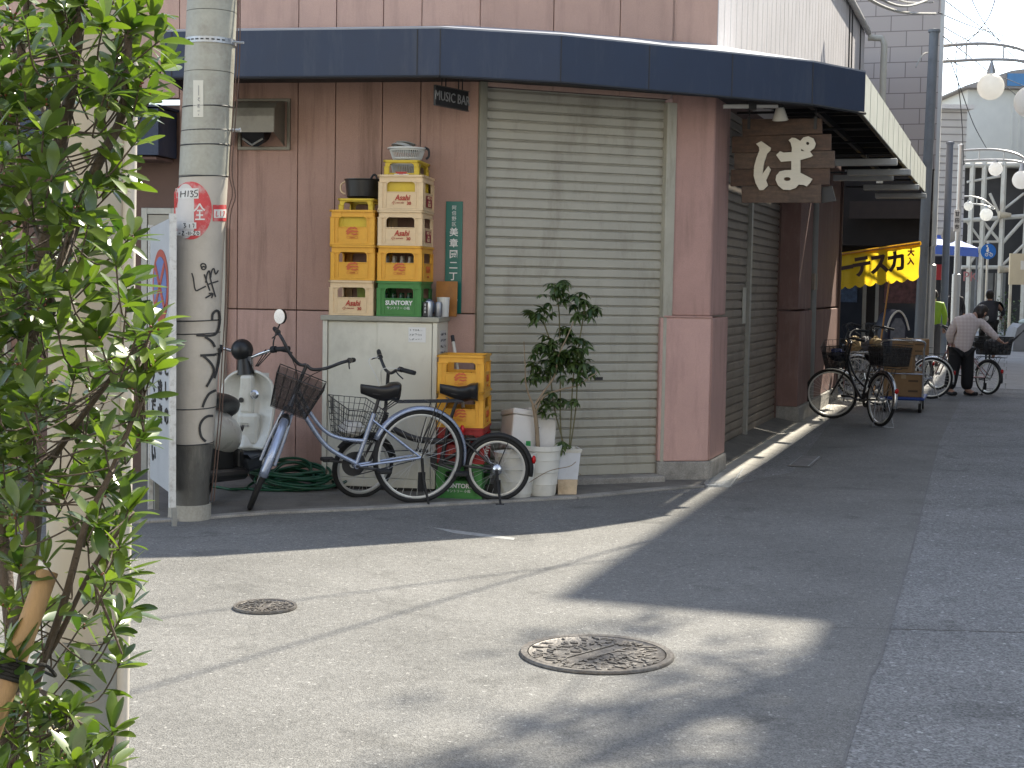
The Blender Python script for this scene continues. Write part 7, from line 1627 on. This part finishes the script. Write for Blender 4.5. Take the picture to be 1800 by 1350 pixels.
# ---- woman bending over the basket of her bicycle
wq = gY(1684, 22.35); MWm = T(wq.x, wq.y, .004)
t = thing('person', 'person in a pale checked jacket and black trousers bending over a bicycle basket', 'person', MWm)
J = {'pel': ((.03, 0, .74), .10), 'ch': ((.11, .0, 1.05), .11), 'nk0': ((.20, .01, 1.19), .055), 'nk': ((.26, .02, 1.235), .048), 'hd': ((.325, .04, 1.245), .088), 'hd2': ((.37, .06, 1.20), .075),
     'hl': ((-.05, .0, .70), .085), 'kl': ((-.09, -.01, .40), .06), 'al': ((-.135, .02, .08), .042), 'tl': ((-.10, -.14, .035), .035),
     'hr': ((.11, .0, .70), .085), 'kr': ((.12, -.04, .40), .06), 'ar': ((.12, .0, .08), .042), 'tr': ((.22, -.10, .035), .035),
     'sr': ((.27, -.02, 1.12), .06), 'er': ((.42, -.08, .96), .042), 'sl': ((-.06, .02, 1.12), .06), 'el': ((-.15, .06, .90), .042)}
E = [('pel', 'ch'), ('ch', 'nk0'), ('nk0', 'nk'), ('nk', 'hd'), ('hd', 'hd2'), ('pel', 'hl'), ('hl', 'kl'), ('kl', 'al'), ('al', 'tl'), ('pel', 'hr'), ('hr', 'kr'), ('kr', 'ar'), ('ar', 'tr'), ('ch', 'sr'), ('sr', 'er'), ('ch', 'sl'), ('sl', 'el')]
hand(J, E, 'R', (.545, -.12, .845), (.8, -.2, -.55), (.2, .9, 0)); E.append(('er', 'Rw')); hand(J, E, 'L', (-.06, .16, .76), (.5, .4, -.7), (.6, -.6, .1)); E.append(('el', 'Lw'))
skinned('body', M_skin, J, E, t)
jk = {'hem': ((.02, .0, .585), .185, .155), 'wst': ((.045, .0, .80), .165, .14), 'ch': ((.10, .0, 1.04), .195, .15), 'up': ((.145, .0, 1.155), .15, .12), 'col': ((.205, .01, 1.215), .072, .07),
      'sr': ((.27, -.02, 1.12), .085), 'er': ((.42, -.08, .965), .064), 'wr': ((.53, -.115, .855), .048), 'sl': ((-.055, .02, 1.10), .085), 'el': ((-.15, .06, .90), .066), 'wl': ((-.085, .14, .78), .05)}
skinned('jacket', cloth_check('pale pink check tweed', (.62, .525, .505), (.71, .63, .605), 6), jk, [('hem', 'wst'), ('wst', 'ch'), ('ch', 'up'), ('up', 'col'), ('ch', 'sr'), ('sr', 'er'), ('er', 'wr'), ('ch', 'sl'), ('sl', 'el'), ('el', 'wl')], t)
tj = {'w': ((.03, 0, .74), .15, .12), 'hl': ((-.05, 0, .66), .115), 'kl': ((-.09, -.01, .38), .098), 'cl': ((-.135, .015, .075), .095), 'hr': ((.11, 0, .66), .115), 'kr': ((.12, -.03, .38), .098), 'cr': ((.125, .0, .075), .095)}
skinned('trousers', M_blkc, tj, [('w', 'hl'), ('hl', 'kl'), ('kl', 'cl'), ('w', 'hr'), ('hr', 'kr'), ('kr', 'cr')], t)
for a, b_ in (((-.135, .06, .04), (-.09, -.16, .035)), ((.12, .05, .04), (.24, -.12, .035))):
    m = MB(); m.tube([a, tuple((Vector(a) + Vector(b_))/2), b_], [.042, .05, .036], 12, flat=.8); m.obj('shoe', M_black, t, smooth=True)
head_parts(t, (.325, .04, 1.245), (.82, .28, -.5), .094, .015)
m = MB(); m.sphere((.395, .075, 1.17), .055, 12, 8, sc3=(.8, 1, .9)); m.obj('face_mask', M_wht, t, smooth=True)
m = MB(); m.box((-.14, .06, .45), (-.02, .14, .66)); hb_ = m.obj('bag', pm('tan leather', (.33, .19, .11), .5, .1), t, bevel=.015)
hb_.parent = None; hb_.matrix_world = MWm; hb_.name = 'hand_bag'; tag(hb_, 'tan hand bag held at the hip of the person in the checked jacket', 'bag')
# ---- cyclist in black, seen from behind
cq = gY(1738, 33); bk = bicycle('ridden_bicycle', 'dark bicycle ridden away by the cyclist in black', ride(cq.x, cq.y, 76, 0), G_(steer=-4, stand=None, guardc=M_darkst, ra=160, rack=True))
MCy = T(cq.x, cq.y, .004) @ RZ(76 - 90)    # local y forward
t = thing('person', 'person in a black jacket riding a bicycle away down the street', 'person', MCy)
J = {'pel': ((0, .28, .88), .10), 'ch': ((0, .38, 1.20), .11), 'nk': ((0, .45, 1.38), .05), 'hd': ((0, .48, 1.50), .088), 'hl': ((-.10, .30, .84), .08), 'kl': ((-.13, .68, .66), .06), 'al': ((-.12, .58, .26), .042), 'tl': ((-.12, .70, .21), .03), 'hr': ((.10, .30, .84), .08), 'kr': ((.13, .62, .50), .06), 'ar': ((.12, .42, .13), .042), 'tr': ((.12, .55, .09), .03),
     'sl': ((-.17, .40, 1.28), .055), 'el': ((-.29, .52, 1.12), .042), 'sr': ((.17, .40, 1.28), .055), 'er': ((.30, .52, 1.12), .042)}
E = [('pel', 'ch'), ('ch', 'nk'), ('nk', 'hd'), ('pel', 'hl'), ('hl', 'kl'), ('kl', 'al'), ('al', 'tl'), ('pel', 'hr'), ('hr', 'kr'), ('kr', 'ar'), ('ar', 'tr'), ('ch', 'sl'), ('sl', 'el'), ('ch', 'sr'), ('sr', 'er')]
hand(J, E, 'R', (.27, .62, 1.03), (0, .9, -.3), (1, 0, 0)); E.append(('er', 'Rw')); hand(J, E, 'L', (-.27, .62, 1.03), (0, .9, -.3), (-1, 0, 0)); E.append(('el', 'Lw'))
skinned('body', M_skin, J, E, t)
jk = {'hem': ((0, .25, .82), .17, .14), 'ch': ((0, .38, 1.20), .20, .15), 'col': ((0, .44, 1.36), .08, .08), 'sl': ((-.18, .40, 1.27), .08), 'el': ((-.30, .52, 1.12), .065), 'wl': ((-.275, .61, 1.04), .045), 'sr': ((.18, .40, 1.27), .08), 'er': ((.31, .52, 1.12), .065), 'wr': ((.275, .61, 1.04), .045)}
skinned('jacket', pm('black blue nylon', (.012, .013, .020), .55, .2, 8), jk, [('hem', 'ch'), ('ch', 'col'), ('ch', 'sl'), ('sl', 'el'), ('el', 'wl'), ('ch', 'sr'), ('sr', 'er'), ('er', 'wr')], t)
tj = {'w': ((0, .28, .86), .15, .12), 'hl': ((-.10, .32, .84), .10), 'kl': ((-.13, .68, .66), .078), 'cl': ((-.12, .59, .30), .06), 'hr': ((.10, .32, .84), .10), 'kr': ((.13, .62, .50), .078), 'cr': ((.12, .44, .17), .06)}
skinned('trousers', M_blkc, tj, [('w', 'hl'), ('hl', 'kl'), ('kl', 'cl'), ('w', 'hr'), ('hr', 'kr'), ('kr', 'cr')], t)
head_parts(t, (0, .48, 1.50), (0, 1, -.1), .094, .01)
# ---- two standing people farther off
def stander(label, px, Y, yaw, top, legs, vest=None, h=1.66):
    q = gY(px, Y); M = T(q.x, q.y, .006) @ RZ(yaw) @ Matrix.Diagonal((h/1.7, h/1.7, h/1.7, 1)); t = thing('person', label, 'person', M)
    J = {'pel': ((0, 0, .92), .10), 'ch': ((0, .0, 1.25), .11), 'nk': ((0, 0, 1.44), .05), 'hd': ((0, -.02, 1.57), .088), 'hl': ((-.09, 0, .88), .08), 'kl': ((-.10, -.01, .48), .058), 'al': ((-.10, .02, .08), .042), 'tl': ((-.11, -.12, .035), .032), 'hr': ((.09, 0, .88), .08), 'kr': ((.10, -.02, .48), .058), 'ar': ((.11, .02, .08), .042), 'tr': ((.12, -.12, .035), .032),
         'sl': ((-.18, 0, 1.36), .055), 'el': ((-.25, .02, 1.10), .042), 'sr': ((.18, 0, 1.36), .055), 'er': ((.25, .0, 1.10), .042)}
    E = [('pel', 'ch'), ('ch', 'nk'), ('nk', 'hd'), ('pel', 'hl'), ('hl', 'kl'), ('kl', 'al'), ('al', 'tl'), ('pel', 'hr'), ('hr', 'kr'), ('kr', 'ar'), ('ar', 'tr'), ('ch', 'sl'), ('sl', 'el'), ('ch', 'sr'), ('sr', 'er')]
    hand(J, E, 'R', (.22, -.12, .90), (0, -.4, -.9), (1, 0, 0)); E.append(('er', 'Rw')); hand(J, E, 'L', (-.24, -.06, .86), (0, -.2, -.95), (-1, 0, 0)); E.append(('el', 'Lw'))
    skinned('body', M_skin, J, E, t)
    skinned('jacket', top, {'hem': ((0, 0, .84), .18, .14), 'ch': ((0, 0, 1.25), .19, .14), 'col': ((0, 0, 1.43), .075, .075), 'sl': ((-.19, 0, 1.35), .08), 'el': ((-.255, .02, 1.10), .062), 'wl': ((-.24, -.05, .90), .045), 'sr': ((.19, 0, 1.35), .08), 'er': ((.255, 0, 1.10), .062), 'wr': ((.225, -.10, .94), .045)}, [('hem', 'ch'), ('ch', 'col'), ('ch', 'sl'), ('sl', 'el'), ('el', 'wl'), ('ch', 'sr'), ('sr', 'er'), ('er', 'wr')], t)
    skinned('trousers', legs, {'w': ((0, 0, .92), .15, .12), 'hl': ((-.09, 0, .86), .10), 'kl': ((-.10, -.01, .48), .085), 'cl': ((-.105, .015, .09), .07), 'hr': ((.09, 0, .86), .10), 'kr': ((.10, -.02, .48), .085), 'cr': ((.11, .015, .09), .07)}, [('w', 'hl'), ('hl', 'kl'), ('kl', 'cl'), ('w', 'hr'), ('hr', 'kr'), ('kr', 'cr')], t)
    for x in (-.105, .115):
        m = MB(); m.tube([(x, .06, .035), (x, -.05, .035), (x, -.16, .03)], [.045, .05, .034], 12, flat=.75); m.obj('shoe', M_black, t, smooth=True)
    head_parts(t, (0, -.02, 1.57), (0, -1, 0), .094)
    return t
stander('person in a bright yellow green vest standing behind the silver lamp post', 1637, 31, 160, pm('hi vis vest', (.36, .60, .05), .6, .1, 6), pm('grey trousers', (.10, .10, .105), .8, .1), h=1.6)
stander('person in dark clothes standing by the shop front beyond the poles', 1675, 40, 10, pm('dark jacket', (.02, .018, .02), .8, .2), M_blkc, h=1.72)
# ================================================================== finish
for o in list(bpy.data.objects):
    if o.users_collection == () : bpy.data.objects.remove(o)
